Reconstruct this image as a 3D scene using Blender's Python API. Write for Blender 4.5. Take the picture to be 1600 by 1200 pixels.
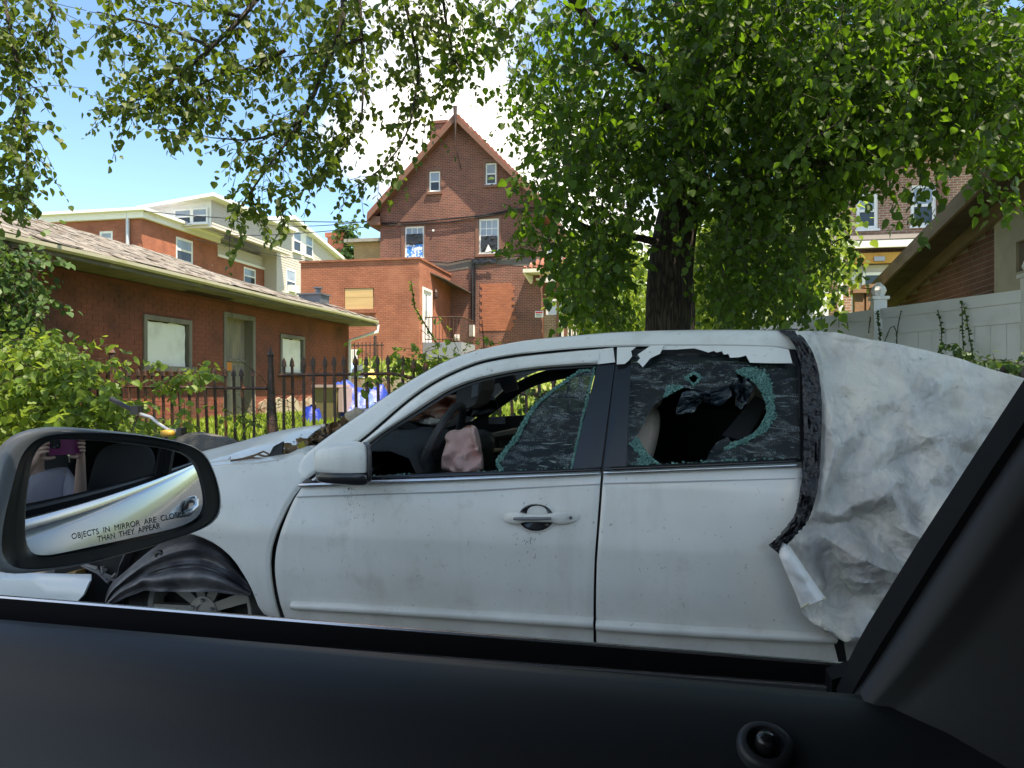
import bpy, bmesh, math, random
import numpy as np
from mathutils import Vector, Matrix, noise
from mathutils.geometry import tessellate_polygon
for o in list(bpy.data.objects): bpy.data.objects.remove(o)
S=bpy.context.scene; COL=S.collection
# world: X along the street, Y away from it, Z up; the camera stands at (0,0,1.23), turned left
A=math.radians(11.3); SA,CA=math.sin(A),math.cos(A); F=1150.0; CZ=1.23; HY=605.0
cd=bpy.data.cameras.new('camera'); cam=bpy.data.objects.new('camera',cd); COL.objects.link(cam)
cam.location=(0,0,CZ); cam.rotation_euler=(math.pi/2,0,A)
cd.sensor_width=36; cd.lens=36*F/1600; cd.shift_y=5/1600; cd.clip_start=.004; cd.clip_end=900
S.camera=cam
SUND=Vector((.36,-.20,.93)).normalized()
W=bpy.data.worlds.new('World'); S.world=W; W.use_nodes=True
nt=W.node_tree; nt.nodes.clear(); N=nt.nodes.new; L=nt.links.new
sky=N('ShaderNodeTexSky'); sky.sky_type='NISHITA'; sky.sun_disc=False
sky.sun_elevation=math.asin(SUND.z); sky.sun_rotation=math.atan2(SUND.x,SUND.y)
sky.air_density=1.0; sky.dust_density=.0; sky.ozone_density=2.0
tc=N('ShaderNodeTexCoord')
mp=N('ShaderNodeMapping'); mp.inputs['Scale'].default_value=(1,1,1.9); mp.inputs['Location'].default_value=(2.3,2.1,.2)
L(tc.outputs['Generated'],mp.inputs[0])
cn=N('ShaderNodeTexNoise'); cn.inputs['Scale'].default_value=2.3; cn.inputs['Detail'].default_value=9; cn.inputs['Roughness'].default_value=.55
L(mp.outputs[0],cn.inputs['Vector'])
dp=N('ShaderNodeVectorMath'); dp.operation='DOT_PRODUCT'; dp.inputs[1].default_value=Vector((-.36,.9,.16)).normalized()
L(tc.outputs['Generated'],dp.inputs[0])
mr=N('ShaderNodeMapRange'); mr.inputs['From Min'].default_value=.9; mr.inputs['From Max'].default_value=1.0; mr.inputs['To Min'].default_value=-.02; mr.inputs['To Max'].default_value=.16
L(dp.outputs['Value'],mr.inputs['Value'])
ad=N('ShaderNodeMath'); ad.operation='ADD'; L(cn.outputs['Fac'],ad.inputs[0]); L(mr.outputs[0],ad.inputs[1])
dp2=N('ShaderNodeVectorMath'); dp2.operation='DOT_PRODUCT'; dp2.inputs[1].default_value=Vector((-.80,.66,.30)).normalized(); L(tc.outputs['Generated'],dp2.inputs[0])
mr2=N('ShaderNodeMapRange'); mr2.inputs['From Min'].default_value=.86; mr2.inputs['From Max'].default_value=.97; mr2.inputs['To Min'].default_value=0; mr2.inputs['To Max'].default_value=.13; L(dp2.outputs['Value'],mr2.inputs['Value'])
ad2=N('ShaderNodeMath'); ad2.operation='SUBTRACT'; L(ad.outputs[0],ad2.inputs[0]); L(mr2.outputs[0],ad2.inputs[1]); ad=ad2
cr=N('ShaderNodeValToRGB'); cr.color_ramp.elements[0].position=.47; cr.color_ramp.elements[1].position=.62
L(ad.outputs[0],cr.inputs[0])
mx=N('ShaderNodeMixRGB'); mx.inputs[2].default_value=(6.6,6.9,7.3,1)
sc=N('ShaderNodeMixRGB'); sc.blend_type='MULTIPLY'; sc.inputs[0].default_value=1; sc.inputs[2].default_value=(.8,1.0,1.15,1)
L(sky.outputs[0],sc.inputs[1])
L(cr.outputs[0],mx.inputs[0]); L(sc.outputs[0],mx.inputs[1])
bg=N('ShaderNodeBackground'); bg.inputs['Strength'].default_value=.085; L(mx.outputs[0],bg.inputs[0])
wo=N('ShaderNodeOutputWorld'); L(bg.outputs[0],wo.inputs[0])
sl=bpy.data.lights.new('sun','SUN'); sl.energy=3.5; sl.angle=math.radians(.5); sl.color=(1,.95,.87)
so=bpy.data.objects.new('sun',sl); COL.objects.link(so); so.rotation_euler=SUND.to_track_quat('Z','Y').to_euler()
S.view_settings.view_transform='Standard'; S.view_settings.look='None'; S.view_settings.gamma=1; S.view_settings.exposure=1.8
S.view_settings.use_curve_mapping=False
S.view_settings.use_white_balance=True; S.view_settings.white_balance_temperature=7800; S.view_settings.white_balance_tint=10
S.render.engine='CYCLES'
S.cycles.max_bounces=8; S.cycles.transparent_max_bounces=16; S.cycles.diffuse_bounces=4; S.cycles.transmission_bounces=6
# ------------------------------------------------------------ sight lines
def ray(px,py):
    u=(px-800)/F; v=(HY-py)/F
    return Vector((u*CA-SA,u*SA+CA,v))
def onY(px,py,Y):
    d=ray(px,py); t=Y/d.y; return Vector((d.x*t,Y,CZ+d.z*t))
def onX(px,py,X):
    d=ray(px,py); t=X/d.x; return Vector((X,d.y*t,CZ+d.z*t))
def at(px,py,t):
    d=ray(px,py); return Vector((d.x*t,d.y*t,CZ+d.z*t))
def topx(p):
    Xc=p[0]*CA+p[1]*SA; Yc=-p[0]*SA+p[1]*CA
    if Yc<.05: return (-9999,-9999,Yc)
    return (800+F*Xc/Yc, HY-F*(p[2]-CZ)/Yc, Yc)
# ------------------------------------------------------------ materials
MATS={}
def newmat(name):
    m=bpy.data.materials.new(name); m.use_nodes=True; nt=m.node_tree
    return m,nt,nt.nodes['Principled BSDF']
def mat(name,col,rough=.6,var=.12,scale=6,bump=0,bscale=None,metal=0,dirt=None,dscale=2.0,dlo=.5,dhi=.7,stretch=(1,1,1),coat=0,spec=None,sheen=0):
    """noise-varied principled material; dirt = second colour laid over in patches"""
    if name in MATS: return MATS[name]
    m,nt,b=newmat(name); N=nt.nodes.new; L=nt.links.new
    g=N('ShaderNodeNewGeometry'); mp=N('ShaderNodeMapping'); mp.inputs['Scale'].default_value=stretch; L(g.outputs['Position'],mp.inputs[0])
    n=N('ShaderNodeTexNoise'); n.inputs['Scale'].default_value=scale; n.inputs['Detail'].default_value=6; L(mp.outputs[0],n.inputs['Vector'])
    r=N('ShaderNodeMixRGB'); c=Vector(col[:3])
    r.inputs[1].default_value=(*(c*(1-var*1.6)),1); r.inputs[2].default_value=(*[min(1,x) for x in c*(1+var*1.6)],1); L(n.outputs['Fac'],r.inputs[0])
    out=r.outputs[0]
    if dirt:
        n2=N('ShaderNodeTexNoise'); n2.inputs['Scale'].default_value=dscale; n2.inputs['Detail'].default_value=8; n2.inputs['Roughness'].default_value=.65; L(mp.outputs[0],n2.inputs['Vector'])
        q=N('ShaderNodeMapRange'); q.inputs['From Min'].default_value=dlo; q.inputs['From Max'].default_value=dhi; L(n2.outputs['Fac'],q.inputs['Value'])
        r2=N('ShaderNodeMixRGB'); L(q.outputs[0],r2.inputs[0]); L(out,r2.inputs[1]); r2.inputs[2].default_value=(*dirt,1); out=r2.outputs[0]
    L(out,b.inputs['Base Color']); b.inputs['Roughness'].default_value=rough; b.inputs['Metallic'].default_value=metal
    if coat: b.inputs['Coat Weight'].default_value=coat; b.inputs['Coat Roughness'].default_value=.08
    if spec is not None: b.inputs['Specular IOR Level'].default_value=spec
    if bump:
        nb=N('ShaderNodeTexNoise'); nb.inputs['Scale'].default_value=bscale or scale*4; nb.inputs['Detail'].default_value=8; L(mp.outputs[0],nb.inputs['Vector'])
        bp=N('ShaderNodeBump'); bp.inputs['Strength'].default_value=bump; bp.inputs['Distance'].default_value=.02; L(nb.outputs['Fac'],bp.inputs['Height']); L(bp.outputs[0],b.inputs['Normal'])
    MATS[name]=m; return m
def brickmat(name,c1,c2,mortar,bw=.215,bh=.075,ms=.011,dirt=None,dlo=.5,dhi=.7,dscale=.6,var=.25):
    if name in MATS: return MATS[name]
    m,nt,b=newmat(name); N=nt.nodes.new; L=nt.links.new
    g=N('ShaderNodeNewGeometry'); s=N('ShaderNodeSeparateXYZ'); L(g.outputs['Position'],s.inputs[0])
    a=N('ShaderNodeMath'); L(s.outputs[0],a.inputs[0]); L(s.outputs[1],a.inputs[1])
    c=N('ShaderNodeCombineXYZ'); L(a.outputs[0],c.inputs[0]); L(s.outputs[2],c.inputs[1])
    t=N('ShaderNodeTexBrick'); t.inputs['Scale'].default_value=1; t.inputs['Brick Width'].default_value=bw; t.inputs['Row Height'].default_value=bh
    t.inputs['Mortar Size'].default_value=ms; t.inputs['Color1'].default_value=(*c1,1); t.inputs['Color2'].default_value=(*c2,1); t.inputs['Mortar'].default_value=(*mortar,1)
    t.inputs['Mortar Smooth'].default_value=.2
    L(c.outputs[0],t.inputs['Vector'])
    n=N('ShaderNodeTexNoise'); n.inputs['Scale'].default_value=1.2; n.inputs['Detail'].default_value=8; L(g.outputs['Position'],n.inputs['Vector'])
    q=N('ShaderNodeMapRange'); q.inputs['To Min'].default_value=1-var; q.inputs['To Max'].default_value=1+var; q.inputs['From Min'].default_value=.3; q.inputs['From Max'].default_value=.7; L(n.outputs['Fac'],q.inputs['Value'])
    r=N('ShaderNodeMixRGB'); r.blend_type='MULTIPLY'; r.inputs[0].default_value=1; L(t.outputs['Color'],r.inputs[1]); L(q.outputs[0],r.inputs[2])
    out=r.outputs[0]
    if dirt:
        n2=N('ShaderNodeTexNoise'); n2.inputs['Scale'].default_value=dscale; n2.inputs['Detail'].default_value=9; n2.inputs['Roughness'].default_value=.7; L(g.outputs['Position'],n2.inputs['Vector'])
        q2=N('ShaderNodeMapRange'); q2.inputs['From Min'].default_value=dlo; q2.inputs['From Max'].default_value=dhi; L(n2.outputs['Fac'],q2.inputs['Value'])
        r2=N('ShaderNodeMixRGB'); L(q2.outputs[0],r2.inputs[0]); L(out,r2.inputs[1]); r2.inputs[2].default_value=(*dirt,1); out=r2.outputs[0]
    L(out,b.inputs['Base Color']); b.inputs['Roughness'].default_value=.85
    bp=N('ShaderNodeBump'); bp.inputs['Strength'].default_value=.6; bp.inputs['Distance'].default_value=.01; bp.invert=True; L(t.outputs['Fac'],bp.inputs['Height']); L(bp.outputs[0],b.inputs['Normal'])
    MATS[name]=m; return m
def leafmat(name,c1,c2,trans,tw=.45):
    m,nt,b=newmat(name); N=nt.nodes.new; L=nt.links.new
    at_=N('ShaderNodeAttribute'); at_.attribute_name='rnd'
    g=N('ShaderNodeNewGeometry'); n=N('ShaderNodeTexNoise'); n.inputs['Scale'].default_value=40; L(g.outputs['Position'],n.inputs['Vector'])
    md=N('ShaderNodeMath'); md.operation='ADD'; L(at_.outputs['Fac'],md.inputs[0]); L(n.outputs['Fac'],md.inputs[1])
    mm=N('ShaderNodeMath'); mm.operation='MULTIPLY_ADD'; mm.inputs[1].default_value=.8; mm.inputs[2].default_value=-.3; L(md.outputs[0],mm.inputs[0]); mm.use_clamp=True
    r=N('ShaderNodeMixRGB'); r.inputs[1].default_value=(*c1,1); r.inputs[2].default_value=(*c2,1); L(mm.outputs[0],r.inputs[0])
    L(r.outputs[0],b.inputs['Base Color']); b.inputs['Roughness'].default_value=.5; b.inputs['Specular IOR Level'].default_value=.35
    r3=N('ShaderNodeMixRGB'); r3.inputs[1].default_value=(*[x*.6 for x in trans],1); r3.inputs[2].default_value=(*trans,1); L(mm.outputs[0],r3.inputs[0])
    t=N('ShaderNodeBsdfTranslucent'); L(r3.outputs[0],t.inputs[0])
    ms=N('ShaderNodeMixShader'); ms.inputs[0].default_value=tw; L(b.outputs[0],ms.inputs[1]); L(t.outputs[0],ms.inputs[2])
    L(ms.outputs[0],nt.nodes['Material Output'].inputs[0]); return m
# ------------------------------------------------------------ mesh builder
def wloc(o):
    v=Vector((0,0,0))
    while o: v+=o.location; o=o.parent
    return v
class MB:
    def __init__(s): s.v=[]; s.f=[]
    def add(s,vs,fs):
        k=len(s.v); s.v.extend([tuple(v) for v in vs]); s.f.extend([tuple(i+k for i in f) for f in fs]); return s
    def box(s,c,d,rz=0,rx=0,ry=0,bev=0):
        R=Matrix.Rotation(rz,3,'Z')@Matrix.Rotation(rx,3,'X')@Matrix.Rotation(ry,3,'Y'); c=Vector(c); h=[x/2 for x in d]
        P=[c+R@Vector((x*h[0],y*h[1],z*h[2])) for z in (-1,1) for y in (-1,1) for x in (-1,1)]
        return s.add(P,[(0,2,3,1),(4,5,7,6),(0,1,5,4),(2,6,7,3),(0,4,6,2),(1,3,7,5)])
    def bx(s,a,b):
        return s.box([(a[i]+b[i])/2 for i in range(3)],[abs(b[i]-a[i]) for i in range(3)])
    def hexa(s,P):  # 4 + 4 points
        return s.add(P,[(0,3,2,1),(4,5,6,7),(0,1,5,4),(1,2,6,5),(2,3,7,6),(3,0,4,7)])
    def tube(s,pts,r,n=6,caps=True):
        pts=[Vector(p) for p in pts]; k=len(pts); rs=r if hasattr(r,'__len__') else [r]*k
        V=[];up=None
        for i,p in enumerate(pts):
            d=(pts[min(i+1,k-1)]-pts[max(i-1,0)])
            d=d.normalized() if d.length>1e-9 else Vector((0,0,1))
            if up is None: up=Vector((0,0,1)) if abs(d.z)<.9 else Vector((1,0,0))
            a=d.cross(up); a=a.normalized() if a.length>1e-6 else Vector((1,0,0)); b=a.cross(d).normalized(); up=b
            for j in range(n):
                t=2*math.pi*j/n; V.append(p+(a*math.cos(t)+b*math.sin(t))*rs[i])
        Fs=[(i*n+j,i*n+(j+1)%n,(i+1)*n+(j+1)%n,(i+1)*n+j) for i in range(k-1) for j in range(n)]
        if caps: Fs+= [tuple(range(n))[::-1],tuple((k-1)*n+j for j in range(n))]
        return s.add(V,Fs)
    def lathe(s,c,prof,n=24,axis='Z',rot=None,caps=True):
        V=[];c=Vector(c)
        for r,h in prof:
            for j in range(n):
                t=2*math.pi*j/n; x,y=r*math.cos(t),r*math.sin(t)
                p=Vector((x,y,h)) if axis=='Z' else (Vector((x,h,y)) if axis=='Y' else Vector((h,x,y)))
                if rot: p=rot@p
                V.append(c+p)
        k=len(prof); Fs=[(i*n+j,i*n+(j+1)%n,(i+1)*n+(j+1)%n,(i+1)*n+j) for i in range(k-1) for j in range(n)]
        if caps: Fs+=[tuple(range(n))[::-1],tuple((k-1)*n+j for j in range(n))]
        return s.add(V,Fs)
    def grid(s,G,back=None):
        """G rows of points; back: offset vector -> closed shell"""
        a=len(G); b=len(G[0]); V=[p for r in G for p in r]
        Fs=[(i*b+j,i*b+j+1,(i+1)*b+j+1,(i+1)*b+j) for i in range(a-1) for j in range(b-1)]
        if back is not None:
            k=a*b; V=V+[Vector(p)+Vector(back) for p in V]; Fs+=[tuple(x+k for x in f)[::-1] for f in Fs[:]]
            bd=[j for j in range(b)]+[i*b+b-1 for i in range(1,a)]+[(a-1)*b+j for j in range(b-2,-1,-1)]+[i*b for i in range(a-2,0,-1)]
            for i in range(len(bd)):
                p,q=bd[i],bd[(i+1)%len(bd)]; Fs.append((p,p+k,q+k,q))
        return s.add(V,Fs)
    def plate(s,outer,holes,fn,d0,d1):
        """2-D outline with holes mapped by fn(u,v,w)"""
        loops=[outer]+list(holes); tri=tessellate_polygon([[Vector((p[0],p[1],0)) for p in l] for l in loops])
        P=[p for l in loops for p in l]; n=len(P)
        V=[fn(p[0],p[1],d0) for p in P]+[fn(p[0],p[1],d1) for p in P]
        Fs=[tuple(t) for t in tri]+[tuple(i+n for i in t)[::-1] for t in tri]; k=0
        for l in loops:
            m=len(l)
            for i in range(m): Fs.append((k+i,k+(i+1)%m,n+k+(i+1)%m,n+k+i))
            k+=m
        return s.add(V,Fs)
    def mesh(s,name,origin=(0,0,0),smooth=False,fix=True):
        me=bpy.data.meshes.new(name); o=Vector(origin)
        me.from_pydata([tuple(Vector(v)-o) for v in s.v],[],s.f)
        if fix or smooth:
            bm=bmesh.new(); bm.from_mesh(me)
            if fix:
                bmesh.ops.recalc_face_normals(bm,faces=bm.faces)
            for f in bm.faces: f.smooth=bool(smooth)
            if smooth:
                ang=smooth if isinstance(smooth,float) else .7
                for e in bm.edges:
                    if len(e.link_faces)==2 and e.calc_face_angle(0)>ang: e.smooth=False
            bm.to_mesh(me); bm.free()
        me.update(); return me
    def obj(s,name,m,parent=None,smooth=False,loc=None,fix=True,label=None,**kw):
        if parent is not None: og=wloc(parent)
        else: og=Vector(loc) if loc is not None else Vector((0,0,0))
        me=s.mesh(name,og,smooth,fix)
        o=bpy.data.objects.new(name,me); COL.objects.link(o)
        if m: me.materials.append(m)
        if parent is not None: o.parent=parent
        else: o.location=og
        if label: o['label']=label
        for k,v in kw.items(): o[k]=v
        return o
def thing(name,label,cat,loc=(0,0,0),group=None):
    o=bpy.data.objects.new(name,None); COL.objects.link(o); o.location=loc; o.empty_display_size=.1
    o['label']=label; o['category']=cat
    if group: o['group']=group
    return o
def tag(o,label,cat,group=None):
    o['label']=label; o['category']=cat
    if group: o['group']=group
    return o
def inst(me,name,parent,loc,rot=(0,0,0),scale=(1,1,1)):
    o=bpy.data.objects.new(name,me); COL.objects.link(o); o.parent=parent
    o.location=Vector(loc)-wloc(parent); o.rotation_euler=rot; o.scale=scale; return o
def resample(P,n,smooth=0):
    P=[Vector(p) for p in P]
    for _ in range(smooth):
        Q=[P[0]]
        for i in range(len(P)-1): Q+= [P[i]*.75+P[i+1]*.25,P[i]*.25+P[i+1]*.75]
        Q.append(P[-1]); P=Q
    d=[0]
    for i in range(1,len(P)): d.append(d[-1]+(P[i]-P[i-1]).length)
    out=[]
    for k in range(n):
        x=d[-1]*k/(n-1); i=1
        while i<len(P)-1 and d[i]<x: i+=1
        t=(x-d[i-1])/max(1e-9,d[i]-d[i-1]); out.append(P[i-1].lerp(P[i],min(1,max(0,t))))
    return out
def coons(b,r,t,l,nu,nv,sm=0):
    """b,t run left->right, l,r run bottom->top"""
    b=resample(b,nu,sm); t=resample(t,nu,sm); l=resample(l,nv,sm); r=resample(r,nv,sm); G=[]
    for j in range(nv):
        v=j/(nv-1); row=[]
        for i in range(nu):
            u=i/(nu-1)
            row.append(b[i]*(1-v)+t[i]*v+l[j]*(1-u)+r[j]*u-(b[0]*(1-u)*(1-v)+b[-1]*u*(1-v)+t[0]*(1-u)*v+t[-1]*u*v))
        G.append(row)
    return G
def smoothstep(a,b,x):
    t=min(1,max(0,(x-a)/(b-a))); return t*t*(3-2*t)
def fY(Y): return lambda u,v,w: Vector((u,Y+w,v))      # wall facing the street
def fXp(X): return lambda u,v,w: Vector((X-w,u,v))     # wall facing +X
def fXm(X): return lambda u,v,w: Vector((X+w,u,v))     # wall facing -X
def uvY(Y): return lambda px,py:(lambda p:(p.x,p.z))(onY(px,py,Y))
def uvX(X): return lambda px,py:(lambda p:(p.y,p.z))(onX(px,py,X))
def rpx(uv,x0,y0,x1,y1):
    ym=(y0+y1)/2; xm=(x0+x1)/2
    u=sorted((uv(x0,ym)[0],uv(x1,ym)[0])); v=sorted((uv(xm,y1)[1],uv(xm,y0)[1])); return u[0],v[0],u[1],v[1]
def rect(r): return [(r[0],r[1]),(r[2],r[1]),(r[2],r[3]),(r[0],r[3])]
def wbox(mb,fn,u0,v0,u1,v1,w0,w1):
    P=[fn(u0,v0,w0),fn(u1,v0,w0),fn(u1,v1,w0),fn(u0,v1,w0),fn(u0,v0,w1),fn(u1,v0,w1),fn(u1,v1,w1),fn(u0,v1,w1)]
    mb.hexa(P)

class Crease:
    """crumpled cloth: many short straight creases with soft windows"""
    def __init__(s,seed,box,n,rad=(.08,.4)):
        R=np.random.default_rng(seed); s.c=np.c_[R.uniform(box[0],box[2],n),R.uniform(box[1],box[3],n)]; a=R.uniform(0,math.pi,n); s.d=np.c_[np.cos(a),np.sin(a)]
        s.r=R.uniform(rad[0],rad[1],n)**1.0; s.w=R.choice([-1,1],n)*R.uniform(.5,1,n)
    def __call__(s,x,y):
        q=np.array([x,y])-s.c; u=q[:,0]*s.d[:,0]+q[:,1]*s.d[:,1]; v=-q[:,0]*s.d[:,1]+q[:,1]*s.d[:,0]
        k=np.exp(-(u/(s.r*.45))**2-(v/s.r)**2); return float((s.w*s.r*(1-np.minimum(1,np.abs(u)/(s.r*.5)))*k).sum())
# ------------------------------------------------------------ shared materials
M=dict(
 white=mat('white_trim',(.74,.74,.71),.5,.05,8,dirt=(.45,.43,.38),dlo=.55,dhi=.8),
 dglass=mat('dark_window_glass',(.03,.035,.04),.08,.3,2),
 skyglass=mat('pale_window_glass',(.25,.30,.36),.06,.3,1.5),
 brown=mat('brown_trim',(.17,.075,.045),.6,.15,8),
 gravel=mat('asphalt',(.055,.055,.058),.9,.2,30,.4),
 concrete=mat('concrete',(.34,.32,.29),.85,.15,4,.3,dirt=(.2,.17,.13),dlo=.45,dhi=.7),
 iron=mat('rusty_black_iron',(.035,.02,.016),.55,.3,25,.2,dirt=(.13,.045,.02),dscale=12,dlo=.5,dhi=.65),
 bark=None,
 black=mat('black_plastic',(.014,.014,.016),.38,.1,20,.05),
)
def window(parent,fn,r,w=.06,fr=.06,cols=1,rows_top=1,mframe='white',glass=('skyglass','dglass'),depth=.05,sash=True,lower=None):
    """double hung window set in an opening: frame part > panes"""
    u0,v0,u1,v1=r; mb=MB(); vm=(v0+v1)/2
    wbox(mb,fn,u0,v0,u0+fr,v1,w,w+depth); wbox(mb,fn,u1-fr,v0,u1,v1,w,w+depth)
    wbox(mb,fn,u0+fr,v0,u1-fr,v0+fr,w,w+depth); wbox(mb,fn,u0+fr,v1-fr,u1-fr,v1,w,w+depth)
    wbox(mb,fn,u0-.04,v0-.07,u1+.04,v0-.002,w-.11,w+depth)
    if sash: wbox(mb,fn,u0+fr,vm-fr*.4,u1-fr,vm+fr*.4,w-.01,w+depth)
    for i in range(1,cols): 
        x=u0+fr+(u1-u0-2*fr)*i/cols; wbox(mb,fn,x-.014,vm+fr*.4,x+.014,v1-fr,w+.004,w+depth-.004)
    for i in range(1,rows_top):
        y=vm+(v1-fr-vm)*i/rows_top; wbox(mb,fn,u0+fr,y-.014,u1-fr,y+.014,w+.006,w+depth-.006)
    f=mb.obj('window',M[mframe],parent)
    for k,(a,b_) in enumerate(((vm+fr*.4,v1-fr),(v0+fr,vm-fr*.4)) if sash else ((v0+fr,v1-fr),)):
        g=MB(); wbox(g,fn,u0+fr,a,u1-fr,b_,w+.02,w+.03); g.obj('pane',M[glass[k]],f)
    return f
def bricks(parent,fn,axis,U0,U1,V0,V1,holes,m,bl=.215,bh=.075,mo=.008,proud=.003,seed=1,maxobj=300,vis=(0,1600,250,700),dep=.03,poly=None):
    rnd=random.Random(seed); items=[]; row=0; v=V0
    while v+bh<=V1+.001:
        u=U0-(bl/2 if row%2 else 0)
        while u<U1:
            a=max(u,U0); b_=min(u+bl-mo,U1); u+=bl
            if b_-a<.03: continue
            segs=[(a,b_)]
            for h in holes:
                if v+bh-mo>h[1] and v<h[3]:
                    ns=[]
                    for s in segs:
                        if s[1]<=h[0] or s[0]>=h[2]: ns.append(s)
                        else:
                            if h[0]-s[0]>.03: ns.append((s[0],h[0]-.003))
                            if s[1]-h[2]>.03: ns.append((h[2]+.003,s[1]))
                    segs=ns
            for s in segs:
                if poly and not (v+bh-mo<poly((s[0]+s[1])/2)): continue
                items.append((s[0],s[1],v,proud+rnd.uniform(-.002,.002),(s[1]-s[0])>bl*.9))
        v+=bh; row+=1
    def key(it):
        p=fn((it[0]+it[1])/2,it[2],0); q=topx(p)
        ok=vis[0]<q[0]<vis[1] and vis[2]<q[1]<vis[3] and it[4]
        return q[2]+(0 if ok else 1000)
    items.sort(key=key)
    mb=MB(); wbox(mb,lambda u,v,w:fn(u,v,w)-fn(0,0,0),-(bl-mo)/2,0,(bl-mo)/2,bh-mo,-1,0)
    unit=MB(); w=dep
    base=fn(0,0,0); 
    unit.v=[]; unit.f=[]; wbox(unit,lambda u,v,w_:fn(u,v,w_)-base,-(bl-mo)/2,0,(bl-mo)/2,bh-mo,0,w)
    me=unit.mesh('brick'); me.materials.append(m); rest=MB(); n=0
    for it in items:
        if n<maxobj and it[4]:
            inst(me,'brick',parent,fn((it[0]+it[1])/2,it[2],-it[3])); n+=1
        else: wbox(rest,fn,it[0],it[2],it[1],it[2]+bh-mo,-it[3],w-it[3])
    if rest.v: rest.obj('brickwork',m,parent,kind='stuff')
# ------------------------------------------------------------ ground
FA,FB=at(0,0,0),0
def fence_t(u): return 6.58/(1+.42*u)
def fence_pt(px,z=0):
    t=fence_t((px-800)/F); d=ray(px,HY); return Vector((d.x*t,d.y*t,z))
f0=fence_pt(200); f1=fence_pt(1400); fsl=(f1.y-f0.y)/(f1.x-f0.x)
def fenceY(x): return max(5.1,f0.y+(x-f0.x)*fsl)
def ground_z(x,y):
    if y<4.42: return 0
    fy=fenceY(x)
    if y<fy-.02: return .15
    return .60+1.55*smoothstep(15.5,27,y)+.75*smoothstep(25,36,y)+.03*noise.noise(Vector((x*.5,y*.5,0)))
mb=MB()
xs=[-300,-120,-60]+[-40+i*.8 for i in range(88)]+[40,80,150,300]
def row(y): return [Vector((x,y,ground_z(x,max(y,fenceY(x)+.0)))) for x in xs]
rows=[[Vector((x,fenceY(x),.05)) for x in xs],[Vector((x,fenceY(x)+.005,ground_z(x,fenceY(x)+.01))) for x in xs]]
y=8.2
while y<60: rows.append([Vector((x,y if y>fenceY(x)+.1 else fenceY(x)+.1,ground_z(x,max(y,fenceY(x)+.1)))) for x in xs]); y*=1.045
for y in (90,160,400): rows.append([Vector((x,y,2.9)) for x in xs])
mb.grid(rows)
grassm=mat('lawn_earth',(.15,.20,.04),.95,.35,3,.4,20,dirt=(.22,.17,.10),dscale=.5,dlo=.52,dhi=.62)
mb.obj('lawn',grassm,kind='structure',smooth=True,fix=False)
m_=MB().bx((-300,-300,-.3),(300,4.42,0)).obj('road',M['gravel'],kind='structure')
m_=MB().grid([[Vector((x,4.56,.15)) for x in (-300,300)],[Vector((x,9,.15)) for x in (-300,300)]]).obj('sidewalk',M['concrete'],kind='structure',fix=False)
mb=MB(); x=-40
while x<30: mb.bx((x,4.42,-.1),(x+1.78,4.56,.15)); x+=1.8
mb.obj('kerb',M['concrete'],kind='structure')
w=MB(); w.grid([[Vector((x,fenceY(x)-.16,z)) for x in (-14,-8,-4,0,3,5,12)] for z in (.1,.64)],back=(0,.22,0)); w.obj('retaining_wall',M['concrete'],kind='structure')
# grey concrete path across the yard, seen through the wreck's windows
p=MB(); p.grid([[at(px,0,1)*0+Vector((x,y,ground_z(x,y)+.012)) for x in (-2.6,-1.2,.2,1.4)] for px,y in ((0,8.0),(0,9),(0,10),(0,11.2))]); p.obj('path',M['concrete'],kind='structure',fix=False)
# ------------------------------------------------------------ grass tufts
def grass(name,N_,region,h,seed,m):
    R=np.random.default_rng(seed); P=[]
    while len(P)<N_:
        x=R.uniform(region[0],region[1]); y=region[2]+(region[3]-region[2])*R.random()**1.4
        if y<fenceY(x)+.06 or (x<-7.9 and y<18.2): continue
        if -2.6<x<1.4 and 8<y<11.2: continue
        if noise.noise(Vector((x*.45,y*.45,3)))>.32 and R.random()<.8: continue
        P.append((x,y,ground_z(x,y)))
    P=np.array(P); n=len(P); a=R.uniform(0,6.28,n); hh=h*R.uniform(.5,1.5,n); wd=hh*.10+.006
    dx=np.cos(a);dy=np.sin(a); ln=R.uniform(-.5,.5,(n,2))*hh[:,None]
    V=np.empty((n,4,3)); 
    V[:,0]=P+np.c_[dx*wd,dy*wd,-.01*np.ones(n)]; V[:,1]=P-np.c_[dx*wd,dy*wd,.01*np.ones(n)]
    V[:,2]=P+np.c_[ln*.5-np.c_[dx,dy]*wd[:,None]*.8,hh*.6]; V[:,3]=P+np.c_[ln,hh]
    return npmesh(name,V.reshape(-1,3),np.arange(n*4).reshape(n,4),R.random(n),m,kind='stuff')
def npmesh(name,V,Q,rnd,m,parent=None,**kw):
    og=wloc(parent) if parent is not None else Vector((0,0,0))
    me=bpy.data.meshes.new(name); k=Q.shape[1]; V=V-np.array(og)
    me.vertices.add(len(V)); me.vertices.foreach_set('co',V.astype('f').ravel())
    me.loops.add(Q.size); me.loops.foreach_set('vertex_index',Q.astype('i').ravel())
    me.polygons.add(len(Q)); me.polygons.foreach_set('loop_start',(np.arange(len(Q))*k).astype('i')); me.polygons.foreach_set('loop_total',np.full(len(Q),k,'i'))
    at_=me.attributes.new('rnd','FLOAT','FACE'); r=np.repeat(rnd,len(Q)//len(rnd)); at_.data.foreach_set('value',r.astype('f'))
    me.materials.append(m); me.update(calc_edges=True)
    o=bpy.data.objects.new(name,me); COL.objects.link(o)
    if parent is not None: o.parent=parent
    for a,b_ in kw.items(): o[a]=b_
    return o
gm=leafmat('grass_blades',(.15,.25,.03),(.30,.38,.06),(.38,.50,.06),.4)
grass('grass',42000,(-8,4,6.2,16.5),.10,5,gm)
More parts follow.
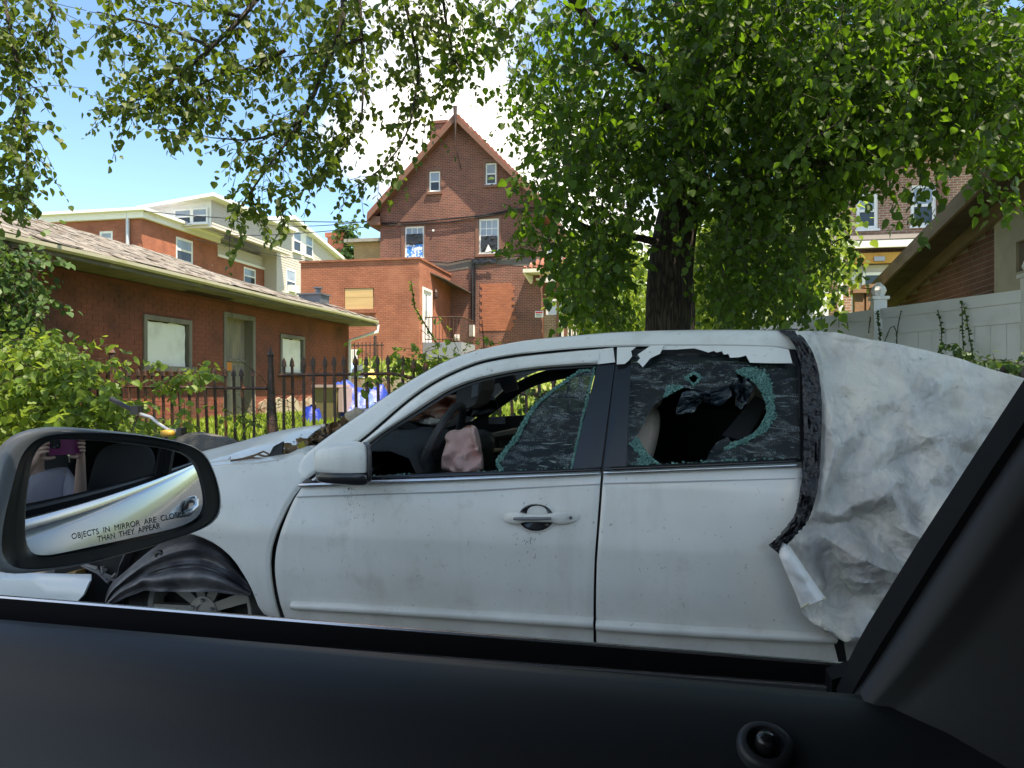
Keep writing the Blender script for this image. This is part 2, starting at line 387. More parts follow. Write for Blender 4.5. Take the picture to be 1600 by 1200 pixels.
grass('grass',9000,(-12,6,16,27),.16,6,gm)
# ============================================================ low brick garage on the left
GX=-8.0; gp=mat('garage_brick_paint',(.235,.068,.040),.8,.22,2.5,.3,40,dirt=(.075,.03,.022),dscale=.9,dlo=.45,dhi=.68)
gwm=mat('garage_mortar',(.17,.055,.035),.9,.2,4,.3,40)
wood=mat('old_grey_wood',(.23,.205,.17),.85,.25,6,.4,30,stretch=(1,1,.15),dirt=(.10,.10,.07),dlo=.5,dhi=.7)
G_=thing('brick_garage','long low dark red brick garage with white boarded windows and sagging shingle roof','garage',(-8,12,.6))
uv=uvX(GX); fn=fXp(GX); eaveX=-7.38
y0=6.2; y1=uv(545,560)[0]
win1=rpx(uv,223,496,298,572); win2=rpx(uv,437,524,475,582); door=rpx(uv,349,491,398,662)
door=(door[0],.55,door[2],door[3])
MB().plate([(y0,.2),(y1,.2),(y1,2.86),(y0,2.86)],[rect(win1),rect(win2),rect(door)],fn,0,.25).obj('wall',gwm,G_)
b=MB(); b.bx((GX-.25,y1-.25,.2),(-14,y1-.002,2.86)); b.bx((-14.2,y0,.2),(-13.95,y1,2.86)); b.bx((GX-.26,y0,.2),(-14,y0+.25,2.86)); b.obj('rear_wall',gwm,G_)
bricks(G_,fn,'x',y0,y1,.70,2.84,[win1,win2,door],gp,vis=(0,560,350,560))
# rendered plinth at the far end
pl=mat('cracked_render',(.36,.31,.24),.9,.2,3,.5,18,dirt=(.20,.10,.06),dscale=2.2,dlo=.5,dhi=.62)
mb=MB(); a=uv(400,600)[0]; rr=random.Random(3)
prof=[(a,.3),(y1+.01,.3),(y1+.01,1.55)]; u=y1
while u>a+.3: u-=.28; prof.append((u,1.15+rr.uniform(-.12,.28) if u>uv(500,600)[0] else .95+rr.uniform(-.08,.1)))
mb.plate(prof,[],fn,-.022,.0); mb.obj('render_patch',pl,G_)
brd=mat('white_painted_board',(.90,.90,.83),.5,.03,3,dirt=(.62,.62,.52),dlo=.5,dhi=.8)
for wn in (win1,win2):
    f=MB(); u0,v0,u1,v1=wn; t=.075
    wbox(f,fn,u0,v0,u0+t,v1,-.03,.14); wbox(f,fn,u1-t,v0,u1,v1,-.03,.14); wbox(f,fn,u0+t,v1-t,u1-t,v1,-.03,.14); wbox(f,fn,u0-.05,v0-.09,u1+.05,v0-.002,-.07,.1)
    fo=f.obj('window_frame',wood,G_); g=MB()
    n=8
    P=[(u0+t,v0),(u1-t-.03,v0)]+[(u1-t-.03-rr.uniform(0,.02),v0+(v1-v0-t)*k/n) for k in range(1,n)]+[(u1-t-.05,v1-t-.03)]+[(u0+t+(u1-u0-2*t)*k/n,v1-t-rr.uniform(.0,.03)) for k in range(n-1,0,-1)]+[(u0+t,v1-t)]
    g.plate(P,[],fn,.03,.045); g.obj('window_board',brd,fo)
u0,v0,u1,v1=door; f=MB(); t=.09
wbox(f,fn,u0,v0,u0+t,v1,-.02,.24); wbox(f,fn,u1-t,v0,u1,v1,-.02,.24); wbox(f,fn,u0+t,v1-t,u1-t,v1,-.02,.24); f.obj('door_frame',wood,G_)
dm=mat('weathered_plywood',(.33,.27,.19),.8,.2,5,.3,20,stretch=(3,3,.6),dirt=(.2,.19,.15),dlo=.45,dhi=.65)
d=MB(); wbox(d,fn,u0+t,v0,u1-t,v1-t,.17,.2); dd=d.obj('door',dm,G_)
d=MB(); 
for (a,b_,c_,e) in ((.08,.1,.45,.55),(.55,.1,.92,.55),(.08,.6,.45,1.1),(.55,.6,.92,1.1)):
    W_=u1-u0-2*t; wbox(d,fn,u0+t+a*W_,v0+b_,u0+t+c_*W_,v0+e,.155,.169)
d.obj('door_panel',wood,dd)
d=MB(); wbox(d,fn,u0+t,v0+1.18,u1-t,v0+1.24,.14,.169); d.obj('door_rail',wood,dd)
d=MB(); wbox(d,fn,u0+t+.1,v0+1.0,u0+t+.4,v0+1.16,.135,.152); d.obj('orange_notice',mat('orange_notice',(.75,.25,.05),.6),dd,label='small orange notice on the door')
# eaves, gutter, soffit, roof
rid=-11.0; rz=4.22; ez=3.0; yE=y1+.45; yS=4.0; yR0=6.8; yR1=14.6
sof=mat('mossy_soffit',(.14,.13,.095),.85,.2,3,.3,20,dirt=(.08,.08,.045),dlo=.45,dhi=.65)
s=MB(); s.bx((eaveX+.02,yS,2.86),(GX+.05,yE-.02,2.90)); s.bx((eaveX+.02,y1+.02,2.861),(-14.4,yE-.02,2.9)); s.obj('soffit',sof,G_)
s=MB(); s.plate([(0,0),(.42,.0),(.36,.012),(.06,.012)],[],lambda u,v,w:Vector((-7.7-w*.16,uvX(-7.7)(300,478)[0]+3*u,2.845+v)),0,1); s.obj('soffit_hole',M['black'],G_,label='dark hole rotted through the soffit')
s=MB(); s.bx((eaveX+.0,yS,2.87),(eaveX+.03,yE,3.0)); s.bx((eaveX+.0,yE,2.87),(-14.4,yE+.03,3.0)); s.obj('fascia',mat('mossy_fascia',(.12,.11,.085),.6,.1,5,dirt=(.25,.26,.12),dlo=.5,dhi=.7),G_)
gt=mat('yellowed_gutter',(.48,.46,.35),.5,.08,4,dirt=(.32,.32,.16),dlo=.5,dhi=.75)
y=yS
while y<yE-.2:
    L_=min(2.4,yE-y); s=MB(); pr=[(0,-.065),(.05,-.07),(.085,-.045),(.09,.0),(.08,.0),(.074,-.038),(.045,-.06),(.012,-.055),(.012,0),(0,0)]
    sg=.012*math.sin(y*1.7)
    s.plate(pr,[],lambda u,v,w,y=y,L_=L_:Vector((eaveX+.032+u,y+w*(L_-.01),2.985+v+.012*math.sin((y+w*L_)*1.7))),0,1); s.obj('gutter',gt,G_); y+=L_
th=mat('roof_felt',(.12,.11,.10),.95,.2,6,.3,30)
def roofp(u,v,w):   # u along Y, v 0..1 up the slope
    sag=-.07*math.sin(v*3.14)*(1+.5*math.sin(u*.9))
    return Vector((eaveX+.03+(rid-eaveX-.03)*v,u,ez+(rz-ez)*v+sag+w))
r=MB(); r.plate([(yS,0),(yE,0),(yR1,1),(yS,1)],[],lambda u,v,w:Vector((eaveX+(rid-eaveX)*v,u,ez-.09+(rz-ez)*v+w)),0,.02)
r.plate([(yS,1),(yR1,1),(yE,2),(yS,2)],[],lambda u,v,w:Vector((eaveX+(rid-eaveX)*v,u,ez-.09+(rz-ez)*(2-v)+w)),0,.02)
r.hexa([(eaveX,yE,ez-.06),(2*rid-eaveX,yE,ez-.06),(rid+.01,yR1,rz-.06),(rid-.01,yR1,rz-.06),(eaveX,yE,ez-.03),(2*rid-eaveX,yE,ez-.03),(rid+.01,yR1,rz-.03),(rid-.01,yR1,rz-.03)])
r.obj('roof',th,G_); roofo=[c for c in G_.children if c.name.startswith('roof')][0]
shm=mat('weathered_shingles',(.20,.185,.165),.95,.3,7,.5,40,dirt=(.10,.08,.06),dscale=3,dlo=.42,dhi=.62)
items=[]; v=0; nr=26
for k in range(nr):
    v=k/nr; y=yS-(k%3)*.11
    while y<yE:
        y2=y+.32; ylim=yE+(yR1-yE)*v
        if y2<ylim and rr.random()>.015: items.append((k,y,rr.uniform(-.012,.02),rr.uniform(-.05,.05)))
        y+=.33
tilt=math.atan2(rz-ez,eaveX-rid)
def shmesh(mb,p,dz,rz_): mb.box(p+Vector((0,0,.03+dz)),(.21,.315,.011),rz=rz_,ry=tilt+.06)
items.sort(key=lambda it:(lambda q:q[2]+(0 if 0<q[0]<600 and 300<q[1] else 1000))(topx(roofp(it[1],it[0]/nr,0))))
um=MB().box((0,0,0),(.21,.315,.011)); me=um.mesh('shingle'); me.materials.append(shm); rest=MB()
for n,(k,y,dz,rz_) in enumerate(items):
    p=roofp(y+.16,(k+.5)/nr,0)
    if n<300: inst(me,'shingle',roofo,p+Vector((0,0,.03+dz)),(0,tilt+.06,rz_*.4))
    else: shmesh(rest,p,dz,rz_*.4)
rest.obj('shingles',shm,roofo,kind='stuff')
# torn dark strip / lifted felt
for k in range(6):
    yy=7.5+k*1.9+rr.uniform(-.3,.3); q=MB(); p=roofp(yy,.12+.1*rr.random(),.05)
    G=[[p+Vector((i*-.09,j*.17,.03+i*.035+rr.uniform(0,.02))) for j in range(7)] for i in range(3)]
    q.grid(G,back=(0,0,-.006)); q.obj('lifted_felt',th,roofo)
# downspout at far corner
wp=M['white']; p0=Vector((eaveX+.07,yE-.15,2.88)); dsp=MB().tube([p0,p0+Vector((0,-.02,-.18)),Vector((GX+.07,y1-.12,2.45)),Vector((GX+.07,y1-.12,.7))],.045,8); dsp.obj('downspout',wp,G_,smooth=True)
# metal flue box on the far roof plane
q=onY(490,465,17.2); fl=MB(); fl.bx((q.x-.3,17.0,3.0),(q.x+.28,17.5,q.z+.05)); fl.bx((q.x-.34,16.96,q.z+.05),(q.x+.32,17.54,q.z+.09)); fl.lathe((q.x+.1,17.25,q.z+.09),[(.07,0),(.07,.13),(.12,.14),(.12,.17)],10)
fl.obj('flue_box',mat('galvanised_metal',(.16,.17,.19),.45,.3,4,metal=.6),G_)
# ============================================================ gabled brick house
HYp=32.0; uv=uvY(HYp); fn=fY(HYp)
H=thing('gabled_brick_house','tall dark brick house with a pointed gable, seen side on behind the yard','house',(onY(720,545,HYp).x,36,2.6))
bm1=brickmat('house_brick',(.185,.060,.040),(.115,.040,.030),(.26,.165,.12),dirt=(.10,.05,.036),dlo=.5,dhi=.75,dscale=.3,ms=.009)
pL=uv(594,328); pA=uv(716,190); xR=2*pA[0]-pL[0]; z0=1.6
wr=[rpx(uv,670,267,688,300),rpx(uv,758,254,776,289),rpx(uv,632,353,663,404),rpx(uv,748,341,780,397)]
patch=rpx(uv,750,443,800,517)
# gable wall
o=MB().plate([(pL[0],z0),(xR,z0),(xR,pL[1]),(pA[0],pA[1]),(pL[0],pL[1])],[rect(x) for x in wr],fn,0,.3).obj('wall',bm1,H)
b=MB(); b.bx((pL[0],HYp+.3,z0),(pL[0]+.3,HYp+12,pL[1])); b.bx((xR-.3,HYp+.3,z0),(xR,HYp+12,pL[1])); b.bx((pL[0],HYp+11.7,z0),(xR,HYp+12,pL[1])); b.obj('side_wall',bm1,H)
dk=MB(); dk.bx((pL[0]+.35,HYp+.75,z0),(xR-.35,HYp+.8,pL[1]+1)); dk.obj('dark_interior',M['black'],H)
# roof slabs with brown raked fascia
tile=mat('red_clay_tile',(.24,.085,.055),.8,.25,9,.4,30,dirt=(.32,.22,.18),dlo=.55,dhi=.7)
sl_=(pA[1]-pL[1])/(pA[0]-pL[0])
for sgn in (-1,1):
    e=Vector((pA[0]+sgn*((pA[0]-pL[0])+.45),0,pL[1]-.45*sl_)); t=Vector((pA[0],0,pA[1]))
    r=MB(); a,b_=e+Vector((0,HYp-.45,.12)),t+Vector((0,HYp-.45,.12)); bk=Vector((0,12.9,0)); up=Vector((0,0,.14))
    r.hexa([a,b_,b_+bk,a+bk,a+up,b_+up,b_+bk+up,a+bk+up]); ro=r.obj('roof',tile,H)
    n=22; rb=MB()
    for i in range(n):
        q=e.lerp(t,(i+.5)/n)+Vector((0,HYp-.45,.25)); q.y+=.1; q.z-=.03; rb.tube([q,q+Vector((0,12.7,0))],.08,6)
    rb.obj('roof_tile',tile,ro)
    r=MB(); d=Vector((0,0,-.26)); a=e+Vector((0,HYp-.5,.13)); b_=t+Vector((0,HYp-.5,.13)); w_=Vector((0,.06,0))
    r.hexa([a,b_,b_+w_,a+w_,a+d,b_+d,b_+d+w_,a+d+w_]); r.obj('rake_board',M['brown'],H)
    r=MB(); d=Vector((0,0,-.10)); a=e+Vector((0,HYp-.44,.02)); b_=t+Vector((0,HYp-.44,.02)); w_=Vector((0,.44,0))
    r.hexa([a,b_,b_+w_,a+w_,a+d,b_+d,b_+d+w_,a+d+w_]); r.obj('rake_soffit',M['brown'],H)
    r=MB(); e2=e+Vector((0,HYp-.5,0)); r.bx((e2.x-.05,HYp-.3,e2.z-.28),(e2.x+.05+(.5 if sgn<0 else -.5),HYp+12,e2.z+.1)); r.obj('eave_board',M['brown'],H)
MB().tube([Vector((pA[0],HYp-.52,pA[1]+.5)),Vector((pA[0]+.02,HYp-.52,pA[1]-.9))],[.10,.02],6).tube([Vector((pA[0]-.1,HYp-.5,pA[1]-.8)),Vector((pA[0]+.15,HYp-.06,pA[1]-2.2))],.02,4).obj('finial',M['iron'],H)
ch=onY(688,197,HYp+5); MB().bx((ch.x-.45,HYp+4.6,ch.z-2.5),(ch.x+.45,HYp+5.4,ch.z)).bx((ch.x-.52,HYp+4.53,ch.z),(ch.x+.52,HYp+5.47,ch.z+.14)).obj('chimney',bm1,H)
# windows: brown surround + white sashes
for i,r in enumerate(wr):
    s=MB(); u0,v0,u1,v1=r; t=.02; T=.10 if i<2 else .15
    wbox(s,fn,u0-T,v0,u0+.002,v1,-.025,.12); wbox(s,fn,u1-.002,v0,u1+T*.6,v1,-.025,.12); wbox(s,fn,u0-T,v1+.0,u1+T,v1+.14,-.03,.02); wbox(s,fn,u0-T,v0-.12,u1+T,v0,-.08,.05)
    s.obj('window_surround',M['brown'],H)
    window(H,fn,(u0+.01,v0+.02,u1-.01,v1-.01),w=.05,fr=.085 if i>1 else .07,cols=3 if i>1 else 1,rows_top=2 if i==3 else 1,glass=('skyglass','dglass'))
bag=mat('black_plastic_sheet',(.018,.018,.02),.25,.2,10,.3,6)
def drape(name,m,parent,fn,r,w,seed,amp=.05,nu=18,nv=18,ragged=.1,back=.004,label=None):
    R_=random.Random(seed); u0,v0,u1,v1=r; G=[]
    for j in range(nv):
        row=[]
        for i in range(nu):
            a=i/(nu-1); c=j/(nv-1); rag=ragged*(noise.noise(Vector((a*5,seed,0))))*(1-c)
            p=Vector((a*3+seed,c*2.2,seed)); h=noise.ridged_multi_fractal(p,1.0,2.1,4,1,2)*.4+noise.noise(p*3)*.4
            row.append(fn(u0+(u1-u0)*a,v0+(v1-v0)*c+rag,w-amp*h))
        G.append(row)
    mb=MB(); d=fn(0,0,back)-fn(0,0,0); mb.grid(G,back=d); return mb.obj(name,m,parent,smooth=1.2,label=label)
r=wr[2]; drape('torn_plastic',bag,H,fn,(r[0]+.08,(r[1]+r[3])/2-.1,r[2]-.08,r[3]-.36),.05,3,.07)
drape('window_cloth',mat('blue_white_cloth',(.75,.78,.8),.7,.05,3,dirt=(.03,.22,.60),dscale=3.2,dlo=.5,dhi=.53),H,fn,(r[0]+.1,r[1]+.05,r[2]-.1,(r[1]+r[3])/2-.08),.06,5,.03)
r=wr[3]; drape('torn_plastic',bag,H,fn,(r[0]+.1,r[1]+.1,r[2]-.1,(r[1]+r[3])/2+.02),.04,8,.08)
MB().plate([(r[0]+.3,r[1]+.08),(r[0]+.62,r[1]+.12),(r[0]+.45,r[1]+.42)],[],fn,-.06,-.05).obj('paper_scrap',M['white'],H)
# blocked up window in orange brick with toothed edge
ob=brickmat('orange_infill_brick',(.36,.115,.055),(.28,.085,.042),(.30,.12,.07),var=.12)
u0,v0,u1,v1=patch; P=[(u0,v0)]; n=13
P+=[(u1,v0)]
for k in range(n):
    x=u1+(.12 if k%2 else -.02)+rr.uniform(-.05,.08); P+=[(x,v0+(v1-v0)*k/n+.01),(x,v0+(v1-v0)*(k+1)/n)]
for k in range(n,0,-1):
    x=u0+(.0 if k%2 else .09); P+=[(x,v0+(v1-v0)*k/n),(x,v0+(v1-v0)*(k-1)/n+.01)]
MB().plate(P,[],fn,-.02,-.001).obj('infill_panel',ob,H,label='blocked up window in bright orange brick')
# grey render band above ground floor, cable bundle, conduits, meters, sign
cab=M['black']
def px_tube(mb,pts,Y,r,n=5,off=0): mb.tube([onY(a,b_,Y-off) for a,b_ in pts],r,n)
MB().plate([uv(670,412),uv(760,404),uv(845,402),uv(845,418),uv(770,412),uv(745,418),uv(672,428)],[],fn,-.012,-.001).obj('render_band',mat('grey_render',(.12,.105,.09),.9,.25,2,.4,12),H)
c=MB(); px_tube(c,[(576,345),(600,349),(660,346),(700,342),(760,336),(800,328),(860,322)],HYp,.035,off=.06); px_tube(c,[(576,348),(610,352),(700,347),(790,333),(860,328)],HYp,.03,off=.1)
px_tube(c,[(735,405),(760,407),(790,402),(840,398)],HYp,.03,off=.06); px_tube(c,[(670,408),(700,411),(735,404)],HYp,.025,off=.06); c.obj('cable_bundle',cab,H,smooth=True)
drape('cable_wrap',bag,H,fn,(*uv(738,413),uv(776,404)[0],uv(776,404)[1]),-.12,11,.06)
c=MB(); px_tube(c,[(738,408),(738,505)],HYp,.05,off=.06); px_tube(c,[(743,410),(742,508)],HYp,.03,off=.05); c.obj('conduit',cab,H)
def wallbox(name,r,dep,m,parent=H,fn=fn,label=None):
    u0,v0,u1,v1=r; b_=MB(); wbox(b_,fn,u0,v0,u1,v1,-dep,-.002); wbox(b_,fn,u0+.03,v0+.03,u1-.03,v1-.03,-dep-.02,-dep); return b_.obj(name,m,parent,label=label)
wallbox('meter_box',rpx(uv,734,508,742,526),.15,M['white']); wallbox('meter_box',rpx(uv,711,523,718,532),.12,M['white']); wallbox('small_vent',rpx(uv,838,435,843,438),.1,M['white']); wallbox('small_vent',rpx(uv,676,359,679,362),.08,M['white'])
sg=wallbox('wall_sign',rpx(uv,836,486,849,496),.02,M['white'],label='small white warning sign with red header')
u0,v0,u1,v1=rpx(uv,836,486,849,496); q=MB(); wbox(q,fn,u0+.03,v1-.1,u1-.03,v1-.03,-.052,-.042); q.obj('sign_header',mat('red_print',(.6,.04,.04),.5),sg)
q=MB()
for k in range(2): wbox(q,fn,u0+.05,v0+.05+k*.07,u1-.08,v0+.075+k*.07,-.05,-.0421)
q.obj('sign_text',M['black'],sg)
# small tiled pent roof at the right corner
pc=rpx(uv,823,418,885,430)
pr=MB(); e0=Vector((pc[0],HYp-.9,pc[1])); wd=pc[2]-pc[0]+1.0
pr.bx((pc[0],HYp-.95,pc[1]),(pc[0]+wd,HYp-.8,pc[1]+.16)); pr.bx((pc[0],HYp-.8,pc[1]+.02),(pc[0]+wd,HYp,pc[1]+.06)); pr.hexa([(pc[0],HYp-.95,pc[1]-.02),(pc[0]+.06,HYp-.95,pc[1]-.02),(pc[0]+.3,HYp-.3,pc[1]-.4),(pc[0]+.2,HYp-.3,pc[1]-.4),(pc[0],HYp-.8,pc[1]),(pc[0]+.06,HYp-.8,pc[1]),(pc[0]+.3,HYp-.0,pc[1]),(pc[0]+.2,HYp-.0,pc[1])])
po=pr.obj('pent_roof',mat('cream_trim',(.62,.60,.48),.6,.08,5),H)
n=12
for i in range(n):
    f_=i/n; q=MB(); x=pc[0]+.08+wd*f_; top=min(1,(f_*wd)/.8+.12)
    q.tube([Vector((x,HYp-.92,pc[1]+.17)),Vector((x,HYp-.92+.92*top,pc[1]+.17+.62*top))],.085,6); q.obj('roof_tile',tile,po)
# right hand side: brown downpipe, tan corner quoins, two storey bay with cream windows
q=brickmat('tan_brick',(.25,.14,.07),(.20,.10,.055),(.33,.27,.2)); r=rpx(uv,850,492,871,545); MB().bx((r[0],HYp-.012,z0),(r[2],HYp-.001,r[3])).obj('corner_quoin',q,H)
xr=uv(872,500)[0]; c=MB(); c.tube([Vector((xr,HYp-.1,9)),Vector((xr,HYp-.1,2))],.06,6); c.obj('downpipe',M['brown'],H)
B=MB(); bx0=xR+.002; B.bx((bx0,HYp+.8,z0),(bx0+1.1,HYp+5,8.2)); B.obj('bay',M['brown'],H)
for k,(za,zb) in enumerate(((3.2,5.2),(6.0,7.6))):
    window(H,fXp(bx0+1.1),(HYp+1.1,za,HYp+2.5,zb),w=-.03,fr=.12,mframe='white'); window(H,fXp(bx0+1.1),(HYp+3.1,za,HYp+4.6,zb),w=-.03,fr=.12)
    window(H,fY(HYp+.8),(bx0+.15,za,bx0+.95,zb),w=-.04,fr=.1)
# ---- annex: orange painted brick
AYp=27.6; ax1=-9.26; aL=onY(470,415,AYp); aR=onY(655,402,AYp); ax1=aR.x; za=(aL.z+aR.z)/2+.02
AN=thing('brick_annex','flat roofed orange brick annex with a plywood boarded window and white door','annex',((aL.x+aR.x)/2,29.5,2.4))
abm=brickmat('annex_brick',(.37,.125,.068),(.30,.095,.05),(.19,.075,.05),dirt=(.36,.15,.09),dlo=.5,dhi=.8,var=.15,ms=.012)
uva=uvY(AYp); fa=fY(AYp); uvs=uvX(ax1); fs=fXp(ax1)
bw=rpx(uva,538,450,584,484); dr=rpx(uvs,657,450,673,536); dr=(AYp+.38,dr[1],AYp+1.62,dr[3])
MB().plate([(aL.x,1.5),(ax1,1.5),(ax1,za),(aL.x,za)],[rect(bw)],fa,0,.3).obj('wall',abm,AN)
MB().plate([(AYp+.3,1.5),(HYp-.003,1.5),(HYp-.003,za),(AYp+.3,za)],[rect(dr)],fs,0,.3).obj('side_wall',abm,AN)
b=MB(); b.bx((aL.x,AYp+.3,1.5),(aL.x+.3,HYp,za)); b.bx((aL.x+.3,HYp-.35,1.5),(ax1-.3,HYp-.05,za)); b.obj('rear_wall',abm,AN)
MB().bx((aL.x+.31,AYp+.31,za-.35),(ax1-.31,HYp-.4,za-.2)).obj('roof',th,AN)
MB().bx((aL.x-.05,AYp-.05,za),(ax1+.05,AYp+.33,za+.07)).bx((ax1-.33,AYp+.33,za),(ax1+.05,HYp-.01,za+.07)).obj('parapet_cap',abm,AN)
ply=mat('fresh_plywood',(.55,.36,.17),.7,.12,3,.15,20,stretch=(.4,1,3))
q=MB(); wbox(q,fa,bw[0]+.02,bw[1]+.02,(bw[0]*.02+bw[2]*.98),(bw[1]+bw[3])/2+.05,.02,.05); q.obj('plywood_sheet',ply,AN)
q=MB(); wbox(q,fa,bw[0]+.02,(bw[1]+bw[3])/2+.06,bw[2]-.04,bw[3]-.02,.02,.05); q.obj('plywood_sheet',ply,AN)
q=MB(); wbox(q,fa,bw[0]-.1,bw[1]-.14,bw[2]+.1,bw[1],-.07,.1); q.obj('window_sill',abm,AN)
# door on the side wall
u0,v0,u1,v1=dr; q=MB(); wbox(q,fs,u0,v0,u0+.1,v1,-.03,.1); wbox(q,fs,u1-.1,v0,u1,v1,-.03,.1); wbox(q,fs,u0+.1,v1-.1,u1-.1,v1,-.03,.1)
wbox(q,fs,u0+.1,v0,u1-.1,v0+.75,.03,.07); wbox(q,fs,u0+.1,v0+.75,u0+.5,v1-.1,.03,.07); wbox(q,fs,u1-.5,v0+.75,u1-.1,v1-.1,.03,.07); wbox(q,fs,u0+.5,v1-.25,u1-.5,v1-.1,.03,.07); wbox(q,fs,u0+.5,v0+.75,u1-.5,v0+.95,.03,.07)
d=q.obj('white_door',M['white'],AN); q=MB(); wbox(q,fs,u0+.5,v0+.95,u1-.5,v1-.25,.045,.055); q.obj('pane',M['skyglass'],d)
q=MB(); 
for k in range(3): 
    x=u0+.4+k*.3; q.tube([fs(x,v0+.15,.02),fs(x,v0+1.3,.02)],.008,4)
q.obj('door_scrollwork',M['iron'],d)
q=MB(); c=onX(681,460,ax1+.12); q.lathe(c,[(.03,-.18),(.09,-.1),(.09,.1),(.03,.2)],8); q.tube([c+Vector((0,0,-.1)),c+Vector((-.12,0,-.2)),],.02,5); q.obj('wall_lamp',M['iron'],AN)
# lean-to canopy fragment
q=MB(); a=onX(663,420,ax1); q.hexa([(ax1+.002,29.0,za-.35),(ax1+.002,HYp-.01,za-.5),(ax1+1.0,HYp-.01,za-.85),(ax1+.5,29.5,za-.55),(ax1+.002,29.0,za-.30),(ax1+.002,HYp-.01,za-.42),(ax1+1.0,HYp-.01,za-.80),(ax1+.5,29.5,za-.5)]); q.obj('canopy_board',mat('dark_felt',(.06,.045,.035),.9),AN)
# landing and railing
lz=v0; q=MB(); q.bx((ax1+.01,AYp+.4,1.6),(ax1+1.6,AYp+2.6,lz)); q.obj('landing',mat('blue_grey_concrete',(.20,.215,.25),.8,.1,3,.2),AN)
RL=thing('landing_railing','black iron railing on the concrete landing by the white door','railing',(ax1+1.5,AYp+.5,lz)) 
q=MB(); q.tube([(ax1+.1,AYp+.45,lz+1),(ax1+1.55,AYp+.45,lz+1),(ax1+1.55,AYp+2.5,lz+1)],.025,5); q.tube([(ax1+.1,AYp+.45,lz+.12),(ax1+1.55,AYp+.45,lz+.12),(ax1+1.55,AYp+2.5,lz+.12)],.02,5); q.obj('rail',M['iron'],RL)
bm_=MB().tube([(0,0,0),(0,0,1.0)],.014,4).mesh('baluster'); bm_.materials.append(M['iron'])
for k in range(11): inst(bm_,'baluster',RL,(ax1+.1+k*.145,AYp+.45,lz))
for k in range(1,14): inst(bm_,'baluster',RL,(ax1+1.55,AYp+.45+k*.15,lz))
# tan brick stair turret behind the annex
q=onY(553,380,HYp+2); q2=onY(593,405,HYp+2); TT=thing('tan_brick_block','small tan brick block with grey slab top between the annex and the gabled house','building',(q.x,HYp+2.5,3))
MB().bx((q.x,HYp+2,2),(q2.x+.4,HYp+6,q.z)).obj('wall',brickmat('yellow_brick',(.50,.32,.15),(.42,.26,.12),(.35,.26,.16)),TT)
MB().bx((q.x-.4,HYp+1.7,q.z),(q2.x+.4,HYp+6.2,q.z+.16)).obj('roof_slab',M['concrete'],TT)
# spiked iron fence in front of the annex
SF=thing('yard_railing','thin black iron railing in front of the orange annex beside the garage','railing',(-11,23,1.6))
ba=onY(538,535,22.5); bb=onY(600,545,22.5); pm=MB().tube([(0,0,0),(0,0,1.9)],.017,4).mesh('bar'); pm.materials.append(M['iron'])
gz=1.45
q=MB(); q.tube([(ba.x-1,22.5,ba.z-.1),(bb.x,22.5,ba.z-.1)],.02,4); q.tube([(ba.x-1,22.5,gz+.3),(bb.x,22.5,gz+.3)],.02,4); q.obj('rail',M['iron'],SF)
k=0; x=ba.x-1
while x<bb.x: inst(pm,'bar',SF,(x,22.5,gz),scale=(1,1,(ba.z-gz)/1.9)); x+=.135
q=MB(); q.tube([(bb.x-.3,22.5,gz-.2),(bb.x-.3,22.5,ba.z+.2)],.05,6); q.obj('post',M['iron'],SF)
q=MB(); a=onY(536,546,24); b2=onY(556,585,24)
for i in range(6): q.bx((a.x+i*.075*1.2,24,b2.z-.3),(a.x+i*.09+.07,24.03,a.z))
GT=thing('white_slat_gate','white slatted gate behind the thin railing','gate',(a.x,24,b2.z)); q.obj('slat_panel',M['white'],GT)
# low tan wall / steps between the garage and annex
q=MB(); a=onY(440,598,19.5); q.bx((a.x-.5,19.5,.6),(onY(650,598,19.5).x,19.9,onY(600,590,19.5).z)); q=q.obj('low_wall',pl); tag(q,'low rendered retaining wall behind the blue tarp','wall')
st=thing('concrete_steps','short flight of stained concrete steps beside the far end of the garage','steps',(GX+.8,16.6,.6))
for k in range(3): MB().bx((GX+.03,15.9+k*.35,.55),(GX+1.5,16.25+k*.35+.01*k,.78+k*.17)).obj('step',M['concrete'],st)
# ============================================================ far row house on the left (red brick + siding)
rb=brickmat('far_red_brick',(.36,.12,.065),(.29,.09,.05),(.24,.09,.06),dirt=(.50,.42,.34),dscale=1.1,dlo=.66,dhi=.69,var=.2)
sid=mat('cream_siding',(.47,.44,.39),.6,.04,4); 
def siding(parent,fn,u0,u1,v0,v1,top=None,m=sid,h=.17,w=.02,name='siding'):
    """lapped boards; top(u)-> z limit"""
    mb=MB(); v=v0
    while v<v1:
        a,b_=u0,u1
        if top:
            us=[u0+(u1-u0)*i/60 for i in range(61)]; ok=[u for u in us if top(u)>v+h*.5]
            if not ok: v+=h; continue
            a,b_=min(ok),max(ok)
        P=[fn(a,v,-w),fn(b_,v,-w),fn(b_,v+h,0),fn(a,v+h,0),fn(a,v,.02),fn(b_,v,.02),fn(b_,v+h,.02),fn(a,v+h,.02)]; mb.hexa(P); v+=h
    return mb.obj(name,m,parent,kind='stuff')
FY=33.5; X0=-26.2
FH=thing('red_brick_row_house','red brick row house with peeling cornice and a white dormer, beyond the garage roof','house',(-28,38,2))
uv=uvY(FY); c0=onY(222,326,FY); X0=c0.x; cl=onY(80,345,FY); zt=c0.z-.15
w1=rpx(uv,155,361,176,385); 
MB().plate([(cl.x,1.5),(X0,1.5),(X0,zt-.35),(cl.x,zt-.35)],[rect(w1)],fY(FY),0,.3).obj('wall',rb,FH)
uvx=uvX(X0); fx=fXp(X0)
w2=rpx(uvx,275,373,302,411); w3=rpx(uvx,381,408,400,445); w3=(w3[0],w3[1],w3[2],min(w3[3],zt-1.3))
yA=uvx(340,400)[0]; yB=uvx(413,420)[0]
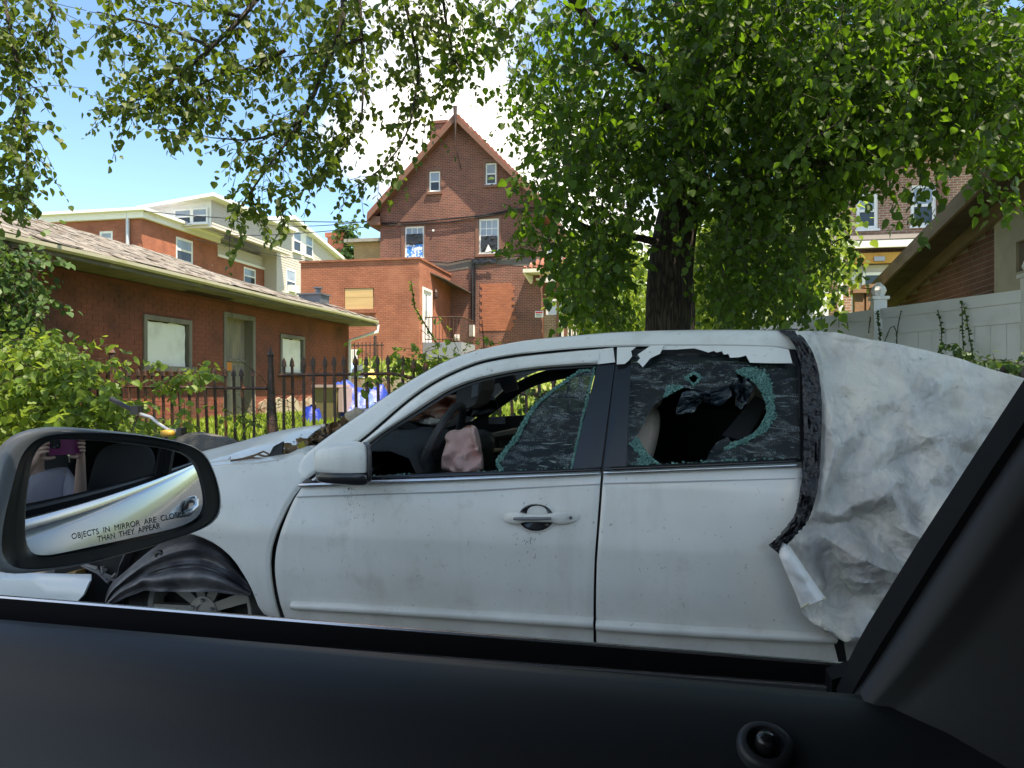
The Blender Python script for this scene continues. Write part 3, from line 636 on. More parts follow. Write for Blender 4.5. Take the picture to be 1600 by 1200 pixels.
MB().plate([(FY+.3,1.5),(yB,1.5),(yB,zt-1.0),(yA,zt-1.0),(yA,zt-.35),(FY+.3,zt-.35)],[rect(w2),rect(w3)],fx,0,.3).obj('side_wall',rb,FH)
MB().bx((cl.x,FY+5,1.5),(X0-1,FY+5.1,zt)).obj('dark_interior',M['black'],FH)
window(FH,fY(FY),w1,w=.02,fr=.12); window(FH,fx,w2,w=.02,fr=.14); window(FH,fx,w3,w=.02,fr=.11)
q=MB(); q.bx((cl.x-.5,FY-.2,zt-.35),(X0+.2,FY+.3,zt-.02)); q.bx((cl.x-.7,FY-.45,zt-.02),(X0+.45,FY+.3,zt+.13)); q.obj('cornice',M['white'],FH)
q=MB(); q.bx((X0-.3,FY+.3,zt-.35),(X0+.2,yA,zt-.02)); q.bx((X0-.3,FY+.3,zt-.02),(X0+.45,yA,zt+.13)); q.obj('cornice',M['white'],FH)
MB().bx((cl.x,FY+.31,zt-.02),(X0-.31,yB,zt+.1)).obj('roof',mat('grey_roof',(.3,.3,.31),.8),FH)
q=MB(); p=onY(200,335,FY-.1); q.tube([(p.x,FY-.12,p.z+.25),(p.x,FY-.12,6)],.09,8); q.obj('vent_pipe',mat('grey_pipe',(.5,.52,.55),.4,metal=.3),FH,smooth=True)
# dormer
dY=FY+3.2; ud=uvY(dY); a=ud(236,326); b_=ud(331,311); fd=fY(dY)
dw=[rpx(ud,273,327,301,352),rpx(ud,301,325,326,350)]
D=MB().plate([(a[0],zt-.2),(b_[0],zt-.2),(b_[0],b_[1]+.0),(a[0],a[1]-.1)],[],fd,0,.2).obj('dormer',mat('dormer_white',(.72,.72,.70),.6,.05),FH)
for r in dw: window(FH,fd,r,w=-.1,fr=.1)
yD=dY+9; fdx=fXp(b_[0]); siding(FH,fdx,dY,yD,zt-.2,b_[1],top=lambda u:b_[1]-.02)
MB().bx((b_[0]-.3,dY+.2,zt-.2),(b_[0]-.05,yD,b_[1]-.05)).obj('dormer_side',sid,FH)
q=MB(); q.hexa([(a[0]-.5,dY-.6,a[1]-.15),(b_[0]+.5,dY-.6,b_[1]),(b_[0]+.5,yD,b_[1]),(a[0]-.5,yD,a[1]-.15),(a[0]-.5,dY-.6,a[1]+.02),(b_[0]+.5,dY-.6,b_[1]+.2),(b_[0]+.5,yD,b_[1]+.2),(a[0]-.5,yD,a[1]+.02)]); q.obj('dormer_roof',M['white'],FH)
# neighbour with cream siding gable
GYs=yB; X1=X0+.9
SH=thing('cream_siding_house','cream sided house with gable and window air conditioner beside the brick row house','house',(X1-2,50,2))
uvs2=uvX(X1); f2=fXp(X1); apex=uvs2(452,342); eR=uvs2(535,405); eL=uvs2(418,355)
y2=eR[0]; 
def top2(u): 
    return apex[1]-(abs(u-apex[0]))*(apex[1]-eR[1])/(eR[0]-apex[0]) if u>apex[0] else apex[1]-(apex[0]-u)*.35
ws=[rpx(uvs2,457,363,488,398),rpx(uvs2,446,421,461,458)]
MB().plate([(GYs,1.5),(y2,1.5),(y2,eR[1]),(apex[0],apex[1]),(GYs,top2(GYs))],[],f2,.03,.3).obj('wall',sid,SH)
siding(SH,f2,GYs,y2,1.8,apex[1],top=top2)
siding(SH,fY(GYs),X0-3,X1,1.8,top2(GYs),w=.02)
MB().bx((X0-3,GYs+.03,1.5),(X1-.3,GYs+.3,top2(GYs))).obj('front_wall',sid,SH)
u0,v0,u1,v1=ws[0]; window(SH,f2,(u0,v0,u0+(u1-u0)*.4,v1),w=-.06,fr=.12); window(SH,f2,(u0+(u1-u0)*.6,v0,u1,v1),w=-.06,fr=.12)
q=MB(); wbox(q,f2,u0+(u1-u0)*.4,v0,u0+(u1-u0)*.6,v1,-.05,0); q.obj('window_mullion',M['white'],SH)
window(SH,f2,ws[1],w=-.06,fr=.11)
q=MB(); u0,v0,u1,v1=ws[1]; wbox(q,f2,u0+.15,v0+.05,u1-.15,v0+.5,-.4,-.07); q.obj('air_conditioner',M['white'],SH)
q=MB()
for (a,b_) in (((GYs-3.4,top2(GYs)-1.2),apex),(apex,(y2+.6,eR[1]-.4))):
    p,r=f2(a[0],a[1],-.45),f2(b_[0],b_[1],-.45); q.hexa([p,r,r+Vector((-.5,0,0)),p+Vector((-.5,0,0)),p+Vector((0,0,.22)),r+Vector((0,0,.22)),r+Vector((-8,0,.22)),p+Vector((-8,0,.22))])
q.obj('roof',M['white'],SH)
siding(SH,fx,yA,yB,zt-1.0,zt-.35,top=lambda u:zt-.4)
q=MB(); wbox(q,fx,yA,zt-1.15,yB,zt-1.0,-.06,0); q.obj('trim_board',M['white'],SH)
# brick chimney + distant things at left horizon
p=onY(524,370,56); C_=MB().bx((p.x-.7,56,4),(p.x+.7,57.3,p.z)).bx((p.x-.85,55.85,p.z),(p.x+.85,57.45,p.z+.35)).obj('brick_chimney',rb,loc=(p.x,56.6,4)); tag(C_,'red brick chimney between the cream siding house and a conifer','chimney')
p=onY(50,352,70); C_=MB().bx((p.x-7,70,3),(p.x+2.6,78,p.z)).obj('white_roofed_house',mat('pale_render',(.62,.62,.60),.7,.1),loc=(p.x,74,3))
tag(C_,'white roofed building far off at the left edge above the garage roof','building')
p=onY(7,345,45); C_=MB().tube([(p.x,45,8),(p.x,45,p.z)],.16,8).obj('vent_stack',mat('red_stack',(.32,.06,.05),.6),loc=(p.x,45,8)); tag(C_,'thin dark red vent stack above the garage roof at far left','vent stack')
# overhead cables
def cable(pts,r,label,group='overhead cables'):
    P=[]
    for i in range(len(pts)-1):
        a,b_=pts[i],pts[i+1]
        for k in range(9):
            t=k/8; q=a.lerp(b_,t); q.z-=.25*4*t*(1-t)*(a-b_).length/20; P.append(q)
    o=MB().tube(P,r,4).obj('cable',M['black'],loc=pts[0],smooth=True); tag(o,label,'cable',group)
hp=onY(592,347,31.9)
cable([onY(225,330,33.2),hp],.022,'overhead cable running highest from the row house corner to the gabled house')
cable([onY(345,368,36),hp-Vector((0,0,.15))],.02,'overhead cable from the row house eave to the gabled house corner')
cable([onY(420,352,40),hp+Vector((0,0,.12))],.02,'overhead cable from the siding gable to the gabled house corner')
cable([onY(300,372,33.3),onY(540,415,31),onY(690,540,27)],.014,'thin cable crossing low in front of the row house side wall')
# ============================================================ right: row house with porch
RY=24.0; uv=uvY(RY); fn=fY(RY)
RH=thing('brown_brick_row_house','brown brick row house behind the white fence with sagging orange porch beam','house',(13,27,1.5))
rbm=brickmat('row_house_brick',(.30,.145,.085),(.24,.11,.065),(.38,.32,.26),ms=.012)
rz1=onY(1450,228,RY).z; xl=onY(1235,400,RY).x; xrr=onY(1640,300,RY).x
wA=rpx(uv,1423,288,1463,353); wB=rpx(uv,1338,300,1372,358); 
MB().plate([(xl,1),(xrr,1),(xrr,rz1),(xl,rz1)],[rect(wA),rect(wB)],fn,0,.3).obj('wall',rbm,RH)
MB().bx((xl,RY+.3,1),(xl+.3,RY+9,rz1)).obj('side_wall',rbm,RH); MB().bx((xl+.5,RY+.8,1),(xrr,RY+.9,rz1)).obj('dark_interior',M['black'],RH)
window(RH,fn,wA,w=.03,fr=.1); window(RH,fn,wB,w=.03,fr=.1)
q=MB(); u0,v0,u1,v1=wA; wbox(q,fn,u1,v0-.1,u1+.2,v1+.3,-.03,.02); q.obj('window_side_board',M['brown'],RH)
MB().bx((xl-.5,RY-.7,rz1-.12),(xrr,RY-.55,rz1+.12)).bx((xl-.5,RY-.55,rz1-.12),(xrr,RY,rz1-.05)).obj('gutter',M['white'],RH)
MB().hexa([(xl-.5,RY-.7,rz1+.1),(xrr,RY-.7,rz1+.1),(xrr,RY+5,rz1+2.4),(xl-.5,RY+5,rz1+2.4),(xl-.5,RY-.7,rz1+.2),(xrr,RY-.7,rz1+.2),(xrr,RY+5,rz1+2.5),(xl-.5,RY+5,rz1+2.5)]).obj('roof',tile,RH)
up=onY(1480,175,RY+1.5); q=MB().bx((xl+1,RY+1.2,rz1+.3),(xrr,RY+4,up.z+.9)).obj('upper_wall',mat('pale_stucco',(.55,.50,.42),.8,.15,2,dirt=(.42,.2,.14),dlo=.5,dhi=.6,dscale=.8),RH)
# porch roof edge, beam, siding infill and window
PY=RY-2.4; uvp=uvY(PY); zt_=uvp(1400,378)[1]; xa=uvp(1318,400)[0]
zb=uvp(1400,385)[1]
MB().bx((xa-.3,PY-.1,zb-.02),(xrr,PY+.02,zb+.16)).obj('porch_gutter',M['white'],RH)
MB().hexa([(xa-.3,PY-.1,zb+.16),(xrr,PY-.1,zb+.16),(xrr,RY,zb+.75),(xa-.3,RY,zb+.75),(xa-.3,PY-.1,zb+.2),(xrr,PY-.1,zb+.2),(xrr,RY,zb+.8),(xa-.3,RY,zb+.8)]).obj('porch_roof',th,RH)
z3=uvp(1400,405)[1]; MB().bx((xa+.1,PY+.2,z3-.05),(xrr,PY+.35,zb-.12)).obj('porch_beam',mat('orange_timber',(.55,.29,.07),.7,.15,4,.2,20),RH)
q=MB()
for k in range(9): q.bx((xa+.2+k*.8,PY+.36,zb-.2),(xa+.26+k*.8,RY-.1,zb-.06))
q.obj('porch_joist',M['brown'],RH)
MB().bx((xa+.25,PY+.5,1),(xrr,PY+.7,z3-.06)).obj('porch_wall',sid,RH)
q=siding(RH,fY(PY+.5),xa+.25,uvp(1345,450)[0],1,z3-.06,m=mat('white_siding',(.68,.68,.68),.5),h=.14)
pw=rpx(uvY(PY+.45),1347,425,1425,470); window(RH,fY(PY+.5),(pw[0],pw[1],(pw[0]+pw[2])/2,pw[3]),w=-.06,fr=.08,sash=False,glass=('dglass','dglass')); window(RH,fY(PY+.5),((pw[0]+pw[2])/2+.01,pw[1],pw[2],pw[3]),w=-.06,fr=.08,sash=False,glass=('dglass','dglass'))
c=uvp(1297,440); MB().bx((uvp(1285,440)[0],PY+.1,1),(xa+.23,PY+.4,zb-.1)).obj('porch_pier',rbm,RH)
p=uvp(1313,440)[0]; MB().tube([(p,PY,zb),(p,PY,1)],.07,8).obj('downspout',M['white'],RH,smooth=True)
q=MB(); p=onY(1377,403,PY); q.bx((p.x-.15,PY+.1,p.z-.06),(p.x+.12,PY+.19,p.z+.06)); q.obj('porch_light',mat('grey_metal',(.3,.3,.32),.4,metal=.5),RH)
for k,px in enumerate((1343,1361)):
    p=onY(px,470,12.5); tp=onY(px,458-k*8,12.5); q=MB().bx((p.x-.07,12.5,.6),(p.x+.07,12.64,tp.z)).bx((p.x-.1,12.47,tp.z),(p.x+.1,12.67,tp.z+.06)).obj('wooden_post',mat('raw_timber',(.42,.25,.15),.8,.15,5,.2),loc=(p.x,12.5,.6))
    tag(q,('left ' if k==0 else 'right taller ')+'raw timber deck post standing behind the white fence','post','timber deck posts behind the fence')
# white curved porch awning/siding left of the pier
q=MB(); p=onY(1262,440,20); q.hexa([(p.x-.4,20,1.5),(p.x+.5,20,1.5),(p.x+.5,23,1.5),(p.x-.4,23,1.5),(p.x-.9,20,4.6),(p.x+.5,20,5.4),(p.x+.5,23,5.4),(p.x-.9,23,4.6)]); q=q.obj('white_shed',M['white'],loc=(p.x,21,1.5)); tag(q,'white sided lean-to partly hidden by leaves left of the porch','lean-to')
# ============================================================ right: brick garage with raked board
QX=4.0; uv=uvX(QX); fn=fXm(QX)
QG=thing('brick_outbuilding','dark brick outbuilding with a steep weathered raked board, behind the white fence','outbuilding',(QX+1,11,.6))
y_a=uv(1395,470)[0]; y_b=uv(1640,400)[0]
ka=uv(1392,478); kb=uv(1600,300)
def rk(y): return ka[1]+(kb[1]-ka[1])*(y-ka[0])/(kb[0]-ka[0])
ymin=7.6; ww=rpx(uv,1592,365,1660,415)
qb=mat('outbuilding_brick',(.17,.07,.05),.85,.3,3,.3,30,dirt=(.09,.04,.03),dlo=.45,dhi=.65,dscale=1.4)
MB().plate([(ymin,.3),(y_a,.3),(y_a,rk(y_a)-.05),(ymin,rk(ymin)-.05)],[rect(ww)],fn,0,.25).obj('wall',mat('grey_mortar',(.30,.25,.22),.9,.15,8,.3),QG)
hr=(ww[0]-.3,ww[1]-.5,ww[2]+.55,ww[3]+.5)
bricks(QG,fn,'x',ymin,y_a,.7,rk(ymin),[hr],qb,poly=lambda u:rk(u)-.08,vis=(1390,1600,280,480),seed=4)
MB().plate(rect(hr),[rect(ww)],fn,-.03,.0).obj('window_surround',mat('beige_render',(.42,.36,.28),.9,.15,4,.3),QG)
q=MB(); wbox(q,fn,ww[0],ww[1],ww[2],ww[3],.15,.18); q.obj('pane',M['black'],QG)
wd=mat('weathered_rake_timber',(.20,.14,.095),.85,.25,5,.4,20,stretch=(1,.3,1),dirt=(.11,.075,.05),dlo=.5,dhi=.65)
s=(kb[1]-ka[1])/(kb[0]-ka[0]); ya,yb=y_a+.6,ymin
def strip(name,w0,w1,da,db,m): 
    P=[fn(ya,rk(ya)+da,w0),fn(yb,rk(yb)+da,w0),fn(yb,rk(yb)+da,w1),fn(ya,rk(ya)+da,w1),fn(ya,rk(ya)+db,w0),fn(yb,rk(yb)+db,w0),fn(yb,rk(yb)+db,w1),fn(ya,rk(ya)+db,w1)]
    return MB().hexa(P).obj(name,m,QG)
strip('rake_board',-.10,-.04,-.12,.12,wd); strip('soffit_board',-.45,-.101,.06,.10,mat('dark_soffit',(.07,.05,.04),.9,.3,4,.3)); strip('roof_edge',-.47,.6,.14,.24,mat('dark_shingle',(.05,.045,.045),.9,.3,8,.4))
strip('barge_board',-.50,-.46,-.0,.2,wd)
# ============================================================ white vinyl fence
vin=mat('white_vinyl',(.72,.73,.74),.4,.03,3,dirt=(.52,.52,.48),dlo=.55,dhi=.8)
VF=thing('white_vinyl_fence','white vinyl privacy fence with capped posts and thin vines climbing it','fence',(2.2,7.4,.6))
pts=[]
for px,t,ty in ((1182,9.6,515),(1262,8.4,498),(1373,7.3,483),(1613,5.8,451),(1750,5.1,438)):
    p=at(px,ty,t); pts.append(p)
for i,p in enumerate(pts):
    q=MB(); q.bx((p.x-.06,p.y-.06,.45),(p.x+.06,p.y+.06,p.z+.09)); q.bx((p.x-.08,p.y-.08,p.z+.091),(p.x+.08,p.y+.08,p.z+.12))
    q.lathe((p.x,p.y,p.z+.12),[(.05,0),(.055,.02),(.075,.06),(.06,.10),(.02,.14)],8)
    q.obj('fence_post',vin,VF)
for i in range(len(pts)-1):
    a,b_=pts[i],pts[i+1]; d=(b_-a); d.z=0; Ln=d.length; d.normalize(); nr_=Vector((-d.y,d.x,0)); 
    def zz(s): return a.z+(b_.z-a.z)*s/Ln
    def seg(s0,s1,zo0,zo1,w0,w1,top=True):
        P=[]
        for zo in (zo0,zo1):
            for s,w in ((s0,w0),(s1,w0),(s1,w1),(s0,w1)):
                P.append(Vector((a.x,a.y,0))+d*s+nr_*w+Vector((0,0,zz(s)+zo if zo>-1.2 else .55)))
        return MB().hexa(P)
    seg(.05,Ln-.05,-.10,0,-.03,.03).obj('top_rail',vin,VF); seg(.05,Ln-.05,-.26,-.21,-.028,.028).obj('mid_rail',vin,VF)
    seg(.05,Ln-.05,-.21,-.10,-.012,.012).obj('upper_board',vin,VF)
    n=max(3,int(Ln/.155))
    for k in range(n):
        w=(Ln-.12)/n; seg(.06+k*w,.06+(k+1)*w-.005,-2,-.26,-.012,.012).obj('fence_board',vin,VF)
FENCEPTS=pts
# ============================================================ rusty iron spear fence
IF=thing('iron_spear_fence','rusty black iron fence of spear topped pickets on the low wall','fence',(-3,7.2,.6))
def picket(h):
    mb=MB(); mb.box((0,0,h/2-.04),(.02,.02,h-.08)); mb.add([(-.017,-.017,h-.09),(.017,-.017,h-.09),(.017,.017,h-.09),(-.017,.017,h-.09),(-.013,-.013,h-.03),(.013,-.013,h-.03),(.013,.013,h-.03),(-.013,.013,h-.03),(0,0,h+.02)],[(0,1,5,4),(1,2,6,5),(2,3,7,6),(3,0,4,7),(4,5,8),(5,6,8),(6,7,8),(7,4,8),(3,2,1,0)]); 
    m=mb.mesh('picket'); m.materials.append(M['iron']); return m
pk=picket(1.0); R_=random.Random(9)
def tipz(px): # picket tip height measured along the fence
    X=[0,200,428,432,620,700,860,1000,1600]; Yp=[566,577,577,561,556,575,588,590,572]
    y=np.interp(px,X,Yp); t=fence_t((px-800)/F); return CZ+(HY-y)/F*t
base=.62; railpts=[]; s=fence_pt(-80); e=fence_pt(1760); d=e-s; Ln=d.length; k=0; x=0
while x<Ln:
    p=s+d*(x/Ln); q=topx((p.x,p.y,1.3)); tz=tipz(q[0]); ln=R_.uniform(-.02,.02)
    if not (410<q[0]<432):
        inst(pk,'picket',IF,(p.x,p.y,base),(R_.uniform(-.02,.02),ln+(-.03 if q[0]<440 else -.02),R_.uniform(0,1.5) if R_.random()<.1 else 0),(1.15,1.15,tz-base))
    x+=.128
for (pa,pb,dz) in ((-80,418,-.20),(436,1760,-.17)):
    for zo in (dz,None):
        q=MB(); P=[]
        for k in range(31):
            px=pa+(pb-pa)*k/30; p=fence_pt(px); P.append(Vector((p.x,p.y-.014,tipz(px)+dz if zo is not None else base+.03)))
        q.tube(P,.016,4); q.obj('rail',M['iron'],IF)
for px,yt in ((176,543),(424,546),(1005,575)):
    p=fence_pt(px); t=fence_t((px-800)/F); zt2=CZ+(HY-yt)/F*t
    q=MB(); q.tube([(p.x+.02,p.y,.55),(p.x,p.y,zt2-.55),(p.x-.01,p.y,zt2-.08)],[.075 if px==424 else .04,.045,.03],8); q.lathe((p.x-.01,p.y,zt2-.08),[(.03,0),(.042,.02),(.02,.06),(.004,.11)],8); q.obj('fence_post',M['iron'],IF)
# ============================================================ things in the yard
bt=mat('blue_tarp',(.010,.035,.30),.45,.2,5,.4,30,dirt=(.06,.12,.42),dscale=3,dlo=.5,dhi=.6)
def heap(name,m,c,sx,sy,h,seed,amp=.3,n=44,crinkle=.06):
    G=[]
    for j in range(n):
        row=[]
        for i in range(n):
            a=-1+2*i/(n-1); b_=-1+2*j/(n-1); r=min(1,math.hypot(a,b_)); k=(1-smoothstep(.35,1.0,r+.18*noise.noise(Vector((a*2+seed,b_*2,0)))))
            z=h*k*(1+amp*noise.noise(Vector((a*2,b_*2,seed))))+crinkle*(abs(noise.noise(Vector((a*5,b_*5,seed+4))))*2-.4)*(.3+k)
            row.append(Vector((c[0]+a*sx,c[1]+b_*sy,c[2]+z)))
        G.append(row)
    return MB().grid(G,back=(0,0,-.01)).obj(name,m,smooth=1.0,loc=c)
c=at(556,622,13.6); o=heap('blue_tarp',bt,(c.x,c.y,.58),1.0,.8,.62,2); tag(o,'crumpled blue tarp heaped on the grass behind the iron fence, right of the bin','tarp')
c=at(490,636,12.9); o=heap('blue_tarp',bt,(c.x,c.y,.58),.28,.3,.30,7,n=24); tag(o,'small blue tarp end on the grass left of the bin','tarp')
bn=thing('trash_bin','square olive brown trash bin with pinkish side standing by the blue tarp','bin',(0,0,0)); c=at(518,620,13.0); bn.location=(c.x,c.y,.62)
h=at(518,601,13).z-.62
q=MB(); P=[(-.17,-.2),(.17,-.2),(.17,.2),(-.17,.2)]; q.hexa([(c.x+a,c.y+b_,.62) for a,b_ in P]+[(c.x+a*1.25,c.y+b_*1.2,.62+h-.05) for a,b_ in P]); q.obj('body',mat('olive_plastic',(.20,.16,.075),.6,.1,4),bn)
q=MB().bx((c.x-.24,c.y-.28,.62+h-.05),(c.x+.24,c.y+.28,.62+h)); q.obj('rim',mat('pale_pink_plastic',(.38,.28,.27),.6,.1,4),bn)
q=MB().bx((c.x+.22,c.y-.2,.8),(c.x+.30,c.y+.2,.62+h-.06)); q.obj('side_panel',MATS['pale_pink_plastic'],bn)
# litter beyond
for k,(px,py,t,cc,lb) in enumerate(((560,583,20,(.7,.7,.62),'pale bag of rubbish by the thin railing'),(575,585,20,(.6,.45,.12),'yellow rubbish on the low wall by the thin railing'),(545,578,21,(.15,.3,.6),'blue plastic bag in front of the white slat gate'),(1010,500,12,(.6,.6,.6),'white bag hanging behind the fence near the trunk'))[:3]):
    c=at(px,py,t); o=heap('rubbish_bag',mat('bag%d'%k,cc,.5,.1,6),(c.x,c.y,c.z-.12),.25,.2,.3,k+20,n=14); tag(o,lb,'rubbish')
c=at(560,652,3.95); mb=MB(); bmm=bmesh.new(); bmesh.ops.create_icosphere(bmm,subdivisions=3,radius=1)
vs=[Vector((c.x,c.y,c.z))+Vector((v.co.x*.075,v.co.y*.06,v.co.z*.05))*(1+.35*noise.noise(v.co*2)) for v in bmm.verts]; mb.add(vs,[[v.index for v in f.verts] for f in bmm.faces]); bmm.free()
o=mb.obj('stone',mat('tan_stone',(.36,.29,.21),.9,.2,20,.4),smooth=True,loc=c); tag(o,'tan stone lying on the far rear corner of the white hood','stone')
# ============================================================ trees
def barkmat():
    m,nt,b=newmat('bark'); N=nt.nodes.new; L=nt.links.new
    g=N('ShaderNodeNewGeometry'); mp=N('ShaderNodeMapping'); mp.inputs['Scale'].default_value=(1,1,.16); L(g.outputs['Position'],mp.inputs[0])
    n=N('ShaderNodeTexVoronoi'); n.feature='DISTANCE_TO_EDGE'; n.inputs['Scale'].default_value=24; 
    nn=N('ShaderNodeTexNoise'); nn.inputs['Scale'].default_value=9; nn.inputs['Detail'].default_value=6; L(mp.outputs[0],nn.inputs['Vector'])
    ad=N('ShaderNodeVectorMath'); ad.operation='MULTIPLY_ADD'; ad.inputs[1].default_value=(.16,.16,.16); L(nn.outputs['Color'],ad.inputs[0]); L(mp.outputs[0],ad.inputs[2]); L(ad.outputs[0],n.inputs['Vector'])
    r=N('ShaderNodeValToRGB'); r.color_ramp.elements[0].color=(.018,.014,.011,1); r.color_ramp.elements[1].color=(.085,.068,.05,1); r.color_ramp.elements[1].position=.28; L(n.outputs['Distance'],r.inputs[0])
    L(r.outputs[0],b.inputs['Base Color']); b.inputs['Roughness'].default_value=.95
    bp=N('ShaderNodeBump'); bp.inputs['Strength'].default_value=1; bp.inputs['Distance'].default_value=.04; L(n.outputs['Distance'],bp.inputs['Height']); L(bp.outputs[0],b.inputs['Normal']); return m
M['bark']=barkmat()
LEAF=[(0,0,0),(.34,.10,.07),(.47,.42,.10),(.30,.76,.06),(0,1.08,-.06),(-.30,.76,.06),(-.47,.42,.10),(-.34,.10,.07)]
LQ=[(0,1,2,3),(0,3,4,4),(0,4,5,5),(0,5,6,7)]
class Crown:
    """leaves set alternately along drooping twigs"""
    def __init__(s,seed): s.R=np.random.default_rng(seed); s.P=[];s.D=[];s.Nn=[];s.S=[];s.tw=MB(); s.nt=0
    def twig(s,p,d,L_,leaf,droop=.5,nl=14,wood=True):
        R=s.R; d=np.array(d,float); d/=np.linalg.norm(d)+1e-9; p=np.array(p,float); st=L_/nl; pts=[p.copy()]
        ph=R.uniform(0,6.28)
        for k in range(nl):
            d=d+R.normal(0,.10,3)+np.array([0,0,-droop/nl]); d/=np.linalg.norm(d); p=p+d*st
            a=ph+k*2.4; up=np.array([0,0,1.]); sd=np.cross(d,up); n_=np.linalg.norm(sd); sd=sd/n_ if n_>.05 else np.array([1.,0,0]); u2=np.cross(sd,d)
            out=sd*math.cos(a)+u2*math.sin(a)*.5
            ld=out*.8+d*.35+np.array([0,0,-.65])+R.normal(0,.28,3); ld/=np.linalg.norm(ld)
            nn=out*.55+np.array([0,0,.7])+R.normal(0,.45,3)
            s.P.append(p+ld*leaf*.25); s.D.append(ld); s.Nn.append(nn); s.S.append(leaf*R.uniform(.5,1.35))
            if k%4==3: pts.append(p.copy())
        if wood: s.tw.tube(pts,[max(.0025,.007*(1-i/len(pts))*L_) for i in range(len(pts))],3,caps=False)
        return p,d
    def build(s,name,m,parent,mw,nobj=300,vis=None):
        P=np.array(s.P);D=np.array(s.D);Nn=np.array(s.Nn);S=np.array(s.S); n=len(P)
        X=np.cross(D,Nn); X/=np.linalg.norm(X,axis=1)[:,None]+1e-9; Z=np.cross(X,D)
        Lf=np.array(LEAF); V=P[:,None,:]+S[:,None,None]*(Lf[None,:,0:1]*X[:,None,:]+Lf[None,:,1:2]*D[:,None,:]+Lf[None,:,2:3]*Z[:,None,:])
        keep=np.ones(n,bool); r=s.R.random(n)
        if nobj:
            Xc=P[:,0]*CA+P[:,1]*SA; Yc=-P[:,0]*SA+P[:,1]*CA; ux=Xc/np.maximum(Yc,.05); uy=(P[:,2]-CZ)/np.maximum(Yc,.05)
            vis=(Yc>1)&(np.abs(ux)<.69)&(uy<.52)&(uy>.0); sc=np.where(vis,S/np.maximum(Yc,.1),-1); idx=np.argsort(-sc)[:nobj]; keep[idx]=False
            mes=[]
            for q in range(6):
                me=bpy.data.meshes.new('leaf'); me.from_pydata([tuple(v) for v in LEAF],[],[(0,1,2,3,4),(0,4,5,6,7)]); a=me.attributes.new('rnd','FLOAT','FACE'); a.data.foreach_set('value',[q/6]*2); me.materials.append(m); mes.append(me)
            og=wloc(parent)
            for i in idx:
                o=bpy.data.objects.new('leaf',mes[i%6]); COL.objects.link(o); o.parent=parent
                Mx=Matrix(((X[i][0],D[i][0],Z[i][0]),(X[i][1],D[i][1],Z[i][1]),(X[i][2],D[i][2],Z[i][2]))).to_4x4()
                o.matrix_local=Matrix.Translation(Vector(P[i])-og)@Mx@Matrix.Scale(float(S[i]),4)
        V=V[keep]; k=len(V); V=V.reshape(-1,3)
        base=(np.arange(k)*8)[:,None,None]
        f4=np.array([(0,1,2,3),(0,3,4,5),(0,5,6,7)])[None]+base
        o=npmesh(name,V,f4.reshape(-1,4),r[keep],m,parent,kind='stuff')
        if s.tw.v: s.tw.obj('twigs',mw,parent,fix=False,kind='stuff')
        return o
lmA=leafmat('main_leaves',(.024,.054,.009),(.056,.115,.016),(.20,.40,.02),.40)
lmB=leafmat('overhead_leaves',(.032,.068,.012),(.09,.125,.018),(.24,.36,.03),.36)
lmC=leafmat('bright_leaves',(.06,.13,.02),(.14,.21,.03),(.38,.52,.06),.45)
lmI=leafmat('ivy_leaves',(.03,.07,.02),(.07,.13,.035),(.15,.28,.04),.3)
def cam2w(v):  # camera aligned direction -> world
    return np.array([v[0]*CA-v[1]*SA, v[0]*SA+v[1]*CA, v[2]])
def fill(C,regs,seed,wood=True,dens=1,skip=None):
    """regs: (px0,py0,px1,py1,t0,t1,count,leafsize,len)"""
    R=C.R; anchors=[]
    for (x0,y0_,x1,y1_,t0,t1,cnt,lf,ln) in regs:
        for _ in range(int(cnt*dens)):
            a=R.uniform(0,6.28); r=math.sqrt(R.random())
            px=(x0+x1)/2+r*math.cos(a)*(x1-x0)/2; py=(y0_+y1_)/2+r*math.sin(a)*(y1_-y0_)/2
            t=R.uniform(t0,t1); p=at(px,py,t)
            if skip and skip(px,py,t): continue
            d=cam2w((R.normal(0,.7),R.normal(0,.6),R.normal(-.35,.4)))
            C.twig(np.array(p)-d*ln*.3,d,ln*R.uniform(.6,1.3),lf,.5,wood=wood)
            anchors.append(p)
    return anchors
def limb(mb,pts,r0,r1,n=8,wob=.03,seed=0):
    P=resample(pts,max(6,len(pts)*4),2); P=[p+Vector((noise.noise(p*1.3+Vector((seed,0,0))),noise.noise(p*1.3+Vector((0,seed,5))),noise.noise(p*1.3+Vector((9,0,seed)))))*wob*3 for p in P]
    mb.tube(P,[r0+(r1-r0)*(i/(len(P)-1))**.8 for i in range(len(P))],n); return P
# ---- A: big street-side tree right of centre
t=7.6; tb=at(1043,690,t); tb.z=.1
TA=thing('shade_tree','large dark trunked shade tree with a dense drooping crown rising behind the white wreck','tree',tb)
mb=MB(); px=[(1043,720,44),(1043,640,37),(1043,560,34),(1044,500,33.5),(1046,430,34),(1052,380,34),(1062,330,32),(1076,270,28),(1086,200,25),(1094,120,21),(1100,40,18),(1104,-60,14),(1100,-260,8)]
P=[at(a,b_,t) for a,b_,_ in px]; P=resample(P,40,1); rad=np.interp([topx(p)[1] for p in P][::-1],[b_ for _,b_,_ in px][::-1],[c/F*t for _,_,c in px][::-1])[::-1]
V0=len(mb.v); mb.tube(P,list(rad),20)
mb.v=[tuple(Vector(v)+Vector((1,1,0))*.018*noise.noise(Vector((v[0]*6,v[1]*6,v[2]*1.2)))) for v in mb.v]
mb.obj('trunk',M['bark'],TA,smooth=True)
LA=[]
mb=MB()
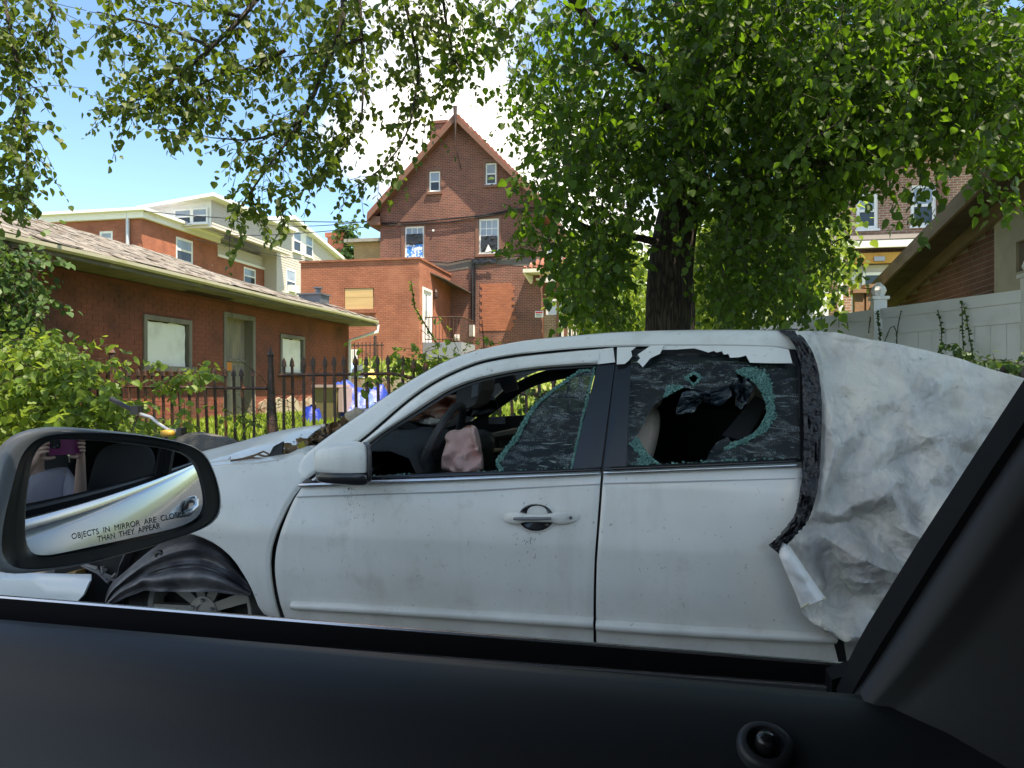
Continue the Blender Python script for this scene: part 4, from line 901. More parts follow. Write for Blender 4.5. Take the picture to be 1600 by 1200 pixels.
for pts,r0,r1 in (([(1085,260,t),(1130,225,t-.3),(1250,150,t-.8),(1420,60,t-1),(1560,-30,t-1.2)],.11,.03),
    ([(1040,395,t-.1),(1015,375,t-.3),(975,357,t-.5),(930,350,t-.7),(860,330,t-.9)],.05,.015),
    ([(1080,240,t),(1040,160,t-.6),(960,60,t-1.2),(860,-40,t-1.5)],.09,.03),
    ([(1070,300,t),(1120,300,t-.5),(1190,290,t-1),(1300,250,t-1.4),(1380,260,t-1.8)],.045,.012),
    ([(1090,170,t),(1180,60,t+.4),(1320,-30,t+.6),(1480,-90,t+.2)],.08,.03),
    ([(1095,120,t),(1050,20,t+.8),(960,-60,t+1.2)],.07,.02),
    ([(1062,330,t),(1010,270,t+.2),(940,230,t+.1),(850,230,t-.2)],.05,.012),
    ([(1100,0,t),(1150,-300,t-2),(1100,-900,t-4)],.10,.04),([(1100,0,t),(1300,-400,t-3),(1500,-1200,t-4.6)],.10,.04),([(1100,-20,t),(1000,-300,t-2.6),(850,-900,t-4.4)],.09,.04)):
    LA.append(limb(mb,[at(*q) for q in pts],r0,r1,8,.03,len(LA)))
mb.obj('limbs',M['bark'],TA,smooth=True)
CA_=Crown(11); R2=random.Random(8)
def lowlim(a): return np.interp(a,[760,820,900,1000,1100,1215,1262,1310,1380,1430,1480,1540,1600,1660],[300,420,500,500,505,490,400,290,240,215,205,235,262,270])
regs=[(820,-70,1640,300,5.8,9.5,1250,.066,.66),(1000,-60,1640,220,5.4,9,700,.066,.62),(840,150,1060,350,5.8,8.0,210,.062,.6),
 (840,300,1000,470,6.0,7.6,100,.062,.5),(1020,180,1150,330,6.2,7.2,60,.064,.55),(870,380,1010,530,6.6,8.5,80,.055,.5),(795,270,870,400,6,7,16,.055,.4),(1090,230,1330,440,5.8,9,400,.062,.6),(1110,400,1290,520,6,8.5,170,.055,.5),
 (1240,150,1400,300,5.5,7.5,150,.064,.55),(1220,370,1350,500,5.2,6.5,30,.054,.4),(1490,60,1640,270,5.0,7.5,150,.060,.5),(1200,0,1640,240,4.8,7,230,.058,.55),
 (680,-60,880,110,6.5,9,70,.055,.6),(780,60,920,240,7,9,60,.052,.5),(1060,330,1160,400,6.5,7.2,6,.06,.4)]
fill(CA_,regs,1,skip=lambda a,b,t:(t<8.2 and 960<a<1140 and 270<b<560 and abs(a-np.interp(b,[200,420],[1085,1043]))<62) or (b>lowlim(a) and R2.random()<.93))
# the crown goes on above the picture and over the street, shading the cars
R=CA_.R
for q_ in range(4800):
    x,y,z=(R.uniform(-2.2,5.6),R.uniform(-2.6,6.6),R.uniform(5.0,8.6)) if q_%3==0 else (R.uniform(-.9,5.6),R.uniform(-.3,3.0),R.uniform(4.6,7.4))
    if noise.noise(Vector((x*1.1,y*1.1,4)))>.36: continue
    if topx((x,y,z))[2]>.3 and topx((x,y,z))[1]>-20: continue
    CA_.twig((x,y,z),R.normal(0,1,3),.9,.105,.4,nl=12,wood=False)
for (a,b,t,n) in ((1345,405,5.4,2),(1425,285,5.3,3),(1450,320,5.3,2),(1400,300,5.4,2),(1262,440,5.4,5),(1255,480,5.4,5),(1300,488,5.5,2),(1540,285,5.2,5),(1575,300,5.1,4)):
    for _ in range(n): CA_.twig(at(a+CA_.R.uniform(-14,14),b+CA_.R.uniform(-22,8),t),cam2w((CA_.R.normal(0,.5),0,-.6)),.28,.062,.5,nl=7)
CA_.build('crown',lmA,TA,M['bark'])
# ---- B: overhead branches from a tree standing out of frame on the left
TBp=Vector((-7.6,3.9,.15)); TB=thing('overhanging_tree','tree whose leafy branches hang into the sky across the upper left','tree',TBp)
mb=MB(); limb(mb,[TBp+Vector((0,0,-.1)),TBp+Vector((.1,.05,2)),TBp+Vector((.3,.2,5)),TBp+Vector((1,.4,7))],.26,.16,14).copy(); mb.obj('trunk',M['bark'],TB,smooth=True)
mb=MB(); CB=Crown(21); hub=TBp+Vector((.5,.3,5.6))
mains=[ [(830,-60,6.3),(700,-30,6.2),(560,-40,6.2)], [(420,-30,6.1),(380,25,6.0),(330,75,6.0),(295,105,5.95),(240,150,5.9),(180,170,5.9)],
 [(545,-30,6.2),(535,40,6.1),(505,100,6.1),(470,190,6.0),(420,260,5.95),(372,330,5.9)],
 [(560,-20,6.4),(566,60,6.3),(566,140,6.3),(560,200,6.2),(500,270,6.1)],
 [(625,-20,6.5),(645,50,6.5),(660,110,6.5),(650,150,6.4),(640,215,6.3),(600,262,6.2),(560,285,6.2)],
 [(445,80,6.0),(400,105,6.0),(330,120,6.0),(280,150,6)], [(330,75,6.0),(250,40,6.0),(150,15,6.0)], [(470,190,6),(400,220,6),(330,215,5.9)],
 [(0,-20,5.5),(22,60,5.5),(35,130,5.45),(42,200,5.4),(36,290,5.4)], [(60,-20,5.5),(85,10,5.5),(70,50,5.5)], [(690,-20,6.8),(700,60,6.8),(720,120,6.7)], [(380,25,6),(300,10,6),(230,-10,6)],[(566,60,6.3),(520,80,6.2),(440,90,6.1)]]
rs=[(.04,.03)]+[(.028,.006)]*2+[(.018,.004)]*10
Ls=[]
for q,(r0,r1) in zip(mains,rs): Ls.append(limb(mb,[at(*a) for a in q],r0,r1,6,.012,len(Ls)))
for a in ([hub,TBp+Vector((2.5,1.5,6.2)),at(420,-120,6.2),at(420,-30,6.1)],[hub,TBp+Vector((3,1.8,6.6)),at(560,-160,6.4),at(560,-20,6.3),],[TBp+Vector((3,1.8,6.6)),at(700,-160,6.5),at(830,-60,6.3)],[hub,at(-60,-160,5.6),at(0,-20,5.5)],[hub,at(20,-180,5.6),at(60,-20,5.5)],[at(560,-160,6.4),at(625,-20,6.5)],[at(560,-160,6.4),at(690,-20,6.8)]):
    limb(mb,a,.09 if a[0] is hub else .05,.03,7,.02,7)
mb.obj('limbs',M['bark'],TB,smooth=True)
R=CB.R
for i,P in enumerate(Ls):
    if i==0: continue
    n=len(P); dens=2 if i in (1,2,3) else 2
    for k in range(n):
        for _ in range(dens):
            p=P[k]; d=np.array(P[min(k+1,n-1)]-P[max(k-1,0)]); d/=np.linalg.norm(d)
            if R.random()<.25: continue
            dd=d*.6+cam2w((R.normal(0,.7),R.normal(0,.5),R.normal(-.2,.5)))
            CB.twig(p,dd,R.uniform(.28,.55),.052,.6,nl=9)
regsB=[(120,-30,420,150,5.8,6.6,95,.054,.5),(150,60,330,190,5.8,6.3,55,.054,.45),(300,60,560,260,5.8,6.5,70,.054,.5),(230,120,330,215,5.8,6.2,18,.054,.4),(390,-40,700,90,6,7.2,110,.060,.55),(400,200,560,320,5.8,6.4,34,.054,.4),(350,300,470,360,5.7,6.0,20,.054,.3),
 (-40,-30,70,80,5.2,5.8,40,.054,.45),(-40,60,55,300,5.2,5.7,66,.054,.42),(560,-30,860,110,6.5,8,90,.058,.55),(590,80,690,200,6.2,6.8,20,.06,.4),(480,100,570,230,6,6.5,26,.054,.4),(-30,230,45,325,5.2,5.6,14,.06,.35)]
fill(CB,regsB,2,dens=.52)
CB.build('crown',lmB,TB,M['bark'])
# ---- smaller trees and shrubs behind
def backtree(name,label,base,trunk_pts,r0,regs,m,seed,cat='tree',group=None,wood=True):
    T=thing(name,label,cat,base,group); mb=MB()
    for P in trunk_pts: limb(mb,P,r0,r0*.4,7,.03,seed)
    mb.obj('trunk',M['bark'],T,smooth=True); C=Crown(seed); fill(C,regs,seed,wood=wood); C.build('crown',m,T,M['bark'],nobj=0); return T
def gp_(px,t): 
    p=at(px,HY,t); p.z=ground_z(p.x,p.y); return p
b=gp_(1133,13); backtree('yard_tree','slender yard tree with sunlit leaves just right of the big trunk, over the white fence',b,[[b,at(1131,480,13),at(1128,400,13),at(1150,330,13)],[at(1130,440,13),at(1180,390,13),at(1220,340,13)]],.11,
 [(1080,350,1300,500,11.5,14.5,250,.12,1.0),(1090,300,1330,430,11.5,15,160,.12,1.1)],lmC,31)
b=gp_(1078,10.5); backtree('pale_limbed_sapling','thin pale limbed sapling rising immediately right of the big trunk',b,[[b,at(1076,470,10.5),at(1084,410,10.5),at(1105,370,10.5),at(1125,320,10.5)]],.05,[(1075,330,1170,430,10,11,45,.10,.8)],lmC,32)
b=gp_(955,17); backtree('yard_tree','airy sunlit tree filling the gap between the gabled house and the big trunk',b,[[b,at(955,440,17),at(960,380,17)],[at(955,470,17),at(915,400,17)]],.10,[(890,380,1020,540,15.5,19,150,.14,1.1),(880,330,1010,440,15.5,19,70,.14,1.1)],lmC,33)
b=gp_(545,60); T=thing('conifer','slim dark green conifer far behind, between the red chimney and the tan block','tree',b)
C=Crown(34)
for k in range(70):
    py=C.R.uniform(352,415); w_=(py-345)*.18; p=at(544+C.R.uniform(-w_,w_),py,60); C.twig(p,(C.R.normal(),C.R.normal(),.3),1.0,.32,.2,nl=8,wood=False)
MB().tube([b,at(544,360,60)],.12,6).obj('trunk',M['bark'],T); C.build('crown',lmI,T,M['bark'],nobj=0)
# tree line far behind for the horizon gaps
T=tag(npmesh('far_tree_line',np.zeros((4,3)),np.array([[0,1,2,3]]),np.array([.5]),lmI),'distant mass of trees closing the view behind the houses','trees'); bpy.data.objects.remove(T)
C=Crown(35)
for k in range(900):
    px=C.R.uniform(880,1330); py=C.R.uniform(455,560); p=at(px,py,C.R.uniform(38,44)); C.twig(p,(C.R.normal(),C.R.normal(),.3),2.2,.5,.2,nl=8,wood=False)
hold=thing('distant_trees','distant soft trees closing the gap between gabled house and porch','trees',at(1050,560,40)); C.build('foliage',lmC,hold,M['bark'],nobj=0)
# overgrown vines/shrub at left over the fence
def shrub(name,label,base,regs,m,seed,cat='shrub',nobj=0,droop=.4,stems=()):
    T=thing(name,label,cat,base); C=Crown(seed)
    for (x0,y0_,x1,y1_,t0,t1,cnt,lf,ln) in regs:
        for _ in range(cnt):
            a=C.R.uniform(0,6.28); r=math.sqrt(C.R.random()); p=at((x0+x1)/2+r*math.cos(a)*(x1-x0)/2,(y0_+y1_)/2+r*math.sin(a)*(y1_-y0_)/2,C.R.uniform(t0,t1))
            C.twig(p,cam2w((C.R.normal(0,.8),C.R.normal(-.3,.6),C.R.normal(.15,.5))),ln*C.R.uniform(.6,1.3),lf,.8,nl=9)
    if stems:
        mb=MB()
        for s_ in stems: mb.tube(s_,[.007]*(len(s_)-1)+[.003],5)
        mb.obj('stem',M['bark'],T)
    C.build('foliage',m,T,M['bark'],nobj=nobj); return T
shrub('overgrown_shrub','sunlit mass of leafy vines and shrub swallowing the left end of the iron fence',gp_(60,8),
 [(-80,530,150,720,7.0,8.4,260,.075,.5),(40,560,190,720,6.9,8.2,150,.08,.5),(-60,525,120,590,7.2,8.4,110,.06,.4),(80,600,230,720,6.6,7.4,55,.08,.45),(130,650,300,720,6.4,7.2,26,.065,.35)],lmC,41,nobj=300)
shrub('fence_vine','broad leaved vine trailing along the top rail of the iron fence beside the shrub',gp_(300,7.3),
 [(200,585,290,620,7.2,7.7,8,.07,.25),(260,585,350,612,7.2,7.6,5,.06,.22),(300,575,345,600,7,7.4,3,.09,.25),(220,630,300,700,7,7.6,10,.06,.35),(330,640,440,710,6.8,7.3,12,.045,.35)],lmC,42)
shrub('dark_ivy','dark ivy hanging on the near corner of the brick garage at far left',at(40,440,8.3),
 [(-50,380,60,540,8.0,9.0,150,.07,.5),(20,430,85,545,8.2,9.3,45,.055,.4),(-50,360,30,470,7.8,8.6,60,.06,.4)],lmI,43)
s1=[gp_(690,7.6),at(684,540,7.4),at(648,480,7.4),at(642,437,7.4)]; s2=[gp_(760,7.4),at(756,540,7.2),at(753,500,7.2)]
shrub('fence_sapling','green sapling with two thin upright shoots poking over the fence behind the windscreen',gp_(690,7.5),
 [(585,545,720,625,6.9,7.6,34,.055,.4),(660,545,760,590,6.9,7.6,26,.055,.4),(575,545,640,600,6.9,7.4,8,.065,.35),(740,500,765,560,7.1,7.3,4,.045,.3)],lmC,44,stems=[s1,s2])
C=Crown(45)
T=thing('thin_shoot','tall thin leafy shoot rising above the sapling in front of the orange annex','shoot',at(690,560,7.3))
mb=MB(); mb.tube(s1[1:],[.009,.006,.003],5); mb.obj('stem',M['bark'],T)
for k in range(38): 
    q=resample(s1[1:],39)[k]; C.P.append(np.array(q)); dd=C.R.normal(0,.6,3); dd[2]=-.3; C.D.append(dd/np.linalg.norm(dd)); C.Nn.append(C.R.normal(0,1,3)+np.array([0,0,1])); C.S.append(.035)
C.build('foliage',lmC,T,M['bark'],nobj=0)
shrub('dead_vine','tangle of dry vine twigs around the leaning iron post',at(430,640,7.1),[(400,600,470,700,6.9,7.3,26,.012,.5)],lmI,46,cat='vine')
shrub('fence_creeper','dark creeper along the base of the iron fence seen through the wreck windows',at(770,630,6.6),[(740,590,840,660,6.5,7.0,40,.05,.35),(840,625,960,650,6.5,7,10,.04,.3)],lmI,47,cat='creeper')
shrub('leafy_weeds','dark green weeds growing between the wreck and the white fence',at(1530,570,5.4),[(1430,545,1530,570,5.3,5.6,12,.05,.22),(1500,555,1640,600,5.2,5.6,26,.055,.25),(1570,540,1640,590,5.2,5.6,10,.06,.25)],lmI,48,cat='weeds')
# thin vines on the vinyl fence
VS=[[(1470,560),(1472,520),(1466,488)],[(1508,570),(1504,530),(1503,470)],[(1522,570),(1514,520),(1506,478)],[(1400,545),(1402,515),(1408,485)],[(1380,540),(1392,508),(1400,512),(1402,540)],[(1375,530),(1372,500),(1370,488)],[(1284,512),(1284,492)],[(1325,512),(1322,495)],[(1357,520),(1360,495)]]
for i,v in enumerate(VS):
    t0=np.interp(v[0][0],[1182,1262,1373,1604],[9.55,8.35,7.2,5.7]); C=Crown(60+i); P=[]
    for a,b_ in v: t_=np.interp(a,[1182,1262,1373,1604],[9.55,8.35,7.2,5.7])-.04; P.append(at(a,b_,t_))
    T=thing('climbing_vine','','vine',P[0]); T['group']='thin vines on the white fence'
    T['label']=['short vine on the white fence just right of its middle post','tallest vine on the white fence, straight and densely leaved','vine leaning beside the tallest vine on the white fence','curling vine just right of the capped middle post','looping bare vine near the middle fence post','vine climbing the capped middle fence post','tiny vine on the leftmost white fence panel','faint short vine on the second white fence panel','short vine left of the capped middle fence post'][i]
    P=resample(P,14,1); mb=MB(); mb.tube(P,.004,4); mb.obj('stem',M['bark'],T)
    for k,q in enumerate(resample(P,30)):
        dd=C.R.normal(0,1,3); dd[1]=-abs(dd[1]); C.P.append(np.array(q)); C.D.append(dd/np.linalg.norm(dd)); C.Nn.append(C.R.normal(0,1,3)); C.S.append(.028 if i in (0,1,2,5) else .012)
    C.build('foliage',lmI,T,M['bark'],nobj=0)
# ============================================================ the wrecked white sedan
YC=3.43
PZ=[.10,.20,.30,.42,.55,.69,.72,.82,.90,.96,1.02,1.20,1.36,1.405,1.435,1.46]
PY=[2.62,2.575,2.535,2.508,2.492,2.483,2.486,2.502,2.520,2.545,2.575,2.645,2.705,2.735,2.785,2.9]
def body(x,z):
    y=float(np.interp(z,PZ,PY))
    if x<-1.3: y+=.10*((-1.3-x)/1.3)**2.4
    if x>.9: y+=.10*((x-.9)/1.2)**2
    return y
def side(px,py,off=0):
    Y=2.5
    for _ in range(14): p=onY(px,py,Y); Y=body(p.x,p.z)+off
    return p
def xz(pts,off=0): return [Vector((p.x,p.z,0)) for p in (side(a,b_,off) for a,b_ in pts)]
paint=mat('dirty_white_paint',(.66,.66,.63),.32,.03,3,dirt=(.50,.49,.45),dscale=1.8,dlo=.5,dhi=.85,coat=.5)
def paintmat():
    m,nt,b=newmat('grimy_white_paint'); N=nt.nodes.new; L=nt.links.new
    g=N('ShaderNodeNewGeometry')
    def nz(sc,st,lo,hi,det=8,ro=.6):
        mp=N('ShaderNodeMapping'); mp.inputs['Scale'].default_value=st; L(g.outputs['Position'],mp.inputs[0])
        n=N('ShaderNodeTexNoise'); n.inputs['Scale'].default_value=sc; n.inputs['Detail'].default_value=det; n.inputs['Roughness'].default_value=ro; L(mp.outputs[0],n.inputs['Vector'])
        q=N('ShaderNodeMapRange'); q.inputs['From Min'].default_value=lo; q.inputs['From Max'].default_value=hi; L(n.outputs['Fac'],q.inputs['Value']); return q.outputs[0]
    def mixc(f,a,c,amt=1):
        r=N('ShaderNodeMixRGB'); 
        if amt!=1:
            mm=N('ShaderNodeMath'); mm.operation='MULTIPLY'; mm.inputs[1].default_value=amt; L(f,mm.inputs[0]); f=mm.outputs[0]
        L(f,r.inputs[0]); 
        if isinstance(a,tuple): r.inputs[1].default_value=(*a,1)
        else: L(a,r.inputs[1])
        r.inputs[2].default_value=(*c,1); return r.outputs[0]
    c=mixc(nz(2.2,(1,1,1),.35,.75),(.70,.695,.645),(.57,.56,.50),.85)
    c=mixc(nz(7,(1,1,.12),.52,.8),c,(.40,.38,.33),.45)          # rain streaks
    c=mixc(nz(60,(1,1,1),.66,.74,3),c,(.16,.13,.10),.55)        # specks
    c=mixc(nz(9,(1,1,1),.60,.85),c,(.30,.26,.20),.5)
    # road dirt towards the sills
    s=N('ShaderNodeSeparateXYZ'); L(g.outputs['Position'],s.inputs[0]); q=N('ShaderNodeMapRange'); q.inputs['From Min'].default_value=.62; q.inputs['From Max'].default_value=.30; L(s.outputs[2],q.inputs['Value'])
    mm=N('ShaderNodeMath'); mm.operation='MULTIPLY'; L(q.outputs[0],mm.inputs[0]); L(nz(5,(1,1,1),.3,.7),mm.inputs[1]); c=mixc(mm.outputs[0],c,(.34,.31,.26),.6)
    L(c,b.inputs['Base Color']); b.inputs['Coat Weight'].default_value=.55; b.inputs['Coat Roughness'].default_value=.14
    r=N('ShaderNodeMapRange'); r.inputs['To Min'].default_value=.28; r.inputs['To Max'].default_value=.6; L(nz(3,(1,1,1),.3,.7),r.inputs['Value']); L(r.outputs[0],b.inputs['Roughness'])
    bp=N('ShaderNodeBump'); bp.inputs['Strength'].default_value=.35; bp.inputs['Distance'].default_value=.012; n=N('ShaderNodeTexNoise'); n.inputs['Scale'].default_value=2.6; n.inputs['Detail'].default_value=2; L(g.outputs['Position'],n.inputs['Vector']); L(n.outputs['Fac'],bp.inputs['Height']); L(bp.outputs[0],b.inputs['Normal']); L(bp.outputs[0],b.inputs['Coat Normal'])
    return m
paint=paintmat(); MATS['paint']=paint
blk=M['black']; chrome=mat('dull_chrome',(.55,.56,.58),.22,.1,20,metal=.9); gloss=mat('gloss_black_trim',(.012,.012,.014),.16,.1,10)
CAR=thing('wrecked_white_sedan','abandoned white sedan with shattered side windows, missing front bumper and sheeted rear','car',(-.3,YC,0))
def mirror_copy(o):
    me=o.data.copy(); n=len(me.vertices); co=np.empty(n*3,'f'); me.vertices.foreach_get('co',co); co=co.reshape(-1,3); oy=wloc(o).y; co[:,1]=2*YC-(co[:,1]+oy)-oy; me.vertices.foreach_set('co',co.ravel()); me.flip_normals(); me.update()
    c=bpy.data.objects.new(o.name.split('.')[0],me); COL.objects.link(c); c.parent=o.parent; c.location=o.location; return c
def patch(name,b,r,t,l,nu=40,nv=30,off=0,th=.012,m=None,parent=None,sm=1,bulge=0,mirror=False,dent=0,label=None,smooth=.6):
    G=coons(xz(b,off),xz(r,off),xz(t,off),xz(l,off),nu,nv,sm); out=[]
    for j,row in enumerate(G):
        q=[]
        for i,p in enumerate(row):
            e=min(i,nu-1-i,j,nv-1-j); edge=.006 if e==0 else 0
            y=body(p.x,p.y)+off+edge-bulge*max(0,math.sin(math.pi*j/(nv-1)))**.6
            if dent: y+=dent*noise.noise(Vector((p.x*2.3,p.y*3,1)))
            q.append(Vector((p.x,y,p.y)))
        out.append(q)
    o=MB().grid(out,back=(0,th,0)).obj(name,m or paint,parent or CAR,smooth=smooth,label=label)
    if mirror: mirror_copy(o)
    return o
# front door
FD=patch('front_door',[(447,975),(560,1030),(700,1040),(928,1060)],[(928,1060),(927,900),(933,820),(939,739)],[(470,762),(560,757),(700,749),(939,739)],[(447,975),(431,920),(428,870),(438,830),(455,785),(470,762)],90,60,mirror=True,dent=.006,sm=2)
RD=patch('rear_door',[(933,1060),(1100,1075),(1322,1090)],[(1322,1090),(1310,1030),(1290,960),(1262,880),(1254,800),(1253,729)],[(943,739),(1253,729)],[(933,1060),(931,900),(937,820),(943,739)],70,60,mirror=True,dent=.006)
# door recess strips (dark shuts between the panels)
patch('sill_panel',[(300,1120),(1400,1180)],[(1400,1180),(1400,1092)],[(440,1058),(1400,1092)],[(440,1120),(440,1058)],30,8,off=.01,mirror=True)
patch('door_shut',[(410,1040),(1330,1080)],[(1330,1080),(1262,735)],[(478,765),(1262,735)],[(410,1040),(440,960),(405,880),(450,780),(478,765)],30,20,off=.05,m=blk,mirror=True)
# front fender with its open arch
patch('front_fender',[(437,972),(420,964),(408,958),(398,930),(386,905),(366,875),(340,852),(310,838),(280,832),(240,840),(190,862)],
 [(190,862),(195,830),(205,790),(215,750)],[(487,733),(478,712),(470,704),(440,716),(400,722),(335,726),(270,735),(215,750)],[(437,972),(424,918),(420,868),(430,832),(452,782),(474,755),(487,733)],64,46,off=-.004,mirror=False,dent=.012,sm=1)
patch('front_fender',[(437,972),(408,958),(386,905),(340,852),(310,838),(240,840),(190,862)],[(190,862),(215,750)],[(474,757),(470,716),(335,726),(215,750)],[(437,972),(420,868),(474,757)],20,14,mirror=False).name='tmp'
tmp=[c for c in CAR.children if c.name=='tmp'][0]; fr=mirror_copy(tmp); fr.name='front_fender'; bpy.data.objects.remove(tmp)
# fender upper shoulder turning in to the hood
G=[]
for px,py in [(478,712),(470,704),(455,709),(440,716),(420,719),(400,722),(370,724),(335,727),(300,731),(270,736),(240,742)]:
    p=side(px,py,-.004); G.append([p+Vector((0,0,0)),p+Vector((0,.05,.012)),p+Vector((0,.12,.012)),p+Vector((0,.16,-.02))])
MB().grid(G,back=(0,.0,-.012)).obj('fender_top',paint,CAR,smooth=True)
# molding strips
def ribbon(name,top,bot,off,m,n=40,nv=7,bulge=0,th=.01,parent=None,smooth=.8,sm=0,mirror=False,label=None):
    return patch(name,bot,[bot[-1],top[-1]],top,[bot[0],top[0]],n,nv,off=off,m=m,parent=parent,bulge=bulge,th=th,sm=sm,smooth=smooth,mirror=mirror,label=label)
ribbon('side_molding',[(455,940),(600,947),(927,966)],[(455,953),(600,962),(927,984)],-.010,paint,bulge=.016,parent=FD)
ribbon('side_molding',[(931,970),(1100,980),(1310,992)],[(931,987),(1100,998),(1306,1007)],-.010,paint,bulge=.016,parent=RD)
crease=mat('pinstripe_grey',(.33,.33,.32),.5)
ribbon('pinstripe',[(462,776),(700,768),(937,756)],[(462,778),(700,770),(937,758)],-.0075,crease,nv=2,th=.002,parent=FD)
ribbon('pinstripe',[(943,755),(1252,747)],[(943,757),(1252,749)],-.0075,crease,nv=2,th=.002,parent=RD)
# belt line: chrome over black
ribbon('belt_trim',[(466,755),(600,749),(938,736)],[(466,761),(600,756),(938,742)],-.014,chrome,bulge=.006,parent=FD)
ribbon('belt_seal',[(478,748),(600,742),(938,730)],[(470,755),(600,749),(938,736)],-.006,gloss,bulge=.004,parent=FD)
ribbon('belt_trim',[(943,736),(1253,722)],[(943,741),(1253,729)],-.014,chrome,bulge=.006,parent=RD)
ribbon('belt_seal',[(943,729),(1253,716)],[(943,736),(1253,722)],-.006,gloss,bulge=.004,parent=RD)
# inner door faces behind the belt
for a,b_ in ((470,1255),):
    o=ribbon('inner_belt',[(478,748),(1255,718)],[(478,765),(1255,735)],.03,blk,nv=3); mirror_copy(o)
# roof rail / A pillar outer skin
outer=[(464,735),(470,714),(492,697),(515,680),(545,659),(575,639),(610,614),(645,592),(680,572),(715,556),(750,546),(785,538),(820,532),(855,528),(910,523),(960,519),(1030,516),(1100,515),(1170,515),(1235,517)]
seam=[(478,750),(500,733),(530,710),(564,686),(594,660),(624,634),(652,612),(680,594),(715,577),(750,564),(785,557),(820,552),(890,545),(960,541),(1100,541),(1180,542),(1245,546)]
ribbon('roof_rail',outer,seam,-.004,paint,n=90,nv=10,bulge=.004,sm=1,th=.02,mirror=True)
seam2=[(x+3,y+2.5) for x,y in seam]
ribbon('drip_seam',seam,seam2,.012,blk,n=90,nv=2,th=.02,sm=1)
# front door frame with rain visor
fin=[(560,706),(575,692),(610,667),(645,645),(672,627),(701,609),(740,594),(785,584),(820,578),(855,574),(900,571),(934,569)]
seam3=[(500,737),(532,713),(566,690),(597,664),(626,638),(654,616),(682,598),(716,581),(751,568),(786,561),(821,556),(891,549),(938,545)]
ribbon('window_visor',seam3,fin,-.012,paint,n=70,nv=8,bulge=.014,sm=1,parent=FD)
fr=ribbon('window_frame',seam3,[(564,712),(580,697),(614,672),(649,650),(676,632),(704,614),(743,598),(787,588),(822,582),(857,578),(902,575),(936,573)],.012,blk,n=60,nv=4,sm=1,parent=FD); mirror_copy(fr)
# A pillar corner triangle below the frame
MB().plate([(p.x,p.y) for p in xz([(484,752),(500,737),(560,692),(566,700),(545,722),(545,748)])],[],lambda u,v,w:Vector((u,body(u,v)+w,v)),-.008,.012).obj('mirror_sail',gloss,FD)
ribbon('pillar_trim',[(482,752),(500,738),(512,728)],[(489,752),(505,742),(517,731)],-.014,chrome,n=8,nv=3,parent=FD)
# B pillar
def plate_px(name,pts,off,th,m,parent=CAR,holes=(),mirror=False,label=None,n=0):
    P=[(p.x,p.y) for p in xz(pts,off)]; Hs=[[(p.x,p.y) for p in xz(h,off)] for h in holes]
    o=MB().plate(P,Hs,lambda u,v,w:Vector((u,body(u,v)+w,v)),off,off+th).obj(name,m,parent,label=label)
    if mirror: mirror_copy(o)
    return o
plate_px('b_pillar_cover',[(934,568),(961,566),(939,730),(894,733)],-.006,.02,gloss,FD,mirror=True)
plate_px('b_pillar_cover',[(965,543),(988,546),(986,570),(978,729),(943,730)],-.006,.02,gloss,RD,mirror=True)
plate_px('door_gap',[(957,541),(966,541),(944,745),(937,745)],.02,.01,blk)
plate_px('visor_end',[(936,546),(958,543),(961,566),(934,569)],-.016,.014,paint,FD)
# rear frame + broken visor pieces
plate_px('window_frame',[(965,545),(1245,547),(1258,560),(1262,722),(1252,722),(1246,570),(1235,556),(1000,553),(985,560),(980,729),(968,729)],.004,.02,blk,RD,mirror=True)
cv=lambda P:[(940+a/4.444,500+b_/4.444) for a,b_ in P]
plate_px('broken_visor',cv([(108,190),(240,187),(205,215),(212,250),(190,280),(160,305),(105,308)]),-.030,.004,paint,RD)
plate_px('broken_visor',cv([(250,240),(340,178),(435,175),(420,205),(405,235),(370,250),(335,268),(310,300),(285,328),(262,300),(245,292),(268,265)]),-.040,.004,paint,RD)
plate_px('broken_visor',cv([(435,180),(800,178),(1180,185),(1300,205),(1325,300),(1180,300),(1030,296),(1003,246),(960,258),(893,262),(880,236),(850,240),(835,216),(800,226),(780,214),(740,226),(700,212),(640,196),(520,205),(420,207)]),-.030,.005,paint,RD)
